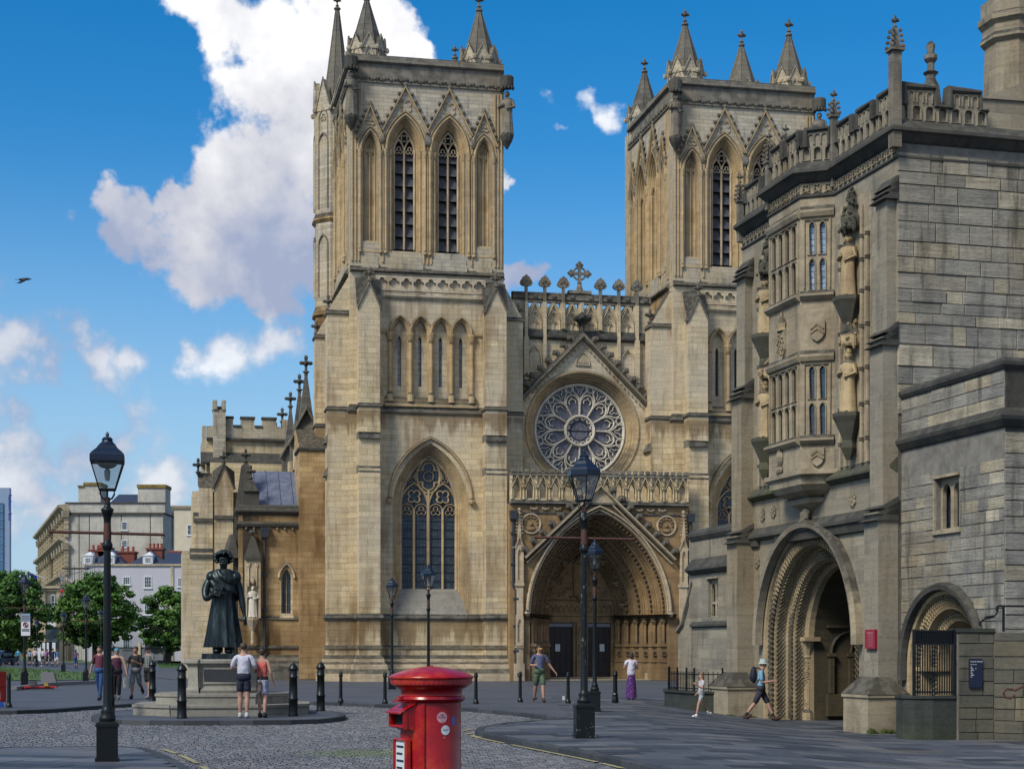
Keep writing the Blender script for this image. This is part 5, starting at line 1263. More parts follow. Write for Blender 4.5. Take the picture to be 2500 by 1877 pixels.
        m = MB(); m.add([(ux-w_-1.6, vv-.55, zt_-8.4), (ux-w_, vv-.55, zt_-6.8), (ux-w_, vv+.55, zt_-6.8), (ux-w_-1.6, vv+.55, zt_-8.4)], [(0,1,2,3)]); m.box(ux-w_-1.6, ux-w_, vv-.55, vv+.55, 0, zt_-8.4); m.box(ux-w_, ux+w_+.4, vv-.9, vv-.6, zt_-9.2, zt_-7.2) ; finial_mesh(m, ux-w_-1.0, vv, zt_-8.2, 1.1); P(m, 'buttress_shoulder', M['dark'] if k % 2 == 0 else M['spire'], parent=pn)
    m = MB(); m.box(-9.2, 7, 10.0, 60, 0, 14.0); P(m, 'nave_body', M['nave'])
left_parts()
# ---------------------------------------------------------------- the gatehouse
GA = 14.7; GF = Frame(9.47, 41.5, GA)
gate = empty('gatehouse', (9.47, 41.5, 0), R(GA), 'grey stone medieval gatehouse with round carved arch, two-storey oriel and battlements', 'gatehouse')
MW = Matrix.Rotation(-math.pi/2, 4, 'Z')      # plates drawn facing -y, turned to face -x; along-wall a = -y
def Q(mb, name, mat, parent=None, smooth=False): return mb.build(name, mat, parent or gate, smooth)
def seg(p0, p1):
    t = Vector((p1[0]-p0[0], p1[1]-p0[1])); return Matrix.Translation((p0[0], p0[1], 0)) @ Matrix.Rotation(math.atan2(t.y, t.x), 4, 'Z'), t.length
PL = [(0, 9.87), (0, 6.63), (-.75, 6.13), (-.75, 4.02), (0, 3.52), (0, 0), (9, 0)]
BLK = {}
def wall_blocks(parent, Mx, x0, x1, z0, z1, rows=(.30, .42), lens=(.45, 1.15), keep=None, proud=.05, seed=1, mat='block', name='stone_block'):
    r = random.Random(seed); z = z0
    if mat not in BLK: 
        m = MB(); m.add([(0,0,0),(1,0,0),(1,0,1),(0,0,1),(.02,-1,.03),(.98,-1,.03),(.98,-1,.97),(.02,-1,.97)], [(4,5,6,7),(0,1,5,4),(1,2,6,5),(2,3,7,6),(3,0,4,7)])
        BLK[mat] = m
    first = None
    while z < z1-.08:
        h = min(r.uniform(*rows), z1-z); x = x0
        if z1-(z+h) < .15: h = z1-z
        while x < x1-.05:
            l = min(r.uniform(*lens), x1-x)
            if x1-(x+l) < .2: l = x1-x
            if keep is None or keep(x, x+l, z, z+h):
                if first is None: o = BLK[mat].build(name, M[mat], parent); first = o.data
                else: o = bpy.data.objects.new(name, first); link(o, parent)
                o.matrix_local = Mx @ Matrix.Translation((x+.004, .012, z+.004)) @ Matrix.Diagonal((l-.008, proud*r.uniform(.55, 1.2), h-.008, 1))
            x += l
        z += h
def gatehouse():
    cx, zs, r0 = -5.15, 1.85, 3.12
    # front wall with the arch
    m = MB(MW); arch = rd_arch(cx, zs, r0, 28, -.7)
    m.plate([(-9.87, -.7)]+arch+[(0, -.7), (0, 14.2), (-9.87, 14.2)], [], 0, .6); Q(m, 'front_wall', M['gate'])
    # right-hand return wall, block by block
    m = MB(); m.box(.02, 9, .0, .5, 0, 14.2); m.box(.6, 9, .5, 9.8, 6.0, 14.15); Q(m, 'side_wall', M['mortar'])
    wall_blocks(gate, Matrix.Identity(4), 0, 4.6, 7.4, 13.85, (.26, .56), (.3, 1.25), seed=5)
    # moulded and carved orders
    m = MB(MW); P_ = [(0, 0), (.08, .02), (.12, .12), (.46, .16), (.50, .50), (.56, .55), (.86, .58), (.90, .90), (.98, .95), (1.02, .97), (1.04, 1.15)]
    rd_orders(m, cx, zs, r0, P_, -.7, 30); ao = Q(m, 'arch_orders', M['carve'])
    m = MB(MW); rr = r0+.12
    m.loft([[(x, v, z) for x, z in rd_arch(cx, zs, r, 32, zs-.1)] for r, v in ((r0-.02, -.04), (r0+.0, -.26), (r0+.12, -.3), (r0+.2, -.2), (r0+.2, .02))]); Q(m, 'hood_mould', M['gatew'], ao)
    m = MB(MW)
    for ra, rb, v, n in ((2.99, 2.80, .12, 60), (2.86, 2.66, .09, 60), (2.92, 2.73, .07, 60), (2.52, 2.40, .53, 58), (2.42, 2.28, .52, 58)):
        for ph in (0, 1):
            pts = []
            jam = int(2.3/(math.pi*ra/n))
            for k in range(-jam, n+jam+1):
                rad = ra if (k+ph) % 2 == 0 else rb
                if k < 0: pts.append((cx-rad, v, zs+k*(math.pi*ra/n)))
                elif k > n: pts.append((cx+rad, v, zs-(k-n)*(math.pi*ra/n)))
                else: t = math.pi*(1-k/n); pts.append((cx+rad*math.cos(t), v, zs+rad*math.sin(t)))
            m.tube(pts, .03, 4)
    for rad, va_, vb_, n in ((2.635, .20, .34, 64), (2.635, .33, .47, 64), (2.235, .62, .76, 56), (2.235, .74, .88, 56)):
        for ph in (0, 1):
            pts = []; jam = int(2.3/(math.pi*rad/n))
            for k in range(-jam, n+jam+1):
                v = va_ if (k+ph) % 2 == 0 else vb_
                if k < 0: pts.append((cx-rad, v, zs+k*(math.pi*rad/n)))
                elif k > n: pts.append((cx+rad, v, zs-(k-n)*(math.pi*rad/n)))
                else: t = math.pi*(1-k/n); pts.append((cx+rad*math.cos(t), v, zs+rad*math.sin(t)))
            m.tube(pts, .024, 4)
    for k in range(110):
        t = math.pi*k/109; m.sph((cx+3.06*math.cos(t), .03, zs+3.06*math.sin(t)), .035, .03, .035, 5, 3)
    Q(m, 'chevron_carving', M['carve'], ao)
    for s_ in (-1, 1):
        m = MB(MW); x = cx+s_*2.2; m.lathe([(.17, -.5), (.17, -.2), (.11, -.1), (.10, 1.35), (.13, 1.4), (.12, 1.45), (.2, 1.75), (.22, 1.85)], 10, (x, .98, 0))
        for k in range(14): 
            tt = k*.5; m.tube([(x+.11*math.cos(tt+q*.9), 0.98-.11*abs(math.sin(tt+q*.9)), -.05+k*.1+q*.05) for q in range(4)], .018, 4)
        m.box(min(x-.3*s_, x+.55*s_), max(x-.3*s_, x+.55*s_), .75, 1.25, 1.86, 1.98); Q(m, 'jamb_shaft', M['carve'], ao)
    # passage: side walls, barrel vault, blind arcade of crossing arches, far end
    ri = r0-1.04; va, vb = 5.15-ri, 5.15+ri
    m = MB(); m.box(1.13, 9, vb, vb+.5, -.7, zs+.02); m.box(1.13, 9, va-.5, va, -.7, zs+.02); m.box(6.5, 6.7, va-1, vb+1, -.7, 5.6)
    mm = MB(MW); mm.loft([[(x, v, z) for x, z in rd_arch(cx, zs, ri, 20)] for v in (1.13, 9)]); m.add(mm.v, mm.f); Q(m, 'passage_walls', M['passdark'])
    m = MB(); y = vb
    for k in range(9):
        x = 1.65+k*.62; m.box(x-.07, x+.07, y-.12, y, .35, 1.42); m.box(x-.12, x+.12, y-.15, y, 1.42, 1.52)
        pts = rd_arch(x+.62, 1.52, .62, 10); m.bar(pts, .07, y-.1, y-.01)
    m.box(1.5, 6.5, y-.13, y, 2.25, 2.33); m.box(1.5, 6.5, y-.16, y, -.3, .33); Q(m, 'wall_arcade', M['passdark'])
    m = MB(); m.box(-.4, 6.5, va-.1, vb+.1, -.52, -.46); Q(m, 'passage_floor', M['slab'])
    # buttresses
    for vv0, vv1 in ((-.02, .74), (9.0, 9.82)):
        m = MB(); m.box(-.52, .02, vv0, vv1, -.7, 5.0); m.box(-.38, .02, vv0+.03, vv1-.03, 5.0, 9.3); m.box(-.24, .02, vv0+.1, vv1-.08, 9.3, 12.9); b = Q(m, 'buttress', M['gate'])
        for zc, d in ((5.0, .52), (9.3, .38), (12.9, .24)):
            for q in range(3): m = MB(); m.add([(-d-.14+.06*q, vv0-.05, zc-.22+.15*q), (-d-.14+.06*q, vv1+.05, zc-.22+.15*q), (.0, vv1+.05, zc+.12+.13*q), (.0, vv0-.05, zc+.12+.13*q), (0, vv1+.05, zc-.22+.15*q), (0, vv0-.05, zc-.22+.15*q)], [(0,3,2,1),(0,5,3),(1,2,4),(0,1,4,5)]); Q(m, 'weathering', M['dark'], b)
        m = MB(); m.box(-.95, .12, vv0-.32, vv1+.28, -.7, .45); m.taper(-.99, .14, vv0-.36, vv1+.32, .45, .53, 0); m.taper(-1.0, .15, vv0-.38, vv1+.34, .53, .95, .38, .3); Q(m, 'pedestal', M['gatew'], b)
        m = MB()
        for k in range(34): m.sph((random.uniform(-1.0, -.1), vv0-.34+random.uniform(-.03, .03), -.42+random.uniform(-.06, .08)), random.uniform(.05, .12), .06, random.uniform(.03, .08), 6, 4)
        tag(Q(m, 'moss', M['mossgreen'], b), kind='stuff')
    # string courses that follow the plan
    m = MB(); m.band(PL[1:-1], [(-.02, 5.95), (.08, 6.0), (.18, 6.08), (.2, 6.14), (0, 6.32), (-.02, 6.32)]) if False else m.band([(0, 9.87), (0, 0)], [(-.02, 5.97), (.08, 6.02), (.2, 6.1), (.2, 6.16), (0, 6.36), (-.02, 6.36)])
    Q(m, 'string_course', M['mossstone'])
    m = MB(); m.band([(0, 9.87), (0, 8.5)], [(-.02, 4.62), (.1, 4.66), (.14, 4.86), (.2, 4.9), (.2, 4.98), (0, 5.2), (-.02, 5.2)]); m.band([(0, 7.2), (0, 0)], [(-.02, 4.62), (.1, 4.66), (.14, 4.86), (.2, 4.9), (.2, 4.98), (0, 5.2), (-.02, 5.2)]); m.band([(0, 8.5), (0, 7.2)], [(-.02, 4.8), (.1, 4.84), (.2, 4.9), (.2, 4.98), (0, 5.2), (-.02, 5.2)]); Q(m, 'arch_string', M['dark'])
    # oriel
    OP = PL[1:5]
    for i, (nl) in enumerate((2, 4, 2)):
        Mx, L = seg(OP[i], OP[i+1]); pad = .17; lw = (L-2*pad)/nl; holes = []
        for z0, z1, zt in ((7.35, 8.2, 8.28), (11.2, 12.12, 12.2)):
            for t, (a, b) in enumerate(((z0, z0+.92-.06), (z0+.95, z0+1.85))):
                for k in range(nl): c = pad+(k+.5)*lw; holes.append(pt_arch(c, b-.16, lw/2-.05, .16, 0, 4, a))
        m = MB(Mx); m.plate(rect(0, L, 6.25, 14.2), holes, 0, .2)
        for h in holes: m.bar(h, .045, -.035, .06, closed=True)
        for z0 in (7.35, 11.2):
            m.band([(0, 0), (L, 0)], [(-.01, z0+1.93), (.07, z0+1.97), (.12, z0+2.08), (.12, z0+2.14), (0, z0+2.26), (-.01, z0+2.26)])
            m.band([(0, 0), (L, 0)], [(-.01, z0-.28), (.08, z0-.24), (.16, z0-.16), (.16, z0-.10), (0, z0+.0), (-.01, z0)])
            m.bar([(pad-.06, z0+.05), (pad-.06, z0+1.88), (L-pad+.06, z0+1.88), (L-pad+.06, z0+.05)], .04, -.05, .01)
        ow = Q(m, 'oriel_wall', M['gatew'])
        bright = (i == 2)
        for q, z0 in enumerate((7.35, 11.2)):
            for tt in (0, 1):
                for k in range(nl): g = MB(Mx); c = pad+(k+.5)*lw; g.box(c-lw/2+.03, c+lw/2-.03, .1, .115, z0+.95*tt, z0+.95*tt+.9); Q(g, 'pane', M['skyglass'] if (bright and q) else M['quarry'], ow)
        m = MB(Mx)
        n = max(2, int(L/.27)); st = L/n
        for k in range(n):
            m.bar(foil((k+.5)*st, 13.93, st*.36, 4, 45, 3), .035, -.05, .01, closed=True)
            m.bar([(k*st+.02, 13.78), ((k+.5)*st, 13.84), ((k+1)*st-.02, 13.78)], .03, -.04, .01)
        Q(m, 'quatrefoil_band', M['gatew'], ow)
    m = MB()
    # corbelled foot of the oriel
    rows = []
    for z, k in ((6.42, 1.12), (6.3, 1.12), (6.22, 1.0), (6.05, .97), (5.9, .85), (5.78, .62), (5.72, .66), (5.6, .6), (5.5, .36), (5.4, .16), (5.25, .1)):
        c = 5.07; rows.append([(-.75*k*min(1, k+.1)*(1 if j in (1, 2) else 0)+(0 if j in (1, 2) else .05), c+(y-c)*k, z) for j, (x, y) in enumerate(OP)])
    m.loft(rows); Q(m, 'oriel_corbel', M['gatew'])
    m = MB()
    for k in range(16): m.sph((-.12-.1*random.random(), 5.07+random.uniform(-.2, .2), 5.28+random.uniform(-.18, .16)), .09, .09, .09, 5, 4)
    Q(m, 'carved_boss', M['gatew'])
    # shields
    def shield(Mx, x, z, w, h, crown=False):
        pts = [(x-w/2, z+h/2), (x+w/2, z+h/2), (x+w/2, z-h*.1), (x+w*.3, z-h*.35), (x, z-h/2), (x-w*.3, z-h*.35), (x-w/2, z-h*.1)]
        m = MB(Mx); m.plate(pts, [], -.07, .01); s = Q(m, 'shield', M['gatew']); m = MB(Mx)
        for q in (0, .22): m.bar([(x-w*.42, z-h*.12+q*h), (x, z+h*.12+q*h), (x+w*.42, z-h*.12+q*h)], .05, -.1, -.06)
        if crown:
            m.lathe([(w*.5, z+h*.52), (w*.45, z+h*.62), (w*.55, z+h*.75), (w*.3, z+h*.92), (.04, z+h*1.0), (.06, z+h*1.1), (.01, z+h*1.16)], 10, (x, -.04, 0), sy=.4)
            for q in range(20): m.sph((x+random.uniform(-.38, .38)*w, -.09, z+random.uniform(-.25, .45)*h), .04, .03, .05, 5, 3)
        Q(m, 'heraldic_charge', M['carve'], s)
    M2, L2 = seg(OP[2], OP[3]); M1, L1 = seg(OP[1], OP[2])
    shield(M2, L2*.5, 10.1, .42, .55); shield(M2, L2*.5, 6.75, .38, .5); shield(M1, L1*.45, 9.9, .5, .85, True)
    m = MB(M1); m.sph((L1*.4, -.03, 6.9), .16, .1, .25, 8, 6); m.sph((L1*.4, -.05, 6.55), .15, .12, .16, 8, 6); Q(m, 'carved_boss', M['gatew'])
    # niches with figures either side of the oriel
    for cy in (2.25, 7.65):
        m = MB()
        for dy in (-.78, -.45, .45, .78):
            y = cy+dy; m.tube([(-.06, y, 6.4), (-.06, y, 13.0 if abs(dy) < .5 else 12.2)], .055, 6)
            for z in (7.0, 7.9, 8.8, 9.9, 10.8, 11.6, 12.2): m.lathe([(.06, z-.05), (.09, z-.03), (.06, z), (.09, z+.03), (.06, z+.05)], 6, (-.06, y, 0))
        m.box(-.02, .01, cy-.9, cy+.9, 6.4, 13.3)
        nn = Q(m, 'niche_shafts', M['gatew'])
        for zf, seed, hat in ((10.72, 11, 0), (7.72, 8, 1)):
            m = MB(Matrix.Translation((-.2, cy, 0)) @ Matrix.Rotation(-math.pi/2, 4, 'Z')); m.lathe([(.08, zf-1.2), (.2, zf-.9), (.15, zf-.7), (.34, zf-.25), (.42, zf-.1), (.42, zf)], 6); Q(m, 'niche_bracket', M['mossstone'], nn)
            m = MB(Matrix.Translation((-.22, cy, 0)) @ Matrix.Rotation(-math.pi/2+.4, 4, 'Z')); figure(m, 0, 0, zf, 1.62, seed+cy, hat); smooth_by_angle(Q(m, 'carved_figure', M['carve'], nn), 50)
            m = MB()
            m.lathe([(.30, zf+1.72), (.34, zf+1.78), (.34, zf+2.0), (.22, zf+2.12), (.17, zf+2.2), (.17, zf+2.36), (.02, zf+2.85)], 6, (-.08, cy, 0))
            for k in range(44): 
                a = math.pi*random.uniform(.5, 1.5); f = k/44; rr = .37-.30*f; m.sph((-.08+rr*math.cos(a), cy+rr*math.sin(a), zf+1.74+f*1.1), .045, .045, .05, 5, 4)
            for dy in (-.3, 0, .3): m.lathe([(.02, zf+1.62), (.06, zf+1.7), (.06, zf+1.95)], 6, (-.3 if dy == 0 else -.2, cy+dy, 0))
            Q(m, 'niche_canopy', M['mossstone'] if zf > 9 else M['carve'], nn)
    # flower bosses
    m = MB()
    for y, z in ((1.2, 5.55), (2.4, 5.5), (7.5, 5.6), (8.3, 5.55), (8.7, 4.2)):
        m = MB(); m.sph((-.03, y, z), .06, .09, .09, 6, 4)
        for k in range(7): m.sph((-.02, y+.13*math.cos(k*.9), z+.13*math.sin(k*.9)), .05, .07, .07, 6, 4)
        Q(m, 'flower_boss', M['gatew'])
    # cornice and parapet
    m = MB(); m.band(PL, [(-.02, 13.66), (.05, 13.70), (.05, 13.75), (-.02, 13.8)]); m.band(PL, [(-.02, 14.06), (.06, 14.1), (.22, 14.26), (.3, 14.3), (.3, 14.38), (.06, 14.62), (-.25, 14.62)]); Q(m, 'cornice', M['dark'])
    for i in (0, 4):
        m = MB(); Mx, L = seg(PL[i], PL[i+1]); mm = MB(Mx); n = int(L/.27)
        for k in range(n): mm.bar(foil((k+.5)*L/n, 13.93, .1, 4, 45, 3), .035, -.05, .01, closed=True)
        m.add(mm.v, mm.f); Q(m, 'quatrefoil_band', M['gatew'])
    for i in range(6):
        Mx, L = seg(PL[i], PL[i+1]); 
        if i == 5: L = 2.5
        n = max(2, round(L/.34)); st = L/n; top = [(0, 15.0)]; hi, lo = 15.5, 15.05
        nm = max(1, round(L/1.35)); w = L/nm; outl = []
        for k in range(nm):
            a = k*w; outl += [(a+.0, lo), (a+w*.16, lo), (a+w*.16, hi), (a+w*.84, hi), (a+w*.84, lo)]
        outl.append((L, lo))
        holes = [pt_arch((k+.5)*st, 14.93, st*.34, .1, 0, 3, 14.68) for k in range(n)]
        m = MB(Mx); m.plate([(0, 14.6)]+outl+[(L, 14.6)][::1], holes, .02, .10); m.box(0, L, .10, .2, 14.6, 15.0)
        for k in range(nm):
            a = k*w; m.box(a+w*.17, a+w*.83, .10, .2, 15.0, 15.47); 
            for q in (.3, .5, .7): m.bar(pt_arch(a+w*q, 15.3, .08, .08, 0, 3, 15.1), .03, -.02, .03)
        for h in holes: m.bar(h, .035, -.01, .06, closed=True)
        pw = Q(m, 'parapet', M['gate'])
        m = MB(Mx); m.bar(outl, .11, -.06, .26); Q(m, 'coping', M['dark'], pw)
    def pinnacle(x, y, z0, z1, r, rough=1):
        m = MB(); m.lathe([(r, 13.9), (r, z0)], 4, (x, y, 0), rot=math.pi/4); m.lathe([(r*1.5, z0), (r*1.5, z0+.06), (r*.9, z0+.12), (r*.28, z1-.3)], 4, (x, y, 0), rot=math.pi/4)
        k = 0; z = z0+.12
        while z < z1-.35:
            rr = r*.9*(1-(z-z0)/(z1-z0))+.05
            for q in range(4): a = q*math.pi/2+math.pi/4; m.sph((x+rr*1.15*math.cos(a), y+rr*1.15*math.sin(a), z), .055, .055, .05, 5, 4)
            z += .13
        finial_mesh(m, x, y, z1-.35, .36); Q(m, 'pinnacle', M['trimg'])
    pinnacle(-.12, -.12, 16.25, 17.15, .17); pinnacle(-.02, 3.52, 15.75, 16.5, .12); pinnacle(-.1, 9.8, 15.1, 16.0, .12); pinnacle(-.75, 6.13, 15.2, 16.1, .12); pinnacle(.1, 6.9, 15.6, 16.6, .15)
    m = MB(); m.lathe([(.3, 15.2), (.22, 15.8), (.12, 16.0), (.13, 16.1), (.2, 16.16), (.1, 16.22), (.09, 16.4), (.17, 16.5), (.17, 16.6), (.09, 16.65), (.12, 16.85), (.05, 16.95)], 8, (1.35, .8, 0)); Q(m, 'stone_finial', M['trimg'])
    # octagonal chimney stack on its gabled base
    bx, by = 3.95, 1.2
    m = MB(); m.box(bx-1.35, bx+3, by-.75, by+1.2, 14.1, 15.55); m.add([(bx-1.4, by-.8, 15.5), (bx+.0, by-.8, 16.1), (bx+3, by-.8, 15.6), (bx-1.4, by+1.2, 15.5), (bx, by+1.2, 16.1), (bx+3, by+1.2, 15.6)], [(0,1,2),(0,1,4,3),(1,2,5,4)]); m.lathe([(.78, 15.5), (.74, 17.15), (.86, 17.25), (.86, 17.32), (.8, 17.42), (.8, 17.62), (.92, 17.72), (.92, 17.86), (.84, 17.92), (.84, 18.3), (.5, 18.3)], 8, (bx, by, 0), rot=math.pi/8); Q(m, 'chimney', M['gate'])
M['mossstone'] = stone('mossy_ledge_stone', (.10, .095, .07), (.07, .07, .055), (.09, .095, .035), ashlar=False, st_amt=.1, soot=.5, top=.2)
M['passdark'] = stone('grimy_shaded_passage_stone', (.10, .078, .042), (.07, .055, .032), (.06, .05, .03), ashlar=False, st_amt=.2, soot=.6)  # grimy stone, with the passage's shade also put into its lowered base colour
M['mossgreen'] = plain('green_moss', (.05, .065, .014), .95, var=.4, scale=20, bump=.6)
gatehouse()
# ---------------------------------------------------------------- library wing, right
wing = empty('library_wing', (9.47, 41.5, 0), R(GA), 'two storey grey stone wing with small round arch at right, joined to the gatehouse', 'building')
def libwing():
    u0 = .12; A1 = 4.72
    MX = Matrix.Translation((u0, 0, 0)) @ MW
    wa, wb = -GF.onu(2286, 1200, u0)[0], -GF.onu(2341, 1200, u0)[0]; wz0, wz1 = 4.36, 5.6
    hz = lambda py, px: GF.onu(px, py, u0)[1]
    wz1 = hz(1165, 2310); wz0 = hz(1292, 2310)
    cx, zs, r0 = 2.05, 1.22, 1.78
    win = rect(wa, wb, wz0, wz1)
    m = MB(MX); m.plate([(.0, -.7), (cx-r0, -.7)]+rd_arch(cx, zs, r0, 22)+[(cx+r0, -.7), (A1, -.7), (A1, 7.8), (0, 7.8)], [win], 0, .5); Q(m, 'wall', M['mortar'], wing)
    def keep(x0, x1, z0, z1):
        if x1 > wa-.04 and x0 < wb+.04 and z1 > wz0-.12 and z0 < wz1+.1: return False
        mx, mz = (x0+x1)/2, (z0+z1)/2
        for px, pz in ((x0, z0), (x1, z0), (x0, z1), (x1, z1), (mx, mz), (mx, z0), (x0, mz), (x1, mz)):
            if (px-cx)**2+(max(pz, zs)-zs)**2 < (r0+.1)**2 and pz < zs+r0+.1: return False
        return True
    def fill(x0, x1, z0, z1, seed): wall_blocks(wing, MX, x0, x1, z0, z1, (.27, .27), (.35, .95), keep, .03, seed)
    for k in range(23):
        z = -.5+k*.275
        if z+.275 > 6.4: break
        # butt the course up to the openings
        xs = [0.0, A1]
        if z < zs+r0: 
            d = math.sqrt(max(0, (r0+.12)**2-max(0, z-zs+(.0 if z > zs else 0))**2)); xs = [0, cx-d, None, cx+d, A1]
        elif z+.275 > wz0-.12 and z < wz1+.1: xs = [0, wa-.05, None, wb+.05, A1]
        i = 0
        while i < len(xs)-1:
            if xs[i] is None or xs[i+1] is None: i += 1; continue
            if xs[i+1]-xs[i] > .1: wall_blocks(wing, MX, xs[i], xs[i+1], z, z+.27, (.27, .27), (.35, .95), None, .03, 40+k*7+i)
            i += 1
    wall_blocks(wing, MX, 0, A1, 6.9, 7.76, (.28, .29), (.5, 1.2), None, .03, 99)
    m = MB(); m.band([(u0, 0), (u0, -A1), (u0+4, -A1)], [(-.02, 6.47), (.06, 6.51), (.16, 6.65), (.18, 6.73), (.02, 6.92), (-.02, 6.92)]); m.band([(u0, 0), (u0, -A1), (u0+4, -A1)], [(-.3, 7.77), (.05, 7.77), (.1, 7.85), (.1, 7.93), (.0, 8.02), (-.3, 8.06)]); Q(m, 'string_course', M['dark'], wing)
    m = MB(); m.box(u0+.02, u0+4, -A1, -A1+.4, -.7, 7.76); m.box(u0+.5, u0+4, -A1+.4, 0, 6.3, 7.7); Q(m, 'end_wall', M['mortar'], wing)
    wall_blocks(wing, Matrix.Translation((0, -A1, 0)), u0, u0+2, 1.4, 6.4, (.3, .42), (.4, .95), None, .03, 71)
    # two-light window
    m = MB(MX); lw = (wb-wa)/2
    m.plate(win, [pt_arch(wa+lw*.5+.01, wz1-.34, lw*.36, .2, 0, 5, wz0+.04), pt_arch(wa+lw*1.5, wz1-.34, lw*.36, .2, 0, 5, wz0+.04)], .12, .22)
    m.box(wa-.07, wb+.07, -.07, .02, wz1, wz1+.07); m.box(wa-.08, wa-.01, -.05, .02, wz0, wz1); m.box(wa-.12, wb+.12, -.06, .02, wz0-.1, wz0)
    w = Q(m, 'window', M['gatew'], wing); g = MB(MX); g.box(wa, wb, .3, .32, wz0, wz1); Q(g, 'pane', M['quarry'], w)
    # small round arch
    m = MB(MX); rd_orders(m, cx, zs, r0, [(0, 0), (.08, .03), (.1, .14), (.42, .18), (.45, .4), (.7, .44), (.72, .8)], -.7, 24); ao = Q(m, 'arch_orders', M['carve'], wing)
    m = MB(MX); m.loft([[(x, v, z) for x, z in rd_arch(cx, zs, r, 26, zs-.35)] for r, v in ((r0-.01, -.03), (r0+.02, -.16), (r0+.14, -.19), (r0+.2, -.06), (r0+.2, .02))]); Q(m, 'hood_mould', M['dark'], ao)
    m = MB(MX)
    for ra, rb, v, n in ((1.68, 1.42, .15, 44), (1.62, 1.5, .12, 44), (1.38, 1.2, .39, 38), (1.30, 1.12, .42, 38)):
        for ph in (0, 1):
            pts = []; jam = int(1.6/(math.pi*ra/n))
            for k in range(-jam, n+jam+1):
                rad = ra if (k+ph) % 2 == 0 else rb
                if k < 0: pts.append((cx-rad, v, zs+k*(math.pi*ra/n)))
                elif k > n: pts.append((cx+rad, v, zs-(k-n)*(math.pi*ra/n)))
                else: t = math.pi*(1-k/n); pts.append((cx+rad*math.cos(t), v, zs+rad*math.sin(t)))
            m.tube(pts, .03, 4)
    for s_ in (-1, 1): m.lathe([(.1, -.5), (.09, .6), (.12, .7), (.11, .75), (.17, 1.0), (.18, 1.1)], 8, (cx+s_*1.28, .6, 0)); m.box(cx+s_*1.3-.3, cx+s_*1.3+.3, .1, .75, 1.1, 1.2)
    Q(m, 'chevron_carving', M['carve'], ao)
    m = MB(MX); m.box(cx-1.6, cx+1.6, 2.4, 2.5, -.7, 4); m.box(cx-1.2, cx-1.1, .8, 2.4, -.7, 1.3); m.box(cx+1.1, cx+1.2, .8, 2.4, -.7, 1.3); m.loft([[(x, v, z) for x, z in rd_arch(cx, zs, 1.06, 14)] for v in (.78, 2.4)]); Q(m, 'porch_interior', M['gatew'], wing)
libwing()
# ---------------------------------------------------------------- low link building between cathedral and gatehouse
lodge = empty('link_building', (9.47, 41.5, 0), R(GA), 'low grey stone link building with mossy parapet and mullioned window beside the gatehouse', 'building')
def lodge_b():
    u0 = .15; MX = Matrix.Translation((u0, 0, 0)) @ MW
    a = lambda px: -GF.onu(px, 1500, u0)[0]; z = lambda py, px: GF.onu(px, py, u0)[1]
    a0, a1 = a(1690), -9.8; zt = z(1303, 1695); w0, w1 = a(1729), a(1753)
    win = rect(w0, w1, z(1506, 1740), z(1412, 1740))
    m = MB(MX); m.plate(rect(a0, a1, -.7, zt), [win], 0, .4); Q(m, 'wall', M['gate'], lodge)
    m = MB(); m.box(u0+.4, u0+5, 9.9, 14.2, -.7, zt-.05); m.box(u0, u0+5, -a0-.01, -a0+.3, -.7, zt-.06); Q(m, 'core', M['gate'], lodge)
    m = MB(); P0 = [(u0+5, -a0), (u0, -a0), (u0, 9.85)]
    m.band(P0, [(-.3, zt-.22), (.05, zt-.22), (.12, zt-.1), (.12, zt), (.0, zt+.12), (-.3, zt+.14)]); z2 = z(1396, 1695); m.band(P0, [(-.02, z2-.12), (.1, z2-.06), (.2, z2+.04), (.2, z2+.1), (.0, z2+.42), (-.02, z2+.42)]); z3 = z(1527, 1750); m.band(P0[1:], [(-.02, z3-.05), (.1, z3), (.1, z3+.06), (0, z3+.16), (-.02, z3+.16)]); Q(m, 'coping', M['dark'], lodge)
    m = MB(MX); lw = (w1-w0)/2; zz0, zz1 = win[0][1], win[2][1]
    m.plate(win, [pt_arch(w0+lw*(.5+k), zz1-.35, lw*.36, .22, 0, 5, zz0+.5) for k in (0, 1)]+[rect(w0+lw*k+lw*.14, w0+lw*k+lw*.86, zz0+.04, zz0+.42) for k in (0, 1)], .1, .18); m.box(w0-.08, w1+.05, -.06, .02, zz1, zz1+.06); w = Q(m, 'window', M['gatew'], lodge); g = MB(MX); g.box(w0, w1, .25, .27, zz0, zz1); Q(g, 'pane', M['quarry'], w)
    # sloping buttress towards the cathedral door
    m = MB(MX); zA = z(1428, 1700); x0, x1 = a(1652)+.0, a0
    m.plate([(x0, -.7), (x1, -.7), (x1, zA), (x0+.55, z(1530, 1660)), (x0, z(1530, 1660)-.3)], [], .05, 1.2); Q(m, 'sloping_buttress', M['gate'], lodge)
    m = MB(MX); m.bar([(x0, z(1530, 1660)-.15), (x0+.5, z(1530, 1660)+.1), (x1, zA+.1)], .22, -.05, 1.25); Q(m, 'buttress_coping', M['trimg'], lodge)
lodge_b()
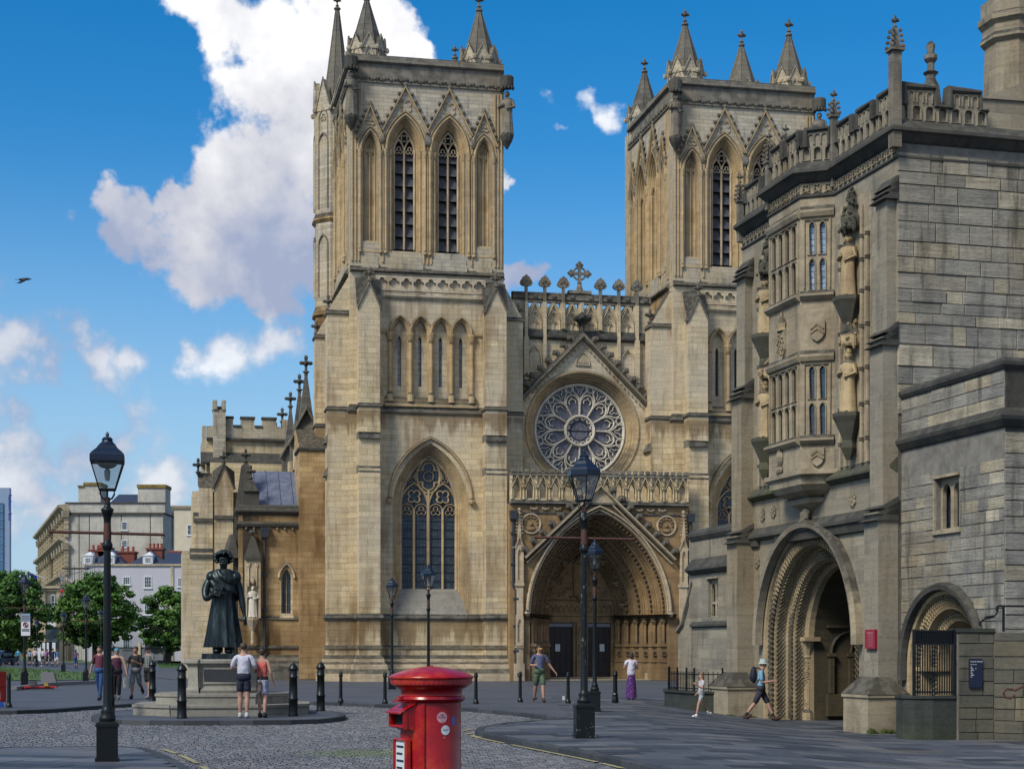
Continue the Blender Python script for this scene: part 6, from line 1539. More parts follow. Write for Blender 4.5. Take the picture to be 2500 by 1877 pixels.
# raised planter with railings in front of it
def planter():
    p0 = at(1622, 53.2); p1 = at(1688, 50.9); p2 = at(1792, 50.6); c0 = at(1626, 55.5)
    pt = empty('railed_plinth', (*p1, 0), 0, 'low mossy stone plinth topped with black railings left of the gatehouse', 'plinth')
    pl = [Vector(c0)-Vector(p1), Vector(p0)-Vector(p1), Vector((0, 0)), Vector(p2)-Vector(p1)]
    m = MB(); m.band([tuple(p) for p in pl], [(0, -.6), (0, .28), (.05, .3), (.05, .36), (-.35, .36), (-.35, -.6)]); m.build('stone_base', M['mossdark'], pt)
    z0, z1 = .36, .95
    for a, b in zip(pl[:-1], pl[1:]):
        d = b-a; L = d.length; n = int(L/.13)
        m = MB(); o = Vector((-d.y, d.x)).normalized()*(.12)
        for z in (z0+.08, z1-.08): m.tube([(a.x+o.x, a.y+o.y, z), (b.x+o.x, b.y+o.y, z)], .018, 5)
        m.build('rail', M['black_iron'], pt)
        for k in range(n):
            p = a+d*(k+.5)/n+o; t = .03 if k % 6 == 0 else .012
            m = MB(); m.tube([(p.x, p.y, z0), (p.x, p.y, z1 + (.12 if k % 6 == 0 else 0))], t, 5); m.build('post' if k % 6 == 0 else 'baluster', M['black_iron'], pt)
planter()
# ---------------------------------------------------------------- library forecourt wall with gate and sign
def text(s, loc, size, mat, parent=None, rot=(90, 0, 0), name='lettering', align='LEFT', ext=.0012):
    c = bpy.data.curves.new('lettering', 'FONT'); c.body = s; c.size = size; c.align_x = align; c.extrude = ext
    o = bpy.data.objects.new('tmp', c); COL.objects.link(o); bpy.context.view_layer.update()
    me = bpy.data.meshes.new_from_object(o.evaluated_get(bpy.context.evaluated_depsgraph_get())); bpy.data.objects.remove(o)
    me.materials.clear(); me.materials.append(mat); o = link(bpy.data.objects.new(name, me), parent); o.location = loc; o.rotation_euler = tuple(R(a) for a in rot); return o
def forecourt():
    D0 = 35.8; g = -.31
    fw = empty('forecourt_wall', (*at(2340, D0), 0), R(4), 'dark stone forecourt wall with iron gate panel at the right edge', 'wall')
    ox, oy = at(2340, D0)
    def lx(px, d=D0): return at(px, d)[0]-ox
    # curved low part
    m = MB(); x0 = lx(2214); pts = [(.0, .12), (x0*.5, .02), (x0*.85, .08), (x0, .35), (x0+.02, .9)][::-1]
    m.band(pts, [(0, g-.3), (0, .56), (.03, .58), (.03, .64), (-.3, .64), (-.3, g-.3)]); m.build('low_wall', M['mossdark'], fw)
    # pier and return
    xe = lx(2428); m = MB(); m.box(0, xe-.02, .03, .5, g-.3, 2.0); m.add([(xe-.02, .03, g-.3), (xe+1.3, -1.0, g-.3), (xe+1.3, -1.0, 2.0), (xe-.02, .03, 2.0), (xe+1.3, .5, g-.3), (xe+1.3, .5, 2.0), (xe-.02, .5, 2.0)], [(0,1,2,3),(3,2,5,6)]); m.build('pier', M['mortar'], fw)
    wall_blocks(fw, Matrix.Identity(4), 0, xe, g-.1, 1.98, (.24, .34), (.35, .8), None, .03, 7, 'blockd'); Mx, L = seg((xe, .0), (xe+1.3, -1.03)); wall_blocks(fw, Mx, 0, L, g-.1, 1.98, (.24, .34), (.35, .8), None, .03, 8, 'blockd')
    m = MB(); m.box(-.03, xe+.02, -.05, .55, 1.99, 2.07); m.build('coping', M['mossdark'], fw)
    ig = empty('iron_gate', (ox, oy, 0), R(4), 'black iron railing gate on the low curved wall beside the pier', 'gate')
    a, b = lx(2234), -.02; m = MB()
    for z in (.7, 1.72, 2.0): m.box(a, b, .12, .15, z, z+.035)
    m.box(a-.03, a+.03, .1, .16, .64, 2.05); m.box(b-.05, b, .1, .16, .64, 2.05); m.box(a, b, .145, .155, 1.75, 2.0); m.build('frame', M['black_iron'], ig)
    n = 17
    for k in range(n): x = a+(b-a)*(k+.5)/n; m = MB(); m.tube([(x, .13, .66), (x, .13, 1.98)], .014, 5); m.build('bar', M['black_iron'], ig)
    # notice boards
    sx = lx(2364); s = empty('library_sign', (ox, oy, 0), R(4), 'dark navy library sign with white lettering on the stone pier', 'sign')
    x0, x1, z0, z1 = sx, lx(2396), CAMH-92*D0/F, CAMH-22*D0/F; m = MB(); m.box(x0, x1, -.08, -.04, z0, z1); m.build('panel', M['navy'], s)
    text('Central Library', (x0+.02, -.083, z1-.075), .042, M['white'], s); text('Opening hours', (x0+.02, -.083, z1-.13), .024, M['white'], s); m = MB()
    for k in range(7): m.box(x0+.03, x0+.06+.02*(k % 3), -.083, -.081, z1-.18-k*.035, z1-.17-k*.035); m.box(x0+.13, x0+.15, -.083, -.081, z1-.18-k*.035, z1-.17-k*.035) if k == 1 else None
    m.build('small_print', M['white'], s)
    rs = empty('red_sign', (9.47, 41.5, 0), R(GA), 'small red notice board fixed to the buttress right of the big arch', 'sign')
    v0, v1 = GF.onu(2137, 1500, -.58)[0], GF.onu(2113, 1500, -.58)[0]; zz = lambda py: GF.onu(2125, py, -.58)[1]
    m = MB(); m.box(-.60, -.53, v0, v1, zz(1583), zz(1536)); m.build('panel', M['redsign'], rs); m = MB()
    for k in range(9): m.box(-.604, -.602, v0+.08, v1-.08-(.1 if k else .05), zz(1545)-k*.04, zz(1545)-k*.04+(.02 if k == 0 else .008))
    m.build('small_print', M['pinkish'], rs)
    lb = empty('wall_bracket', (*at(2450, 36.2), 0), 0, 'black iron pipe and curled lamp bracket above the forecourt wall', 'bracket')
    zc = CAMH+106*36.2/F; m = MB(); m.tube([(0, 0, 1.9), (0, 0, zc)], .03, 6); m.tube([(-.13, 0, zc), (.8, 0, zc)], .022, 6); m.tube([(-.13, 0, zc), (-.14, 0, zc-.12), (-.22, 0, zc-.22), (-.4, 0, zc-.25), (-.5, 0, zc-.33), (-.5, 0, zc-.42)], .035, 7); m.build('pipe', M['black_iron'], lb)
    hr = empty('handrail', (*at(2478, 34.6), 0), 0, 'rusty scrolled handrail end on the right edge', 'handrail'); m = MB(); pts = [(.5, 0, 1.05)]+[(0, 0, .78)]+[(-.12+.12*math.cos(t), 0, .72+.1*math.sin(t)) for t in (1, 2, 3, 4, 5, 6)]; m.tube(pts, .025, 6); m.build('rail', M['rust'], hr)
M['navy'] = plain('navy_panel', (.008, .012, .035), .4, var=.05); M['white'] = plain('white_letters', (.7, .72, .72), .6, var=.03); M['redsign'] = plain('crimson_panel', (.28, .012, .03), .45, var=.05); M['pinkish'] = plain('pale_print', (.45, .2, .2), .7)
M['blockd'] = stone('damp_wall_block', (.13, .12, .092), (.095, .092, .075), (.13, .115, .06), ashlar=False, st_amt=.1, soot=.5, rnd=True)
forecourt()
# ---------------------------------------------------------------- town buildings behind the green
def bmats():
    M['stucco'] = stone('stained_render', (.52, .49, .42), (.46, .44, .38), (.33, .32, .28), ashlar=False, st_amt=.25, stain=(.28, .27, .24), soot=.35)
    M['cream'] = plain('cream_render', (.58, .51, .37), .85, var=.08, scale=1, bump=.1); M['bath'] = stone('bath_stone', (.56, .48, .33), (.48, .41, .27), (.38, .32, .22), bw=1.2, bh=.5, st_amt=.3, soot=.3)
    M['lilac'] = plain('pale_grey_render', (.48, .47, .50), .85, var=.05, scale=.5); M['slate'] = plain('slate_roof', (.035, .045, .075), .5, var=.25, scale=3, bump=.3)
    M['whitep'] = plain('white_paint', (.62, .63, .64), .6, var=.05); M['brick'] = plain('red_brick', (.18, .05, .035), .85, var=.3, scale=5); M['pot'] = plain('terracotta', (.30, .07, .04), .8)
    M['ochre'] = plain('lichen_coping', (.20, .14, .03), .9, var=.4, scale=1.5); M['glassb'] = plain('blue_curtain_wall', (.05, .13, .24), .15, var=.3, scale=.3, spec=.8); M['steelb'] = plain('blue_grey_panel', (.22, .30, .42), .5, var=.05)
    M['eu'] = plain('blue_flag', (.01, .035, .32), .8); M['gold'] = plain('gold_star', (.6, .45, .05), .7); M['greyw'] = plain('grey_fabric', (.35, .36, .4), .8)
    M['red'] = plain('red_plastic', (.42, .025, .015), .45, var=.2, scale=5); M['bluep'] = plain('blue_plastic', (.01, .06, .3), .5); M['galv'] = plain('galvanised_pole', (.25, .26, .27), .4, .6)
bmats()
WIN = {}
def sash(parent, x, z, w, h, nx=2, ny=2, y=-.02, mat='whitep'):
    key = (round(w, 2), round(h, 2), nx, ny, mat)
    if key not in WIN:
        m = MB(); t = w*.1; m.plate(rect(-w/2, w/2, 0, h), [rect(-w/2+t+(w-2*t)*i/nx+.02, -w/2+t+(w-2*t)*(i+1)/nx-.02, t+(h-2*t)*j/ny+.02, t+(h-2*t)*(j+1)/ny-.02) for i in range(nx) for j in range(ny)], -.06, .05)
        m.box(-w/2-.1, w/2+.1, -.14, 0, -.12, 0)
        o = m.build('window', M[mat], parent); g = MB(); g.box(-w/2+.05, w/2-.05, .0, .03, .05, h-.05); g.build('pane', M['pane'], o); WIN[key] = o
    else: o = copy_tree(WIN[key], parent)
    o.location = (x, y, z); return o
def town():
    # pale grey house with slate roofs
    D = 235.0; s = D/F; Z = lambda py: CAMH+(HOR-py)*s
    ox = at(330, D)[0]; X = lambda px: (px-330)*s
    h = empty('pale_house', (ox, D, 0), 0, 'pale grey rendered house with slate roofs, dormers and white sash windows', 'house')
    m = MB(); m.box(X(205), X(470), 0, 12, -1, Z(1380)); m.build('wall', M['lilac'], h)
    m = MB(); m.box(X(205), X(470), -.2, .3, Z(1381), Z(1376)); m.box(X(417), X(424), -.12, 0, 0, Z(1382)); m.box(X(300), X(470), -.08, 0, Z(1510), Z(1507)); m.build('cornice', M['bath'], h)
    for a, b, c, zp in ((213, 262, 305, 1338), (313, 358, 402, 1340)):
        m = MB(); z0, zt = Z(1377), Z(zp); y1 = 9; m.add([(X(a), 0, z0), (X(c), 0, z0), (X(b), 3.0, zt), (X(a), y1, z0), (X(c), y1, z0), (X(b), y1-2, zt)], [(0,1,2),(0,2,5,3),(1,4,5,2),(3,5,4)]); m.build('roof', M['slate'], h)
    m = MB(); m.add([(X(395), .1, Z(1377)), (X(475), .1, Z(1377)), (X(475), 4.5, Z(1343)), (X(395), 4.5, Z(1343)), (X(475), 9, Z(1377)), (X(395), 9, Z(1377))], [(0,1,2,3),(3,2,4,5),(0,3,5)]); m.build('roof', M['slate'], h); m = MB(); m.tube([(X(395), 4.5, Z(1343)), (X(475), 4.5, Z(1343))], .2, 6); m.build('ridge_tiles', M['brick'], h)
    for px in (361, 268, 215):
        m = MB(); m.box(X(px-12), X(px+12), -.1, 2.5, Z(1376), Z(1357)); m.taper(X(px-14), X(px+14), -.2, 2.6, Z(1357), Z(1354), 0); m.add([(X(px-13), 0, Z(1356)), (X(px+13), 0, Z(1356)), (X(px), 1.2, Z(1345)), (X(px), 4, Z(1345))], [(0,1,2),(0,2,3),(1,3,2)]); d = m.build('dormer', M['whitep'], h); sash(h, X(px), Z(1375), 18*s*.8, 16*s*.9, 3, 3, -.12)
    for px, py, w, hh, ny in ((309, 1427, 19, 20, 3), (361, 1435, 19, 29, 3), (309, 1500, 19, 36, 3), (361, 1500, 19, 36, 3), (437, 1500, 14, 36, 3), (440, 1432, 12, 22, 3), (410-6, 1580, 18, 36, 3), (361, 1583, 19, 36, 3), (309, 1583, 19, 36, 3)): sash(h, X(px), Z(py), w*s, hh*s, 3, ny)
    for a, b, z0, z1, np_ in ((200, 250, 1380, 1337, 4), (222, 252, 1360, 1331, 4), (273, 312, 1375, 1341, 3), (343, 381, 1370, 1333, 4)):
        m = MB(); m.box(X(a), X(b), 4, 6, Z(z0), Z(z1)); m.box(X(a)-.15, X(b)+.15, 3.85, 6.15, Z(z1)-.25, Z(z1)); c = m.build('chimney', M['brick'], h)
        for k in range(np_): m = MB(); m.lathe([(.2, Z(z1)), (.17, Z(z1)+.55), (.22, Z(z1)+.6), (.2, Z(z1)+.7)], 8, (X(a)+(X(b)-X(a))*(k+.5)/np_, 5, 0)); m.build('chimney_pot', M['pot'], c)
    # tall stained hotel behind, its ornate front running away to the left
    D = 262.0; s = D/F; Z = lambda py: CAMH+(HOR-py)*s; ox = at(160, D)[0]; X = lambda px: (px-160)*s
    h = empty('grand_hotel', (ox, D, 0), 0, 'tall stained stone hotel with heavy cornices seen end on at far left', 'hotel')
    m = MB(); m.box(X(160), X(398), 0, 14, 0, Z(1254)); m.build('wall', M['stucco'], h); m = MB(); m.box(X(160), X(402), .2, 14, Z(1251), Z(1228)); m.build('attic_wall', M['stucco'], h)
    m = MB(); m.box(X(158), X(400), -.3, .0, Z(1256), Z(1251)); m.box(X(158), X(405), .0, .5, Z(1228), Z(1225.5)); 
    for px in (193, 218, 296, 367): m.box(X(px)-.06, X(px)+.06, -.03, 0, 3, Z(1254))
    m.build('cornice', M['dark'], h)
    m = MB(); m.box(X(179), X(193), 3, 7, Z(1228), Z(1183)); m.box(X(193), X(234), 3, 7, Z(1228), Z(1176)); c = m.build('chimney', M['stucco'], h); m = MB(); m.box(X(178), X(193), 2.8, 7.2, Z(1184), Z(1180)); m.box(X(192), X(236), 2.8, 7.2, Z(1180), Z(1173)); m.build('coping', M['ochre'], c)
    m = MB(); m.box(X(326), X(394), 3, 7, Z(1230), Z(1186)); c = m.build('chimney', M['stucco'], h); m = MB(); m.box(X(324), X(396), 2.8, 7.2, Z(1186), Z(1178)); m.build('coping', M['ochre'], c)
    m = MB(); m.add([(X(255), 2, Z(1230)), (X(326), 2, Z(1230)), (X(326), 6, Z(1198)), (X(268), 6, Z(1198))], [(0,1,2,3)]); m.build('roof', M['slate'], h)
    sash(h, X(304), Z(1294), 15*s, 21*s, 1, 4); sash(h, X(304), Z(1336), 15*s, 18*s, 1, 4)
    # front receding: built in its own axes, x along the front going away
    p0 = Vector((0, 0)); p1 = Vector((at(44, 430)[0]-ox, 430-D)); d = p1-p0; L = d.length
    # outward is to the left of the picture
    Mx = Matrix.Translation((p1.x, p1.y, 0)) @ Matrix.Rotation(math.atan2(-d.y, -d.x), 4, 'Z')
    T = L; levels = [(0, 7.5), (7.5, 13.2), (13.2, 19.0), (19.0, 24.0)]
    secs = [(T-34, T, 24.3), (T-78, T-34, 23.0), (0, T-78, 17.5)]
    for k, (a, b, zt) in enumerate(secs):
        m = MB(Mx); m.box(a, b, .4, 14, 0, zt); m.build('front_wall', M['bath'], h)
        m = MB(Mx); n = max(2, int((b-a)/6.5))
        for lo, hi in levels:
            if hi > zt+1: continue
            m.band([(a, .4), (b, .4)], [(-.02, hi-1.2), (.5, hi-1.0), (.9, hi-.55), (1.5, hi-.3), (1.6, hi), (.2, hi+.25), (-.02, hi+.25)])
            for q in range(n+1):
                x = a+(b-a)*q/n; m.box(x-.55, x+.55, -.15, .42, lo, hi-.8); m.taper(x-.8, x+.8, -.5, .42, hi-1.9, hi-.9, -.25, -.1)
                for r_ in range(6): m.box(x-.6, x+.6, -.22, .42, lo+.6+r_*.7, lo+1.0+r_*.7)
        m.build('cornice_and_pilasters', M['bath'], h)
        for lo, hi in levels:
            if hi > zt+1: continue
            for q in range(n):
                x = a+(b-a)*(q+.5)/n; g = MB(Mx); g.box(x-.9, x+.9, .34, .42, lo+1.2, hi-1.8); w = g.build('window', M['pane'], h); g = MB(Mx); g.bar([(x-1, lo+1.2), (x-1, hi-1.8), (x+1, hi-1.8), (x+1, lo+1.2)], .2, .2, .4); g.box(x-.9, x+.9, .3, .35, (lo+hi)/2-.3, (lo+hi)/2-.15); g.build('frame', M['whitep'], w)
    # lower pavilion with arched sash windows that shows between the trees
    D2 = 238.0; s2 = D2/F; Z2 = lambda py: CAMH+(HOR-py)*s2; hx = at(105, D2)[0]; X2 = lambda px: (px-105)*s2
    pv = empty('pavilion_wing', (hx, D2, 0), 0, 'ornate pavilion wing with two arched windows between the left trees', 'building')
    def bay(a, b, zt, wx, zw0, zw1, y):
        m = MB(); m.box(X2(a), X2(b), y, y+8, 0, Z2(zt)); m.build('wall', M['bath'], pv); m = MB(); m.box(X2(a-2), X2(b+2), y-.6, y, Z2(zt+6), Z2(zt)); m.box(X2(a), X2(b), y-.4, y, Z2(zt+12), Z2(zt+9)); m.box(X2(a-2), X2(b+2), y-.5, y, Z2(1503), Z2(1498))
        for px in (a+1, a+5, b-5, b-1): m.box(X2(px)-.12, X2(px)+.12, y-.25, y, 0, Z2(zt+12))
        m.build('cornice', M['bath'], pv); r = 4.6*s2; m = MB(); m.bar(pt_arch(X2(wx), Z2(zw1)-r, r, r, 0, 6, Z2(zw0)), .18, y-.2, y); m.bar([(X2(wx)-r, (Z2(zw0)+Z2(zw1))/2), (X2(wx)+r, (Z2(zw0)+Z2(zw1))/2)], .1, y-.15, y); w = m.build('window', M['whitep'], pv); g = MB(); g.plate(pt_arch(X2(wx), Z2(zw1)-r, r, r, .05, 6, Z2(zw0)), [], y-.05, y-.02); g.build('pane', M['pane'], w)
    bay(105, 146, 1430, 130, 1488, 1452, 0); bay(72, 105, 1448, 95, 1495, 1465, 2.2)
    m = MB(); m.box(X2(118), X2(144), -1, 0, Z2(1588), Z2(1530)); m.build('window_bay', M['pane'], pv)
    m = MB(); m.box(X2(122), X2(142), -1.3, -1.2, Z2(1528), Z2(1504)); m.build('banner', M['whitep'], pv); m = MB(); m.box(X2(124), X2(140), -1.33, -1.31, Z2(1513), Z2(1508)); m.build('banner_stripe', M['red'], pv)
    m = MB(); m.box(X2(90), X2(145), -1.4, -1.3, Z2(1568), Z2(1565))
    st = empty('striped_hoarding', (hx, D2-2, 0), 0, 'black and white striped hoarding behind the far walkers', 'hoarding'); mk = MB(); mk.box(X2(93), X2(146), 0, .1, 0, Z2(1566)); mk.build('panel', M['black_iron'], st)
    for a, b in ((94, 98), (101, 110), (113, 120), (124, 129), (137, 145)): m = MB(); m.box(X2(a), X2(b), -.06, -.01, 0, Z2(1568)); m.build('white_stripe', M['whitep'], st)
    # cream annexe
    D = 250.0; s = D/F; ox = at(425, D)[0]; an = empty('cream_annexe', (ox, D, 0), 0, 'cream rendered annexe with flat cornice behind the slate roofs', 'building'); Z = lambda py: CAMH+(HOR-py)*s
    m = MB(); m.box(0, 60*s, 0, 10, 0, Z(1240)); m.add([(0, 0, 0), (-27*s, 9, 0), (-27*s, 9, Z(1246)), (0, 0, Z(1240))], [(0,1,2,3)]); m.build('wall', M['cream'], an); m = MB(); m.band([(-27*s, 9), (0, 0), (60*s, 0)], [(-.1, Z(1243)), (.2, Z(1242)), (.35, Z(1236)), (.35, Z(1234)), (-.4, Z(1233))]); m.build('cornice', M['bath'], an); sash(an, 40*s, Z(1306), 16*s, 26*s, 2, 2)
    m = MB(); m.tube([(-4*s, -.15, Z(1340)), (-4*s, -.15, Z(1254))], .09, 5); m.build('drainpipe', M['black_iron'], an)
    # blue hotel tower
    D = 400.0; s = D/F; ox = at(8, D)[0]; tw = empty('glass_tower', (ox, D, 0), 0, 'tall blue glass hotel tower with vertical lettering at left edge', 'tower'); Z = lambda py: CAMH+(HOR-py)*s
    m = MB(); m.box(-60*s, 0, 0, 1.6, 0, Z(1228)); m.build('curtain_wall', M['glassb'], tw); m = MB(); m.box(0, 14.5*s, .3, 1.6, 0, Z(1190)); m.box(-60*s, 0, .3, 1.6, Z(1228), Z(1190)); m.build('panel_wall', M['steelb'], tw)
    for k in range(8): m = MB(); m.box(-60*s, 0, -.15, 0, Z(1228+k*20), Z(1227+k*20)); m.build('transom', M['steelb'], tw)
    text('Radisson BLU', (12*s, .25, Z(1206)), 11.5*s, M['eu'], tw, (90, 90, 0), ext=.05)
    # flag
    fx = at(80, 236); fl = empty('blue_flag', (*fx, 0), 0, 'blue flag with a ring of stars hanging from a slanted pole', 'flag'); s = 236/F; Z = lambda py: CAMH+(HOR-py)*s
    m = MB(); m.tube([(30*s, 0, Z(1412)), (-16*s, -1, Z(1392))], .09, 5); m.build('pole', M['whitep'], fl); m = MB(); rows = [[((-8+q*2.1+1.2*math.sin(q))*s, .12*math.sin(q*2), Z(1397+q*1.1)) for q in range(10)], [((2+q*1.1)*s, .15*math.sin(q*2+1), Z(1446)) for q in range(10)]]; m.loft(rows); m.build('cloth', M['eu'], fl)
    m = MB(); m.loft([[((-16+q*2)*s, .1, Z(1393+q)) for q in range(5)], [((-10+q*1.6)*s, .1, Z(1425)) for q in range(5)]]); m.build('white_cloth', M['whitep'], fl)
    for k in range(12): m = MB(); a = k*math.pi/6; m.sph(((3.5+2.6*math.cos(a))*s, -.25, Z(1428)+3.2*s*math.sin(a)*1.6), .05, .03, .05, 6, 4); m.build('star', M['gold'], fl)
    # scaffold
    sc = empty('scaffold', (*at(180, 226), 0), 0, 'tube scaffold with red netting between hotel and pale house', 'scaffold'); s = 226/F; Z = lambda py: CAMH+(HOR-py)*s
    for i in range(6):
        for j in (0, 1.2): m = MB(); m.tube([((-32+i*13)*s, j*2+i*.8, 0), ((-32+i*13)*s, j*2+i*.8, Z(1395-i*9))], .045, 5); m.build('standard', M['galv'], sc)
    for k in range(5): m = MB(); z = Z(1530-k*30); m.tube([(-33*s, 0, z), (33*s, 4, z+1.6)], .045, 5); m.build('ledger', M['galv'], sc); m = MB(); m.box(-33*s, -24*s, -.1, 0, z-.3, z+.1); m.build('netting', M['red'], sc) if k < 4 else m.build('guard', M['galv'], sc)
    m = MB(); m.box(-30*s, 33*s, 0, 1.8, Z(1388), Z(1385)); m.build('platform', M['dark'], sc)
    # fence of iron bars and low wall behind the walkers at the right of the green
    fc = empty('iron_fence', (*at(345, 190), 0), 0, 'dark iron fence with stone gate pier in front of pale house', 'fence'); s = 190/F
    m = MB(); m.box(-75*s, 60*s, 0, .1, 1.7, 1.8); m.box(-75*s, 60*s, 0, .1, .3, .4); m.build('rail', M['black_iron'], fc)
    for k in range(60): m = MB(); x = (-75+k*2.25)*s; m.box(x-.025, x+.025, 0, .06, 0, 1.95); m.build('bar', M['black_iron'], fc)
    m = MB(); m.box(-8*s, -1*s, -.2, .4, 0, 2.4); m.build('gate_pier', M['bath'], fc)
town()
# ---------------------------------------------------------------- trees
def leafmat():
    t = NT('chestnut_leaves'); at_ = t.n('ShaderNodeAttribute', attribute_name='tone'); c = t.ramp(at_.outputs['Fac'], [(0, (.025, .065, .010)), (.5, (.055, .13, .018)), (1, (.11, .21, .03))])
    t.b.inputs['Subsurface Weight'].default_value = 0
    return t.out(c, .55, None, 0, .3)
M['leaf'] = leafmat(); M['bark'] = plain('bark', (.05, .04, .03), .9, var=.4, scale=5, bump=.6)
def tree(x, y, h, w, label, seed, nclump=150, leaf=.42, name='chestnut_tree', lo=.12):
    r = np.random.default_rng(seed); rr = random.Random(seed)
    t = empty(name, (x, y, 0), 0, label, 'tree', 'chestnut trees on the green')
    m = MB(); m.tube([(0, 0, -.1), (.05, 0, h*.12), (-.05, 0, h*.3), (.1, 0, h*.5)], [.42, .34, .28, .16], 8)
    for k in range(9): a = k*2.4; z = h*(.18+.04*k); m.tube([(0, 0, z), (w*.2*math.cos(a), w*.2*math.sin(a), z+h*.1), (w*.38*math.cos(a), w*.38*math.sin(a), z+h*.16)], [.15, .1, .04], 6)
    m.build('trunk', M['bark'], t)
    V = []; T = []
    for c in range(nclump):
        # clumps fill an egg-shaped crown, denser towards its surface
        u = r.normal(size=3); u /= np.linalg.norm(u); q = r.uniform(.45, 1.0)**.6; zc = u[2]*q
        az = math.atan2(u[1], u[0]); prof = (1.0-.25*max(0, zc)-.06*max(0, -zc))*(1+.13*math.sin(3*az+seed)+.10*math.sin(5*az+2*seed+4*zc)+.06*math.sin(9*zc+seed))
        cx, cy, cz = u[0]*q*w/2*prof, u[1]*q*w/2*prof, h*(lo+(1-lo)*.5)+zc*h*(1-lo)*.5
        cr = r.uniform(.4, 1.2)*w*.085; n = int(r.uniform(70, 110)); base = r.uniform(0, 1)
        d = r.normal(size=(n, 3)); d /= np.linalg.norm(d, axis=1)[:, None]; rad = cr*r.uniform(.5, 1.05, n)[:, None]; p = np.array([cx, cy, cz])+d*rad*np.array([1.25, 1.25, .75])
        for i in range(n):
            a = r.normal(size=3); a -= a.dot(d[i])*.6*d[i]; a /= np.linalg.norm(a); b = np.cross(d[i]+np.array([0, 0, .5])+r.normal(size=3)*.35, a); b /= np.linalg.norm(b)+1e-6; s_ = leaf*r.uniform(.6, 1.2)
            V += [p[i]-a*s_*.5, p[i]+b*s_*.32, p[i]+a*s_*.5, p[i]-b*s_*.32]; T.append(min(1, max(0, .25+.5*base*.8+r.uniform(-.2, .3))))
    V = np.array(V); Fc = np.arange(len(V)).reshape(-1, 4)
    mesh_np('crown', V.tolist(), Fc.tolist(), M['leaf'], t, T)
for px, d, h, w, lb, sd_, nc in ((18, 185, 10.2, 8.4, 'dense green chestnut tree cut by the left edge', 1, 170), (232, 195, 10.4, 9.2, 'round green chestnut tree behind the big lamp post', 2, 190), (410, 200, 9.2, 6.4, 'green chestnut tree against the left corner of the cathedral', 3, 120), (405, 226, 7.5, 6.0, 'smaller chestnut tree set back beside the pale house', 5, 80), (-30, 215, 9.0, 8.0, 'chestnut tree further back at the left edge', 4, 80)):
    tree(at(px, d)[0], d, h, w, lb, sd_, int(nc*1.35))
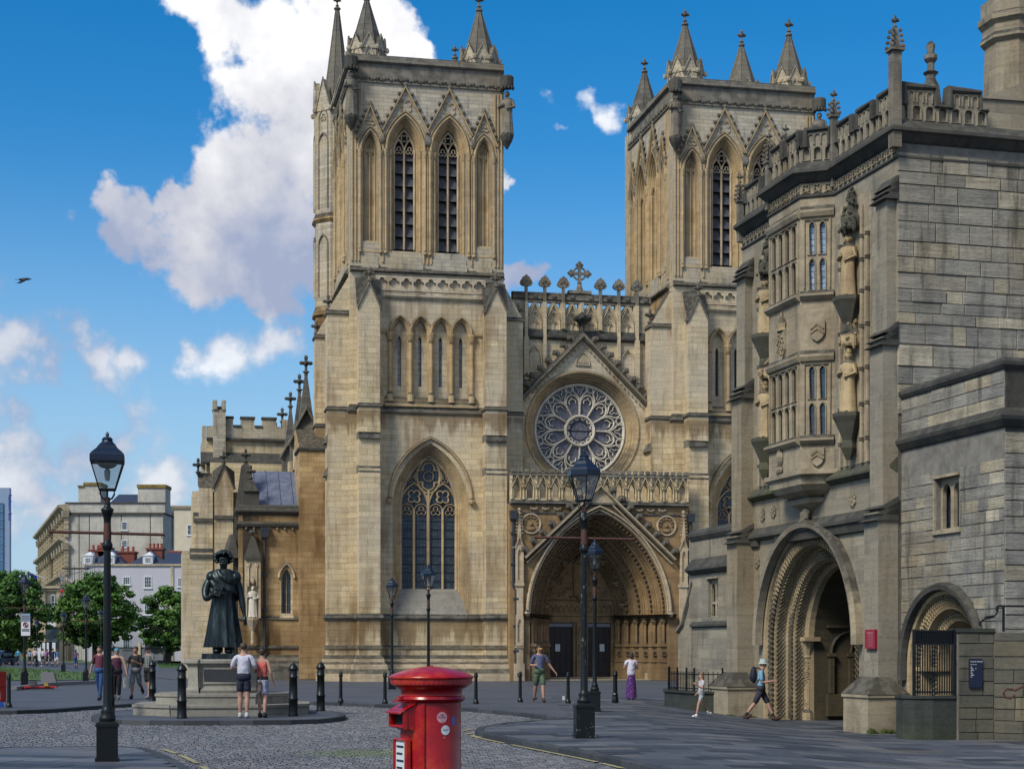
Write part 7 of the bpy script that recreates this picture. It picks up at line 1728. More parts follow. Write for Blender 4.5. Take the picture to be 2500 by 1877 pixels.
# ---------------------------------------------------------------- street lamps
def ironmat(name, flake):
    t = NT(name); n = t.noise(14, 6, .75, stretch=(1, 1, .7)); n2 = t.noise(1.5, 3)
    c = t.mix(t.math('MULTIPLY', t.step(n, .58, .63), t.step(n2, .4, .6)) if flake else t.math('MULTIPLY', t.step(n, .66, .7), .5), (.004, .006, .006), t.mix(t.step(t.noise(30, 2), .45, .55), (.12, .10, .05), (.30, .31, .30)))
    return t.out(c, t.math('MULTIPLY_ADD', n, .3, .25), t.bump(n, .35, .006), 0, .35)
M['ironf'] = ironmat('flaking_black_iron', True); M['iron'] = ironmat('black_cast_iron', False)
M['lampin'] = plain('lamp_reflector', (.5, .5, .47), .5, var=.05)
LP = {}
def lamp(px, d, H, label, n=6, cross=True, flake=False, rot=0, ws=1.0):
    """Victorian column with a glazed lantern; H = height to the finial"""
    x, y = at(px, d); k = (n, cross, flake)
    if k in LP:
        t = copy_tree(LP[k]); t.location = (x, y, gh(x, y)); t.scale = (H/4.77*ws, H/4.77*ws, H/4.77); t.rotation_euler = (0, 0, rot); t['label'] = label; return t
    t = empty('street_lamp', (x, y, gh(x, y)), rot, label, 'street lamp', 'Victorian lantern lamp posts round the green'); LP[k] = t; t.scale = (H/4.77*ws, H/4.77*ws, H/4.77)
    ir = M['ironf'] if flake else M['iron']; q4 = math.pi/4
    m = MB(); m.box(-.15, .15, -.15, .15, 0, .50); m.taper(-.165, .165, -.165, .165, .50, .54, 0); m.taper(-.165, .165, -.165, .165, .54, .575, .04); m.box(-.17, .17, -.17, .17, 0, .05); m.build('base_box', ir, t)
    m = MB(); m.lathe([(.11, .57), (.12, .60), (.12, .64), (.085, .68), (.10, .71), (.075, .76), (.062, .8), (.055, 1.6), (.05, 3.08)], 14); m.lathe([(.052, 3.05), (.075, 3.1), (.075, 3.14), (.056, 3.18), (.052, 3.22)], 14); m.build('column', ir, t, True)
    m = MB(); m.lathe([(.056, 3.2), (.058, 3.24), (.052, 3.42), (.05, 3.46)], 12); m.build('rusty_sleeve', M['rust'], t, True)
    m = MB(); m.lathe([(.05, 3.44), (.055, 3.52), (.075, 3.58), (.09, 3.63), (.09, 3.655), (.06, 3.67), (.045, 3.70), (.045, 3.74)], 14); m.build('capital', ir, t, True)
    m = MB(); m.lathe([(.042, 3.72), (.04, 3.82)], 12); m.build('neck', M['rust'], t)
    if cross:
        m = MB(); m.tube([(-.82, 0, 3.31), (.82, 0, 3.29)], .022, 8); 
        for s_ in (-1, 1): m.tube([(s_*.79+.02*math.cos(a), 0, 3.255+.025*math.sin(a)) for a in (0, 1, 2, 3, 4, 5)], .005, 4, closed=True)
        m.build('ladder_bar', M['rust'], t)
    m = MB()
    for i in range(4):
        a = i*math.pi/2+q4; c, s_ = math.cos(a), math.sin(a); m.tube([(c*.03, s_*.03, 3.78), (c*.10, s_*.10, 3.81), (c*.145, s_*.145, 3.87), (c*.13, s_*.13, 3.93), (c*.10, s_*.10, 3.94)], .009, 5)
    m.tube([(0, 0, 3.8), (0, 0, 3.93)], .014, 6); m.build('scroll_bracket', M['black_iron'], t)
    rb, rt, zb, zt = .112, .232, 3.93, 4.335; ro = math.pi/n
    def cor(i, r, z): a = 2*math.pi*i/n+ro; return (r*math.cos(a)/math.cos(math.pi/n), r*math.sin(a)/math.cos(math.pi/n), z)
    m = MB()
    for i in range(n): m.tube([cor(i, rb, zb), cor(i, rt, zt)], .0095, 5); m.tube([cor(i, rb, zb), cor(i+1, rb, zb)], .013, 5); m.tube([cor(i, rt, zt), cor(i+1, rt, zt)], .012, 5)
    m.add([cor(i, rb-.012, zb) for i in range(n)], [tuple(range(n))]); fr = m.build('lantern_frame', M['black_iron'], t)
    for i in range(n): g = MB(); g.add([cor(i, rb, zb), cor(i+1, rb, zb), cor(i+1, rt, zt), cor(i, rt, zt)], [(0,1,2,3)]); g.build('pane', M['lampglass'], fr)
    m = MB(); cc = math.cos(math.pi/n)
    m.lathe([(r/cc, z) for r, z in ((.235, 4.325), (.243, 4.33), (.243, 4.42), (.215, 4.46), (.15, 4.52), (.115, 4.575))], n, rot=ro); m.lathe([(.12, 4.565), (.125, 4.58), (.085, 4.62), (.07, 4.65), (.085, 4.655), (.055, 4.69), (.02, 4.70), (.018, 4.71), (.03, 4.725), (.022, 4.745), (.006, 4.77)], 12)
    m.build('lantern_roof', M['blue_lamp'], t)
    m = MB(); m.lathe([(.02, 4.33), (.14, 4.32), (.13, 4.28), (.09, 4.25), (.05, 4.24)], 12); m.build('reflector', M['lampin'], t)
    m = MB(); m.lathe([(.02, 4.24), (.045, 4.2), (.04, 4.12), (.03, 4.06)], 8); m.build('mantle', M['lampin'], t)
    return t
lamp(262, 24.6, 4.79, 'tall lamp post nearest the left, square lantern, rust brown crossbar', n=4, rot=R(12))
lamp(1426, 31.0, 5.29, 'tallest lamp post, paint flaking, in front of the cathedral doorway', flake=True, rot=R(8), ws=1.02)
l3 = lamp(1452, 44.2, 4.52, 'lamp post half hidden just behind the flaking one by the doorway', cross=False)
lamp(1046, 58.8, 4.62, 'lamp post rising behind the red pillar box, under the great window', cross=False, rot=.4)
lamp(957, 69.5, 4.62, 'slender lamp post left of the great window behind the pillar box', cross=False, rot=.2)
l6 = lamp(60, 75.0, 5.0, 'lamp post carrying two notice boards at the far left', rot=.3)
lamp(210, 82.0, 4.35, 'lamp post on the path in front of the middle chestnut tree', rot=.1)
lamp(155, 121.0, 4.4, 'small distant lamp post beside the walkers on the path', cross=False)
lamp(247, 110.0, 4.3, 'distant lamp post mostly hidden behind the nearest lamp column', cross=False)
lamp(90, 165.0, 4.6, 'tiny far lamp post in front of the pavilion wing', cross=False)
def notice():
    d = 74.7; s = d/F; x, y = at(62.5, d); Z = lambda py: CAMH+(HOR-py)*s
    t = empty('no_alcohol_notice', (x, y, 0), 0, 'two stacked notice boards, lower one with red prohibition ring', 'notice')
    m = MB(); m.box(-12*s, 11*s, 0, .03, Z(1516), Z(1497)); m.build('upper_board', M['steelb'], t); m = MB(); m.box(-11*s, 11*s, 0, .03, Z(1551), Z(1517)); m.build('lower_board', M['whitep'], t)
    m = MB(); m.tube([(5.6*s*math.cos(a), -.02, Z(1524)+5.6*s*math.sin(a)) for a in [k*math.pi/10 for k in range(20)]], .9*s, 5, closed=True); m.tube([(-4*s, -.02, Z(1520)), (4*s, -.02, Z(1528))], .8*s, 5); m.build('prohibition_ring', M['redsign'], t)
    m = MB(); m.lathe([(1.2*s, -3.5*s), (1.6*s, 0), (.7*s, 1.5*s), (.7*s, 3.5*s)], 8, (0, -.01, Z(1524))); m.build('bottle_symbol', M['black_iron'], t)
    m = MB()
    for k in range(3): m.box(-9*s, 9*s, -.01, 0, Z(1534+2.5*k)-.03, Z(1534+2.5*k))
    for k in range(3): m.box(-10*s, 9*s, -.01, 0, Z(1502+4*k)-.04, Z(1502+4*k))
    m.build('small_print', M['granite'], t)
notice()
# ---------------------------------------------------------------- bollards
def bollard_big(px, py, label):
    x, y = G(px, py); t = empty('cannon_bollard', (x, y, 0), 0, label, 'bollard', 'large ringed black bollards round the statue') 
    m = MB(); m.lathe([(.125, 0), (.125, .04), (.112, .06), (.108, .38), (.122, .40), (.122, .425), (.106, .44), (.098, .92), (.112, .935), (.112, .96), (.097, .975), (.095, 1.12)], 18); m.build('shaft', M['iron'], t, True)
    m = MB(); m.lathe([(.095, 1.11), (.122, 1.13), (.125, 1.16), (.105, 1.18), (.095, 1.21), (.07, 1.25), (.035, 1.275), (.03, 1.285), (.03, 1.3), (.001, 1.31)], 18); m.build('cap', M['iron'], t, True); return t
for px, py, lb in ((372, 1714, 'ringed bollard behind the stone steps, left of the statue'), (269, 1748, 'ringed bollard half hidden behind the tall left lamp'), (444, 1753, 'ringed bollard in front of the plinth left of the couple'), (716, 1747, 'ringed bollard right of the couple, nearer of the pair'), (783, 1735, 'ringed bollard further right, set back beyond the couple')): bollard_big(px, py, lb)
BS = None
for px, py, lb in ((22, 1726, 'thin bollard beside the red barrier at far left'), (832, 1714, 'thin bollard between the big bollards and pillar box'), (940, 1717, 'thin bollard just left of the pillar box cap'), (1162, 1717, 'thin bollard just right of the pillar box cap'), (1270, 1713, 'thin bollard left of the man with yellow sunglasses'), (1387, 1716, 'thin bollard left of the flaking lamp post')):
    x, y = G(px, py)
    if BS is None:
        t = BS = empty('thin_bollard', (x, y, gh(x, y)), 0, lb, 'bollard', 'thin black bollards along the kerb')
        m = MB(); m.lathe([(.09, 0), (.09, .05), (.075, .09), (.058, .12), (.055, .15), (.048, .8)], 14); m.build('shaft', M['iron'], t, True)
        m = MB(); m.lathe([(.048, .79), (.07, .81), (.07, .83), (.055, .85), (.06, .88), (.05, .92), (.02, .945), (.001, .95)], 14); m.build('cap', M['iron'], t, True)
    else: t = copy_tree(BS); t.location = (x, y, gh(x, y)); t['label'] = lb
x, y = G(1502, 1714); t = empty('fluted_bollard', (x, y, gh(x, y)), 0, 'stouter fluted bollard with square foot, left of the woman in purple', 'bollard')
m = MB(); m.lathe([(.10, 0), (.105, .1), (.085, .2), (.09, .26), (.07, .3), (.065, .82)], 8); m.build('shaft', M['iron'], t); m = MB(); m.lathe([(.065, .81), (.085, .84), (.085, .87), (.07, .89), (.075, .94), (.04, .99), (.001, 1.0)], 12); m.build('cap', M['iron'], t, True)
# ---------------------------------------------------------------- red pillar box
def redpaint():
    t = NT('pillar_box_red'); n = t.noise(3.2, 5, .65); n2 = t.noise(9, 5, .7)
    c = t.ramp(n, [(.3, (.24, .003, .009)), (.50, (.34, .004, .007)), (.60, (.42, .032, .005)), (.70, (.30, .004, .012))])
    return t.out(c, t.math('MULTIPLY_ADD', n2, .25, .14), t.bump(n2, .25, .006), 0, .5)
M['pbred'] = redpaint(); M['sticker1'] = plain('pink_sticker', (.55, .28, .32), .5, var=.04); M['sticker2'] = plain('white_sticker', (.6, .68, .68), .5, var=.04); M['sticker3'] = plain('purple_sticker', (.10, .10, .33), .5, var=.2); M['ink'] = plain('dark_ink', (.02, .02, .05), .6); M['plum'] = plain('plum_ink', (.18, .04, .14), .6)
def pillarbox():
    d = 12.0; x, y = at(1053, d); rz = R(-63)
    t = empty('pillar_box', (x, y, -.10), rz, 'bright red cast iron pillar box with round stickers in the foreground', 'post box'); Z0 = .10
    b = .211
    m = MB(); m.lathe([(.24, -.02), (.24, .12), (b, .16), (b, 1.25+Z0)], 48); m.build('body', M['pbred'], t, True)
    m = MB(); pf = [(b, 1.20), (b, 1.245), (.232, 1.255), (.243, 1.272), (.236, 1.288), (.218, 1.297), (.216, 1.318), (.222, 1.335), (.25, 1.352), (.268, 1.366), (.272, 1.372)]; m.lathe([(r, z+Z0) for r, z in pf], 56); o = m.build('neck_moulding', M['pbred'], t); smooth_by_angle(o, 35)
    m = MB(); pf = [(.272, 1.370), (.286, 1.374), (.286, 1.384)]; m.lathe([(r, z+Z0) for r, z in pf], 56, cap=False)
    n = 56; rows = []
    for z, r in ((1.384, .288), (1.412, .288)):
        rows.append([((r+.004*(k % 2))*math.cos(math.pi*k/n), (r+.004*(k % 2))*math.sin(math.pi*k/n), z+Z0) for k in range(2*n)])
    m.loft(rows, closed=True); m.lathe([(r, z+Z0) for r, z in ((.29, 1.412), (.300, 1.416), (.302, 1.425), (.298, 1.432))], 56, cap=False)
    o = m.build('cap_rim', M['pbred'], t); smooth_by_angle(o, 25)
    m = MB(); m.lathe([(r, z+Z0) for r, z in ((.299, 1.431), (.285, 1.44), (.235, 1.46), (.17, 1.479), (.10, 1.493), (.04, 1.499), (.012, 1.501), (.012, 1.506), (.001, 1.508))], 56); m.build('cap', M['pbred'], t, True)
    # door panel, aperture hood and collection plate face local -y
    m = MB()
    for s_ in (-1, 1): m.tube([(s_*.168, -.135, .25), (s_*.168, -.135, 1.24+Z0)], .014, 8)
    rows = [[(b*1.045*math.sin(a), -b*1.045*math.cos(a), z) for a in [R(-50+10*k) for k in range(11)]] for z in (.25, 1.22+Z0)]; m.loft(rows); m.build('door', M['pbred'], t)
    m = MB(); z0, z1 = 1.065+Z0, 1.205+Z0; yb, yf = -.15, -.262
    m.add([(-.125, yb, z0-.03), (-.125, yf, z0+.015), (-.125, yf, z1-.02), (-.125, yb, z1+.04), (.125, yb, z0-.03), (.125, yf, z0+.015), (.125, yf, z1-.02), (.125, yb, z1+.04)], [(0,1,2,3),(4,7,6,5),(3,2,6,7),(0,4,5,1)])
    m.bar([(-.125, z0+.015), (-.125, z1-.02), (.125, z1-.02), (.125, z0+.015)], .018, yf-.012, yf+.02, closed=True); m.add([(-.135, yf-.03, z1-.025), (.135, yf-.03, z1-.025), (.135, yb, z1+.05), (-.135, yb, z1+.05), (-.135, yf-.03, z1-.035), (.135, yf-.03, z1-.035)], [(0,1,2,3),(0,4,5,1)]); m.build('aperture_hood', M['pbred'], t)
    m = MB(); m.box(-.112, .112, yf+.035, yf+.045, z0+.02, z1-.025); m.build('slot_shadow', M['dark_in'], t)
    m = MB()
    for k in range(3): m.lathe([(.236+.01*k, 1.262+Z0+.015*k-.03), (.246+.01*k, 1.266+Z0+.015*k-.03)], 40) if False else m.box(-.06+.012*k, .06-.012*k, -.275+.014*k, -.22, 1.252+Z0+.016*k, 1.262+Z0+.016*k)
    m.build('crown_ridges', M['pbred'], t)
    m = MB(); m.bar(rect(-.10, .10, .62+Z0, .985+Z0), .02, -.25, -.21, closed=True); m.build('plate_frame', M['pbred'], t); m = MB(); m.box(-.092, .092, -.236, -.225, .63+Z0, .98+Z0); m.build('collection_plate', M['sticker2'], t)
    m = MB()
    for k in range(6): m.box(-.07, .05-.02*(k % 2), -.2385, -.2365, .93+Z0-k*.05, .945+Z0-k*.05)
    m.build('plate_print', M['ink'], t)
    # stickers wrap on the curved body; angles measured from the camera side
    def stick(pxs, py, r, mat, name, ry=None):
        xx = (pxs-1053)*d/F; al = math.asin(max(-.99, min(.99, xx/b))); z = CAMH-(py-HOR)*(d-b*math.cos(al))/F+Z0; rows = []; rr = b+.0012; ry = ry or r
        m = MB(); A = al-rz; pts = [(rr*math.sin(A), -rr*math.cos(A), z)]
        for k in range(24): a = 2*math.pi*k/24; q = A+r*math.cos(a)/rr; pts.append((rr*math.sin(q)*1.002, -rr*math.cos(q)*1.002, z+ry*math.sin(a)))
        m.add(pts, [(0, k+1, (k+1) % 24+1) for k in range(24)]); return m.build(name, mat, t), A, z
    def wtext(s, A, z, size, mat, off=0, shear=0):
        c = bpy.data.curves.new('lettering', 'FONT'); c.body = s; c.size = size; c.align_x = 'CENTER'; c.extrude = .0004; c.shear = shear; o = bpy.data.objects.new('tmp', c); COL.objects.link(o)
        bpy.context.view_layer.update(); me = bpy.data.meshes.new_from_object(o.evaluated_get(bpy.context.evaluated_depsgraph_get())); bpy.data.objects.remove(o)
        rr = b+.0022
        for v in me.vertices: q = A+v.co.x/rr; v.co = (rr*math.sin(q)*1.003, -rr*math.cos(q)*1.003, z+v.co.y+off+v.co.x*shear*.3)
        me.materials.clear(); me.materials.append(mat); return link(bpy.data.objects.new('lettering', me), t)
    o, A, z = stick(1082, 1750.5, .0385, M['sticker1'], 'sticker'); wtext('Peanut', A, z, .0215, M['plum'], -.004); wtext('_______', A, z, .013, M['plum'], -.010); wtext('\u221e', A, z, .03, M['plum'], .008); wtext('app', A, z, .011, M['plum'], -.028)
    o, A, z = stick(1090, 1781.5, .034, M['sticker2'], 'sticker'); wtext('Mayer', A, z, .020, M['ink'], -.004, .4)
    o, A, z = stick(1108.5, 1758.5, .024, M['sticker3'], 'sticker', .034); wtext('free stuff', A, z, .0085, M['white'], -.004); wtext('\u2665', A, z, .014, M['sticker1'], .008)
    stick(1087, 1799.5, .006, M['sticker1'], 'dot_sticker')
pillarbox()
# ---------------------------------------------------------------- small street things
def barrier():
    t = empty('plastic_barrier', (*at(-62, 47.5), 0), R(50), 'red plastic road barrier with blue feet, cut by the left edge', 'barrier')
    m = MB(); m.plate([(-1, .12), (1, .12), (1, .95), (.9, 1.0), (-.9, 1.0), (-1, .95)], [rect(-.9+k*.62, -.4+k*.62, .2, .42) for k in range(3)], -.03, .03); m.box(-1, 1, -.05, .05, .55, .62); m.box(-1, 1, -.05, .05, .9, 1.0); m.build('panel', M['red'], t)
    for x in (-.7, .7): m = MB(); m.taper(x-.08, x+.08, -.3, .3, 0, .14, .02, .1); m.build('foot', M['bluep'], t)
    t = empty('stacked_barriers', (*at(75, 69), 0), R(3), 'red barrier feet and panels lying flat by the raised kerb', 'barrier'); m = MB(); m.box(-.9, .9, -.1, .3, .02, .08); m.box(-.2, 1.1, -.3, .1, .08, .13); m.build('panel', M['red'], t); m = MB(); m.taper(.6, .8, -.4, -.2, .14, .3, .05); m.build('warning_lamp', M['ochre'], t); m = MB(); m.taper(0, .3, -.4, -.1, .2, .35, .05); m.build('foot', M['black_iron'], t)
    t = empty('sloping_plinth', (*at(118, 78), 0), R(5), 'small grey stone lectern plinth with sloping top on the green', 'plinth'); s = 78/F; m = MB(); m.plate([(-18*s, 0), (20*s, 0), (12*s, 29*s), (-18*s, 31*s)], [], 0, .5); m.build('stone', M['granite'], t)
    t = empty('litter_carton', (*G(1376, 1708), 0), .3, 'small white carton lying beside the thin bollard', 'litter'); m = MB(); m.taper(-.035, .035, -.03, .03, 0, .13, .005); m.build('carton', M['whitep'], t)
    # parked cars far left under the tree
    t = empty('parked_car', (*at(-2, 170), 0), R(80), 'dark blue parked car under the leftmost tree', 'car'); m = MB(); m.loft([[(x, y, z) for x, z in ((-2.1, .3), (-2.15, .75), (-1.4, .9), (-.7, 1.4), (.9, 1.42), (1.6, .95), (2.1, .85), (2.15, .3))] for y in (-.85, .85)]); m.box(-2.1, 2.1, -.84, .84, .3, .8); m.build('body', M['navy'], t)
    m = MB(); m.box(-.8, 1.1, -.86, .86, .95, 1.3); m.build('window', M['pane'], t)
    for x in (-1.35, 1.35):
        for y in (-.8, .8): m = MB(Matrix.Translation((x, y, .32)) @ Matrix.Rotation(math.pi/2, 4, 'X')); m.lathe([(.3, -.1), (.32, -.08), (.32, .08), (.3, .1)], 14); m.build('wheel', M['black_iron'], t)
barrier()
# ---------------------------------------------------------------- bronze statue and plinth
def bronze():
    t = NT('dark_bronze'); n = t.noise(3, 6, .7, stretch=(2.5, 2.5, .5)); c = t.ramp(n, [(.32, (.010, .014, .015)), (.52, (.022, .032, .032)), (.68, (.07, .09, .085)), (.8, (.16, .18, .165))]); return t.out(c, .36, t.bump(n, .4, .02), .65, .5)
M['bronze'] = bronze(); M['plaque'] = plain('slate_plaque', (.035, .038, .038), .4, var=.1)
def skin_body(name, parent, mat, J, sub=1):
    """J: list of (co, radius, parent index); one continuous skinned surface"""
    me = bpy.data.meshes.new(name); me.from_pydata([j[0] for j in J], [(j[2], i) for i, j in enumerate(J) if j[2] is not None], [])
    me.materials.append(mat); o = link(bpy.data.objects.new(name, me), parent); md = o.modifiers.new('skin', 'SKIN'); md.use_smooth_shade = True
    sv = me.skin_vertices[0].data
    for i, j in enumerate(J): r = j[1]; sv[i].radius = r if isinstance(r, tuple) else (r, r); sv[i].use_root = j[2] is None
    s = o.modifiers.new('sub', 'SUBSURF'); s.levels = sub; s.render_levels = sub
    return o
def statue():
    y0 = 43.0; x0 = at(546, y0)[0]
    st = empty('statue_plinth', (x0, y0, 0), R(6), 'pale stone octagonal plinth with dark plaque on two steps', 'plinth')
    def octo(w, d, c): return [(-w+c, -d), (w-c, -d), (w, -d+c), (w, d-c), (w-c, d), (-w+c, d), (-w, d-c), (-w, -d+c)]
    def slab(w, d, c, z0, z1, name, mat, nose=.03):
        P_ = octo(w, d, c); m = MB(); m.band([*P_, P_[0]], [(0, z0), (0, z1-.08), (nose, z1-.07), (nose, z1-.01), (nose-.01, z1)]); m.add([(x, y, z1) for x, y in octo(w+nose-.01, d+nose-.01, c)], [tuple(range(8))]); return m.build(name, mat, st)
    slab(2.15, 2.0, 1.0, -.1, .27, 'lower_step', M['plinth']); slab(1.62, 1.5, .75, .27, .53, 'upper_step', M['plinth'])
    P_ = octo(.86, .80, .34); m = MB(); m.band([*P_, P_[0]], [(.05, .53), (.07, .60), (.02, .66), (0, .70), (0, 1.2), (.03, 1.24), (.1, 1.28), (.1, 1.34), (.02, 1.38)]); m.add([(x, y, 1.38) for x, y in octo(.88, .82, .34)], [tuple(range(8))]); m.build('pedestal', M['plinth'], st)
    m = MB(); m.bar(rect(-.44, .44, .78, 1.14), .05, -.83, -.79, closed=True); m.build('plaque_frame', M['plinth'], st); m = MB(); m.box(-.42, .42, -.82, -.80, .80, 1.12); m.build('plaque', M['plaque'], st)
    b = empty('bronze_statue', (x0, y0, 1.38), R(5), 'dark bronze statue of a robed man with curly hair holding a book to his chest', 'statue')
    m = MB(); m.taper(-.52, .52, -.42, .42, 0, .14, .01); m.build('base', M['bronze'], b)
    H = .14
    # robe with deep folds, flaring to the hem; boots below
    n = 72; rows = []
    for z, w, d, fo in ((.16, .475, .36, .11), (.20, .47, .36, .115), (.5, .42, .32, .10), (.9, .36, .28, .085), (1.2, .315, .25, .07), (1.34, .30, .235, .045), (1.40, .30, .24, .02), (1.62, .335, .26, .02), (1.85, .37, .27, .015), (2.0, .36, .25, .01), (2.09, .29, .20, 0), (2.15, .15, .13, 0)):
        row = []
        for k in range(n):
            a = 2*math.pi*k/n; f = 1+fo*(math.sin(a*13+.6*math.sin(a*3))*.6+.4*math.sin(a*23+1)); row.append((w*math.cos(a)*f, d*math.sin(a)*f, H+z))
        rows.append(row)
    m = MB(); m.loft(rows, closed=True); m.build('robe', M['bronze'], b, True)
    m = MB()
    for s_ in (-1, 1): m.sph((s_*.15, -.12, H+.06), .11, .2, .09, 10, 6); m.lathe([(.13, H+.02), (.14, H+.3)], 10, (s_*.15, 0, 0))
    m.build('boots', M['bronze'], b, True)
    # shawl wrapped across the chest in bands
    m = MB()
    rows = []
    for j in range(26):
        t_ = j/25; row = []
        for i in range(64):
            a = 2*math.pi*i/64; side = math.cos(a); lo_ = 1.50-.12*side-.10*math.sin(2*a); hi_ = 2.10-.03*side; z = lo_+(hi_-lo_)*t_
            taper = 1-.42*max(0, t_-.72)**1.2*3; ph = (z*26+side*7.5+1.5*math.sin(a*3)); fo = .020*math.sin(ph)+.010*math.sin(ph*2.3+a)
            row.append(((.375*taper+fo)*math.cos(a), (.285*taper+fo)*math.sin(a)-.01, H+z))
        rows.append(row)
    m.loft(rows, closed=True)
    for s_ in (-1, 1): m.sph((s_*.30, 0, H+1.93), .15, .19, .17, 12, 8)
    m.build('shawl', M['bronze'], b, True)
    skin_body('arms_and_hands', b, M['bronze'], [
        # right arm (left in view) bent up to the chest, left arm hanging
        ((-.30, 0, H+1.95), .12, None), ((-.46, -.05, H+1.62), .12, 0), ((-.42, -.22, H+1.36), .10, 1), ((-.24, -.34, H+1.48), .055, 2), ((-.16, -.37, H+1.52), .05, 3),
        ((-.10, -.37, H+1.60), .018, 4), ((-.06, -.40, H+1.64), .015, 5), ((-.07, -.38, H+1.56), .018, 4), ((-.03, -.41, H+1.585), .015, 7), ((-.06, -.385, H+1.52), .018, 4), ((-.02, -.41, H+1.535), .014, 9), ((-.08, -.39, H+1.48), .016, 4), ((-.045, -.41, H+1.49), .013, 11), ((-.17, -.39, H+1.60), .02, 4), ((-.14, -.41, H+1.65), .016, 13),
        ((.0, 0, H+1.9), .12, 0), ((.30, 0, H+1.95), .12, 15), ((.42, 0, H+1.58), .105, 16), ((.49, -.06, H+1.2), .085, 17), ((.53, -.10, H+.98), .045, 18), ((.545, -.12, H+.88), .05, 19),
        ((.52, -.17, H+.80), .018, 20), ((.515, -.185, H+.72), .014, 21), ((.54, -.15, H+.79), .018, 20), ((.54, -.165, H+.70), .014, 23), ((.56, -.125, H+.79), .018, 20), ((.565, -.135, H+.705), .014, 25), ((.58, -.10, H+.80), .016, 20), ((.59, -.105, H+.73), .013, 27), ((.51, -.16, H+.87), .02, 20), ((.49, -.2, H+.82), .015, 29)])
    m = MB(Matrix.Translation((-.13, -.33, H+1.6)) @ Matrix.Rotation(R(18), 4, 'Y') @ Matrix.Rotation(R(-15), 4, 'X')); m.box(-.11, .11, -.035, .035, -.15, .15); m.box(-.115, .115, -.045, -.03, -.155, .155); m.build('book', M['bronze'], b)
    skin_body('head', b, M['bronze'], [((0, 0, H+2.05), .11, None), ((0, -.01, H+2.2), .085, 0), ((0, -.03, H+2.28), .10, 1), ((0, -.02, H+2.38), .135, 2), ((0, 0, H+2.47), .12, 3), ((0, -.15, H+2.345), .028, 2), ((0, -.155, H+2.30), .03, 5)])
    m = MB()
    for s_ in (-1, 1): m.sph((s_*.05, -.135, H+2.385), .02, .015, .014, 6, 4); m.tube([(s_*.02, -.15, H+2.42), (s_*.085, -.13, H+2.42)], .012, 5)
    m.tube([(-.06, -.145, H+2.275), (0, -.165, H+2.285), (.06, -.145, H+2.275)], .016, 6); m.build('face', M['bronze'], b, True)
    m = MB(); r = random.Random(3)
    for k in range(190):
        a = r.uniform(0, 2*math.pi); e = r.uniform(-.55, 1.4); rr = .19
        x, y, z = rr*1.12*math.cos(a)*math.cos(e), rr*math.sin(a)*math.cos(e), rr*math.sin(e)
        if y < -.09 and z < .10: continue
        m.sph((x, y+.01, H+2.42+z), r.uniform(.032, .05), n=6, m=4)
    m.build('curly_hair', M['bronze'], b, True)
statue()
def crow():
    d = 60; s = d/F; x, y = at(60, d); t = empty('crow', (x, y, CAMH+(HOR-682)*s), R(-8), 'black crow flying across the blue sky at left', 'bird')
    m = MB(Matrix.Rotation(R(90), 4, 'Y')); m.lathe([(.002, -.24), (.03, -.2), (.05, -.1), (.055, 0), (.045, .1), (.028, .15), (.03, .19), (.018, .22), (.002, .27)], 10); m.build('body', M['black_iron'], t, True)
    for s_ in (-1, 1): m = MB(); z = .12 if s_ > 0 else -.2; m.loft([[(-.08, 0, .02), (.07, 0, .02)], [(-.1, s_*.16, z*.5), (.09, s_*.16, z*.55)], [(-.17, s_*.3, z), (-.0, s_*.32, z*1.05)], [(-.2, s_*.38, z*1.1), (-.14, s_*.4, z*1.15)]]); m.build('wing', M['black_iron'], t)
    m = MB(); m.loft([[(-.18, -.02, 0), (-.18, .02, 0)], [(-.36, -.05, 0), (-.36, .05, 0)]]); m.build('tail', M['black_iron'], t)
crow()
# ---------------------------------------------------------------- people
def skinmat(n, c): M[n] = plain(n, c, .55, 0, .08, 8, 0, .35)
skinmat('light_skin', (.42, .24, .17)); skinmat('tan_skin', (.30, .155, .095)); skinmat('pale_skin', (.50, .31, .23))
def cl(n, c, r=.85): 
    if n not in M: M[n] = plain(n, c, r, 0, .22, 5, 1.0); M[n].node_tree.nodes['Bump'].inputs['Distance'].default_value = .05
    return M[n]
def plaid():
    t = NT('plaid_cotton'); w1 = t.n('ShaderNodeTexWave', bands_direction='X'); w1.inputs['Scale'].default_value = 5; w2 = t.n('ShaderNodeTexWave', bands_direction='Z'); w2.inputs['Scale'].default_value = 5
    for w in (w1, w2): t.L.new(t.tc.outputs['Object'], w.inputs['Vector'])
    f = t.math('ADD', t.math('MULTIPLY', t.step(w1.outputs['Fac'], .45, .55), .5), t.math('MULTIPLY', t.step(w2.outputs['Fac'], .45, .55), .5)); M['plaid'] = t.out(t.ramp(f, [(0, (.30, .30, .27)), (.5, (.12, .14, .13)), (1, (.03, .045, .045))]), .9)
plaid()
def floral():
    t = NT('purple_floral_cotton'); v = t.n('ShaderNodeTexVoronoi'); v.inputs['Scale'].default_value = 16; t.L.new(t.tc.outputs['Object'], v.inputs['Vector']); M['floral'] = t.out(t.ramp(v.outputs['Distance'], [(.12, (.34, .26, .42)), (.25, (.12, .03, .18)), (.6, (.055, .012, .10))]), .85)
floral()
def vec(*a): return Vector(a)
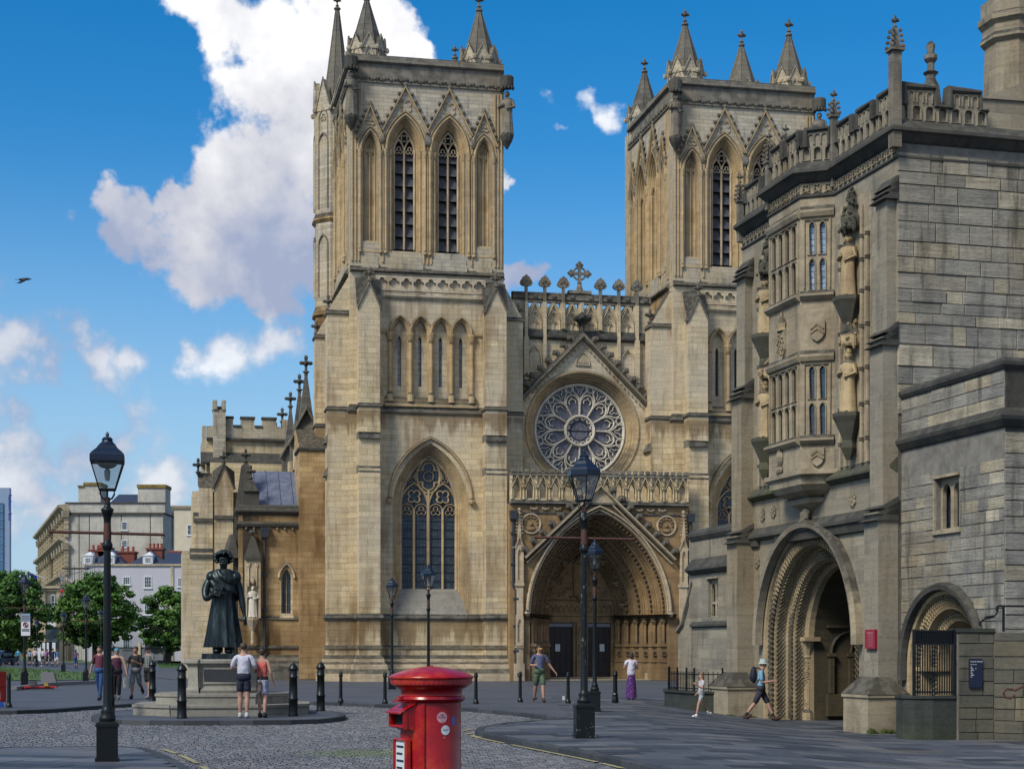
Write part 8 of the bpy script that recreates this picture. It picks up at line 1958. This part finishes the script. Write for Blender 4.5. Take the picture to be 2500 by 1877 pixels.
def person(px, py, h, rz, label, skin='light_skin', top=None, bottom=None, sleeve=.45, leg=.5, hair=(.03, .018, .01), hairstyle='short', L=(12, 10), Rg=(-14, 8), armL=((.25, .1, -1), (.1, .5, -1)), armR=((.25, -.1, -1), (.1, .3, -1)), shoes=(.02, .02, .02), fem=False, build=1.0, glasses=None, hat=None, skirt=None, head=0, z=None, lean=0, group=None, torso_long=0, hatcol=(.4, .42, .38), socks=None):
    """px,py: where the feet stand in the photograph's survey; faces -y at rz=0"""
    x, y = G(px, py); 
    for _ in range(4): x, y = G(px, py, gh(x, y))
    t = empty('person', (x, y, gh(x, y)), R(rz), label, 'person', group); S = h/1.76; t.scale = (S, S, S)
    bw = build
    def legpts(side, a, b):
        hip = vec(side*.085, 0, .90); a, b = R(a), R(b); k = hip+.42*vec(0, -math.sin(a), -math.cos(a)); an = k+.40*vec(0, -math.sin(a-b), -math.cos(a-b)); return hip, k, an, a-b
    LL, RR = legpts(1, *L), legpts(-1, *Rg); dz = .085-min(LL[2].z, RR[2].z)
    up = lambda v: v+vec(0, 0, dz)
    ln = math.sin(R(lean))
    def T(v): return vec(v[0], v[1]-ln*(v[2]-.95) if v[2] > .95 else v[1], v[2]+dz)
    pel, wai, che, nb, nk = T((0, 0, .95)), T((0, .005, 1.11)), T((0, .01, 1.28)), T((0, .015, 1.43)), T((0, .01, 1.50))
    fw = -math.sin(R(head))*.06
    hd, hc, cr = nk+vec(0, -.02+fw, .075), nk+vec(0, -.01+fw*1.5, .145), nk+vec(0, .0+fw*1.7, .2)
    J = [(pel, .085*bw, None), (wai, .08*bw, 0), (che, .09*bw, 1), (nb, .066, 2), (nk, .053, 3), (hd, (.066, .075), 4), (hc, (.078, .092), 5), (cr, .055, 6), (hd+vec(0, -.098, .022), .014, 5)]
    TOPJ = [(pel+vec(0, 0, -.10-torso_long), (.165*bw, .13*bw), None), (pel+vec(0, 0, .02), (.16*bw, .125*bw), 0), (wai, ((.135 if fem else .152)*bw, .115*bw), 1), (che, ((.142 if fem else .162)*bw, .118*bw), 2), (nb+vec(0, 0, -.01), .078, 3)]
    arms = {}
    for side, A in ((1, armL), (-1, armR)):
        sh = nb+vec(side*(.155 if fem else .178)*bw, 0, -.035); d1 = vec(side*A[0][0], A[0][1]*-1, A[0][2]).normalized(); d2 = vec(side*A[1][0], A[1][1]*-1, A[1][2]).normalized()
        el = sh+d1*.285; wr = el+d2*.245; pa = wr+d2*.07; i0 = len(J); arms[side] = (sh, el, wr, pa)
        J += [(sh, .058*bw, 3), (el, .041*bw, i0), (wr, (.030, .026), i0+1), (pa, (.033, .02), i0+2)]
        ac = d2.cross(vec(side, 0, 0)); ac = ac.normalized() if ac.length > .2 else vec(0, 1, 0); cu = ac.cross(d2)*side
        ip = i0+3
        for q, ln_ in ((-1.5, .060), (-.5, .072), (.5, .068), (1.5, .052)):
            b0 = pa+ac*q*.017+d2*.03+cu*.0; J.append((b0, .0095, ip)); J.append((b0+d2*ln_*.55-cu*.012, .0088, len(J)-1)); J.append((b0+d2*ln_*.85-cu*.035, .0075, len(J)-1))
        th = wr+d2*.04-ac*.03; J.append((th, .0115, i0+2)); J.append((th+d2*.045-ac*.012-cu*.01, .009, len(J)-1))
        if sleeve > 0:
            k0 = len(TOPJ); TOPJ.append((sh, .064*bw, 4)); f = min(1, sleeve*2); TOPJ.append((sh+(el-sh)*f, (.062 if sleeve < .6 else .05)*bw, k0))
            if sleeve > .5: TOPJ.append((el+(wr-el)*(sleeve*2-1), .042, k0+1))
        else: TOPJ.append((nb+(sh-nb)*.72, .05, 4))
    BOT = [(pel+vec(0, 0, .07), (.14*bw, .11*bw), None), (pel+vec(0, 0, -.01), (.15*bw, .12*bw), 0)]
    for side, (hip, kn, an, tilt) in ((1, LL), (-1, RR)):
        hip, kn, an = up(hip), up(kn), up(an); i0 = len(J); toe = an+vec(0, -.15*math.cos(tilt*.5), -.045-.10*max(0, -math.sin(tilt))*1.0); toe.z = max(.03, toe.z)
        J += [(hip, .078*bw, 0), (hip+(kn-hip)*.6, .078*bw, i0), (kn, .058*bw, i0+1), (kn+(an-kn)*.32+vec(0, .014, 0), .062*bw, i0+2), (an, .031, i0+3), (toe, .018, i0+4)]
        b0 = len(BOT); f = leg*2
        BOT.append((hip, .108*bw, 1)); BOT.append((hip+(kn-hip)*min(1, f), (.085 if leg < .6 else .068)*bw, b0))
        if leg > .5: BOT.append((kn+(an-kn)*(f-1)*.93, .052*bw, b0+1))
        # shoe
        m = MB(); fdir = (toe-an); ct = an+vec(0, -.055, -.045); ct.z = max(.035, min(ct.z, an.z-.03)); R_ = Matrix.Translation(ct) @ Matrix.Rotation(max(-.9, min(.9, tilt*.8)) if an.z > .12 else 0, 4, 'X'); mm = MB(R_); mm.sph((0, 0, .006), .052, .145, .054, 12, 7); mm.sph((0, .055, .035), .052, .062, .068, 10, 6); mm.build('shoe', cl('shoe_%.2f_%.2f' % shoes[:2], shoes), t, True)
        if socks: m = MB(); m.tube([an+vec(0, 0, .0), an+(kn-an)*.28], .046, 8); m.build('sock', cl('dark_socks', socks), t)
    skin_body('body', t, M[skin], J)
    if top: skin_body('top', t, cl(*top) if isinstance(top, tuple) else M[top], TOPJ)
    if bottom: skin_body('trousers' if leg > .6 else 'shorts', t, cl(*bottom) if isinstance(bottom, tuple) else M[bottom], BOT)
    if bottom: m = MB(); m.lathe([(.10, .86+dz), (.158, .88+dz), (.16, .97+dz), (.148, 1.03+dz), (.10, 1.05+dz)], 20, (0, 0, 0), bw, .78*bw); m.build('waistband', cl(*bottom) if isinstance(bottom, tuple) else M[bottom], t, True)
    if skirt:
        mt, zl, w0, w1 = skirt; rows = []
        for k in range(7):
            f = k/6; z = (1.06+dz)*(1-f)+zl*f; w = w0+(w1-w0)*f; rows.append([(w*(1+.05*f*math.sin(7*a+2*f)+.03*f*math.sin(13*a))*math.cos(a), w*.8*(1+.05*f*math.sin(7*a+2*f))*math.sin(a), z) for a in [2*math.pi*i/36 for i in range(36)]])
        m = MB(); m.loft(rows, closed=True); m.build('skirt', M[mt] if isinstance(mt, str) else cl(*mt), t, True)
    hm = cl('hair_%.2f_%.2f_%.2f' % tuple(hair), hair, .6); m = MB()
    if hairstyle != 'bald':
        m.sph(tuple(hc+vec(0, .022, .012)), .086, .098, .088, 14, 9)
        if hairstyle == 'bob': m.sph(tuple(hc+vec(0, .035, -.05)), .098, .085, .115, 12, 8)
        if hairstyle == 'long': m.sph(tuple(hc+vec(0, .045, -.08)), .09, .07, .17, 12, 8)
        if hairstyle == 'bun': m.sph(tuple(hc+vec(0, .04, .10)), .045, .045, .045, 10, 7); m.sph(tuple(hc+vec(0, .05, -.01)), .075, .065, .08, 10, 7)
        m.build('hair', hm, t, True)
    m = MB()
    for s_ in (-1, 1): m.sph(tuple(hd+vec(s_*.079, .012, .03)), .012, .02, .03, 6, 5)
    m.build('ears', M[skin], t, True)
    for s_ in (-1, 1): m = MB(); m.sph(tuple(hd+vec(s_*.03, -.082, .05)), .011, .008, .008, 6, 4); m.build('eye', cl('dark_eye', (.01, .01, .01), .2), t, True)
    m = MB(); m.tube([tuple(hd+vec(-.022, -.085, -.018)), tuple(hd+vec(.022, -.085, -.018))], .006, 5); m.build('mouth', cl('lips', (.25, .07, .06), .5), t, True)
    if glasses:
        m = MB()
        for s_ in (-1, 1): m.sph(tuple(hd+vec(s_*.033, -.093, .048)), .027, .007, .021, 10, 6)
        m.tube([tuple(hd+vec(-.07, -.075, .055)), tuple(hd+vec(0, -.097, .055)), tuple(hd+vec(.07, -.075, .055))], .006, 5); m.build('sunglasses', cl('glasses_%.1f' % glasses[0], glasses, .2), t, True)
    if hat:
        m = MB(); c = hc+vec(0, .008, .02)
        if hat == 'bucket': m.lathe([(.135, -.035), (.10, .015), (.092, .085), (.075, .10), (.001, .105)], 18, tuple(c), 1, 1.08)
        else: m.lathe([(.098, -.01), (.095, .05), (.06, .095), (.001, .105)], 16, tuple(c), 1, 1.08); m.sph(tuple(c+vec(0, -.12, .0)), .065, .08, .012, 10, 5)
        m.build('hat', cl('hat_%.2f' % hatcol[0], hatcol), t, True)
    t['hands'] = 0; del t['hands']
    return t, arms, S, (x, y)
def world_of(t, v): return Matrix.Translation(t.location) @ Matrix.Rotation(t.rotation_euler.z, 4, 'Z') @ Matrix.Scale(t.scale[0], 4) @ Vector(v)
def held(name, loc, rz, label, cat, parts):
    o = empty(name, tuple(loc), rz, label, cat)
    for nm, mb, mt in parts: mb.build(nm, mt, o)
    return o
# couple at the plinth, backs to us
t1, A1, S1, _ = person(595, 1752, 1.80, 180, 'man in white tee and navy shorts seen from behind at the plinth', top=('white_tee', (.50, .50, .56)), bottom=('navy_shorts', (.012, .016, .035)), leg=.42, hair=(.06, .035, .02), L=(3, 3), Rg=(-4, 2), armL=((.35, .05, -1), (-.35, .95, .1)), armR=((.35, .05, -1), (-.3, .95, .1)), shoes=(.45, .45, .45), build=1.06)
ph = MB(); ph.box(-.04, .04, -.005, .005, -.075, .075); held('phone', world_of(t1, (A1[1][3]+A1[-1][3])/2), R(180), 'small phone held up by the man in white tee', 'phone', [('case', ph, M['black_iron'])])
t2, A2, S2, _ = person(641, 1751, 1.67, 172, 'woman in coral top with hair in a bun beside the man', skin='light_skin', top=('coral_top', (.62, .13, .10)), bottom=('black_shorts', (.008, .008, .010)), leg=.34, sleeve=0, hair=(.035, .02, .012), hairstyle='bun', L=(5, 4), Rg=(-5, 6), armL=((.2, .2, -1), (-.1, .9, .7)), armR=((.28, -.1, -1), (.1, .5, -1)), shoes=(.02, .02, .025), fem=True, build=.94)
m = MB(); m.loft([[(x, y, z) for x, y in ((-.15, .05), (-.1, .12), (.0, .135), (.10, .11))] for z in (.95, .8, .62)]); m.loft([[(x, y+.01, z) for x, y in ((-.15, -.05), (-.17, .04), (-.12, .12))] for z in (.93, .76, .58)]); sw = m.build('tied_shirt', cl('pale_denim', (.34, .35, .44)), t2, True)
m = MB(); m.box(-.06, .02, -.03, .03, -.12, .12); m.tube([(-.02, 0, .12), (-.1, -.1, .5), (.1, -.14, .62)], .008, 5); held('shoulder_bag', world_of(t2, (.05, .17, .78)), R(172), 'small brown shoulder bag on the hip of the woman in coral', 'bag', [('bag', m, cl('brown_leather', (.08, .05, .035), .5))])
# man with yellow sunglasses walking towards us
person(1317, 1713, 1.80, 12, 'man in slate polo, olive shorts and yellow sunglasses strolling', top=('slate_polo', (.085, .095, .17)), bottom=('olive_shorts', (.085, .125, .075)), leg=.50, hair=(.03, .018, .012), L=(16, 6), Rg=(-16, 12), armL=((.5, .0, -1), (.75, .25, -1)), armR=((.25, -.2, -1), (-.35, .95, .05)), shoes=(.05, .03, .02), glasses=(.75, .50, .04), build=1.03)
# woman looking up at the doorway
person(1541, 1707, 1.60, 190, 'woman in white blouse and long purple patterned skirt', top=('white_blouse', (.60, .57, .66)), bottom=None, skirt=('floral', .06, .135, .215), sleeve=.28, hair=(.045, .02, .014), hairstyle='bob', L=(2, 2), Rg=(-2, 2), armL=((.3, .2, -1), (-.3, .9, .4)), armR=((.3, .2, -1), (-.3, .9, .4)), shoes=(.4, .38, .35), fem=True, build=1.12, torso_long=.02)
# girl running
person(1712, 1750, 1.22, -68, 'young girl in white top and pale shorts striding left', top=('girl_tee', (.50, .46, .48)), bottom=('pale_shorts', (.38, .38, .38)), leg=.34, sleeve=.35, hair=(.16, .09, .05), hairstyle='long', L=(24, 12), Rg=(-20, 26), armL=((.3, .4, -1), (-.1, .9, .6)), armR=((.3, -.4, -1), (-.1, .5, -.5)), shoes=(.62, .62, .62), fem=True, build=.95)
# man with bucket hat and phone
t6, A6, S6, _ = person(1858, 1757, 1.80, 78, 'man in bucket hat and pale blue tee walking with phone', skin='light_skin', top=('pale_blue_tee', (.17, .33, .46)), bottom=('charcoal_shorts', (.03, .03, .045)), leg=.5, hair=(.05, .03, .02), L=(27, 4), Rg=(-25, 12), armL=((.1, .15, -1), (-.2, 1, .12)), armR=((.1, .1, -1), (-.15, 1, .15)), shoes=(.06, .03, .02), hat='bucket', hatcol=(.36, .40, .36), head=28, socks=(.015, .015, .02), lean=3)
m = MB(); m.sph((0, 0, 0), .15, .10, .24, 14, 10); m.sph((0, .06, -.06), .11, .06, .13, 10, 8); m.tube([(-.1, -.05, .2), (-.12, -.2, .17), (-.12, -.26, 0), (-.11, -.1, -.2)], .02, 6); m.tube([(.1, -.05, .2), (.12, -.2, .17), (.12, -.26, 0), (.11, -.1, -.2)], .02, 6)
held('backpack', world_of(t6, (0, .2, 1.25)), R(78), 'navy backpack worn by the man in the bucket hat', 'backpack', [('bag', m, cl('navy_bag', (.006, .009, .022), .7))])
m = MB(); m.box(-.035, .035, -.07, .07, -.005, .005); held('phone', world_of(t6, (A6[1][3]+A6[-1][3])/2+vec(0, -.07, .03)), R(78), 'dark phone in the hands of the man in the bucket hat', 'phone', [('case', m, M['black_iron'])])
# four people coming past the plinth
person(243, 1708, 1.78, -10, 'man in maroon tee and blue jeans partly behind the lamp', top=('maroon_tee', (.10, .02, .04)), bottom=('blue_jeans', (.02, .06, .17)), leg=1, hair=(.02, .012, .01), L=(14, 6), Rg=(-14, 10), armR=((.3, .0, -1), (.2, .1, -1)), armL=((.2, 0, -1), (.1, .2, -1)), shoes=(.03, .03, .05))
person(285, 1706, 1.70, 8, 'woman with turquoise hair, sunglasses and plum sleeveless top', skin='pale_skin', top=('plum_top', (.055, .008, .03)), bottom=('black_leggings', (.01, .01, .012)), leg=1, sleeve=0, hair=(.03, .22, .30), hairstyle='short', L=(10, 6), Rg=(-12, 8), armL=((.35, 0, -1), (.2, .1, -1)), armR=((.35, 0, -1), (-.1, .8, .2)), shoes=(.3, .25, .2), fem=True, build=1.22, glasses=(.02, .02, .02), torso_long=.16)
t9, A9, S9, _ = person(331, 1705, 1.76, -6, 'bearded man in black tee and grey shorts carrying white bag', skin='tan_skin', top=('black_tee', (.012, .012, .014)), bottom=('grey_shorts', (.17, .17, .18)), leg=.52, hair=(.03, .015, .01), L=(-20, 40), Rg=(12, 4), armR=((.3, .0, -1), (.1, .1, -1)), armL=((.1, .25, -1), (-.7, .8, .5)), shoes=(.01, .01, .01), build=1.02)
m = MB(); m.taper(-.1, .1, -.05, .05, -.38, -.06, -.015, 0); m.tube([(-.07, 0, -.07), (0, 0, .02), (.07, 0, -.07)], .008, 5); held('carrier_bag', world_of(t9, A9[-1][3]+vec(0, 0, -.06)), 0, 'white paper carrier bag in the hand of the man in black', 'bag', [('bag', m, cl('white_paper_bag', (.55, .58, .52)))])
m = MB(); m.sph(tuple(Vector((0, 0, 0))), .05, .03, .045, 8, 6)
person(362, 1705, 1.76, -25, 'man in plaid shirt, cap and sunglasses at right of the group', top='plaid', bottom=('dark_shorts', (.015, .015, .018)), leg=.46, hair=(.02, .012, .01), L=(8, 4), Rg=(-10, 14), armR=((.3, .1, -1), (.1, .2, -1)), armL=((.2, .1, -1), (.1, .3, -1)), shoes=(.25, .2, .18), hat='cap', hatcol=(.012, .012, .014), glasses=(.02, .02, .02), sleeve=.48, torso_long=.06)
# walkers on the far path
FG = None
for px, py, h, rz, lb, tp, bt, kw in (
    (24, 1622, 1.2, 180, 'small child in bright blue top holding a hand', ('blue_top', (.03, .12, .45)), ('dark_leggings', (.02, .02, .03)), dict(leg=.5)),
    (44, 1624, 1.75, 180, 'adult in sky blue top and dark jeans holding the child', ('sky_top', (.05, .30, .45)), ('dark_jeans', (.02, .035, .07)), dict(leg=1)),
    (73, 1624, 1.66, 178, 'woman in pale blue blouse with white bag on the path', ('pale_blouse', (.22, .33, .46)), ('black_trousers', (.01, .01, .015)), dict(leg=1, fem=True, hairstyle='long')),
    (85, 1627, 1.78, 180, 'man in cream tee and black trousers walking away', ('cream_tee', (.55, .48, .46)), ('black_trousers', (.01, .01, .015)), dict(leg=1)),
    (105, 1627, 1.76, 182, 'man in white tee and black trousers, white trainers', ('white_shirt', (.52, .52, .56)), ('black_trousers', (.01, .01, .015)), dict(leg=1, shoes=(.6, .6, .6))),
    (115, 1625, 1.70, 176, 'person in magenta top and black leggings', ('magenta_top', (.16, .03, .14)), ('black_trousers', (.01, .01, .015)), dict(leg=1, fem=True)),
    (129, 1626, 1.80, 180, 'man in dark navy suit walking away', ('navy_suit', (.012, .018, .045)), ('navy_suit', (.012, .018, .045)), dict(leg=1, sleeve=1)),
    (140, 1625, 1.70, 184, 'woman with auburn hair, denim top and pale skirt', ('denim_top', (.10, .20, .38)), None, dict(skirt=(('pale_skirt', (.5, .5, .55)), .62, .12, .19), fem=True, hair=(.22, .08, .03), hairstyle='long')),
    (185, 1631, 1.68, 180, 'woman in mauve top and jeans with tan shoulder bag', ('mauve_top', (.14, .07, .14)), ('blue_jeans', (.02, .06, .17)), dict(leg=1, fem=True, hair=(.08, .03, .02), hairstyle='long'))):
    a, b = random.choice(((14, 6), (-12, 10))), random.choice(((-12, 12), (12, 5)))
    person(px, py, h, rz, lb, top=tp, bottom=bt, L=a, Rg=b, group='walkers on the far path', **kw)
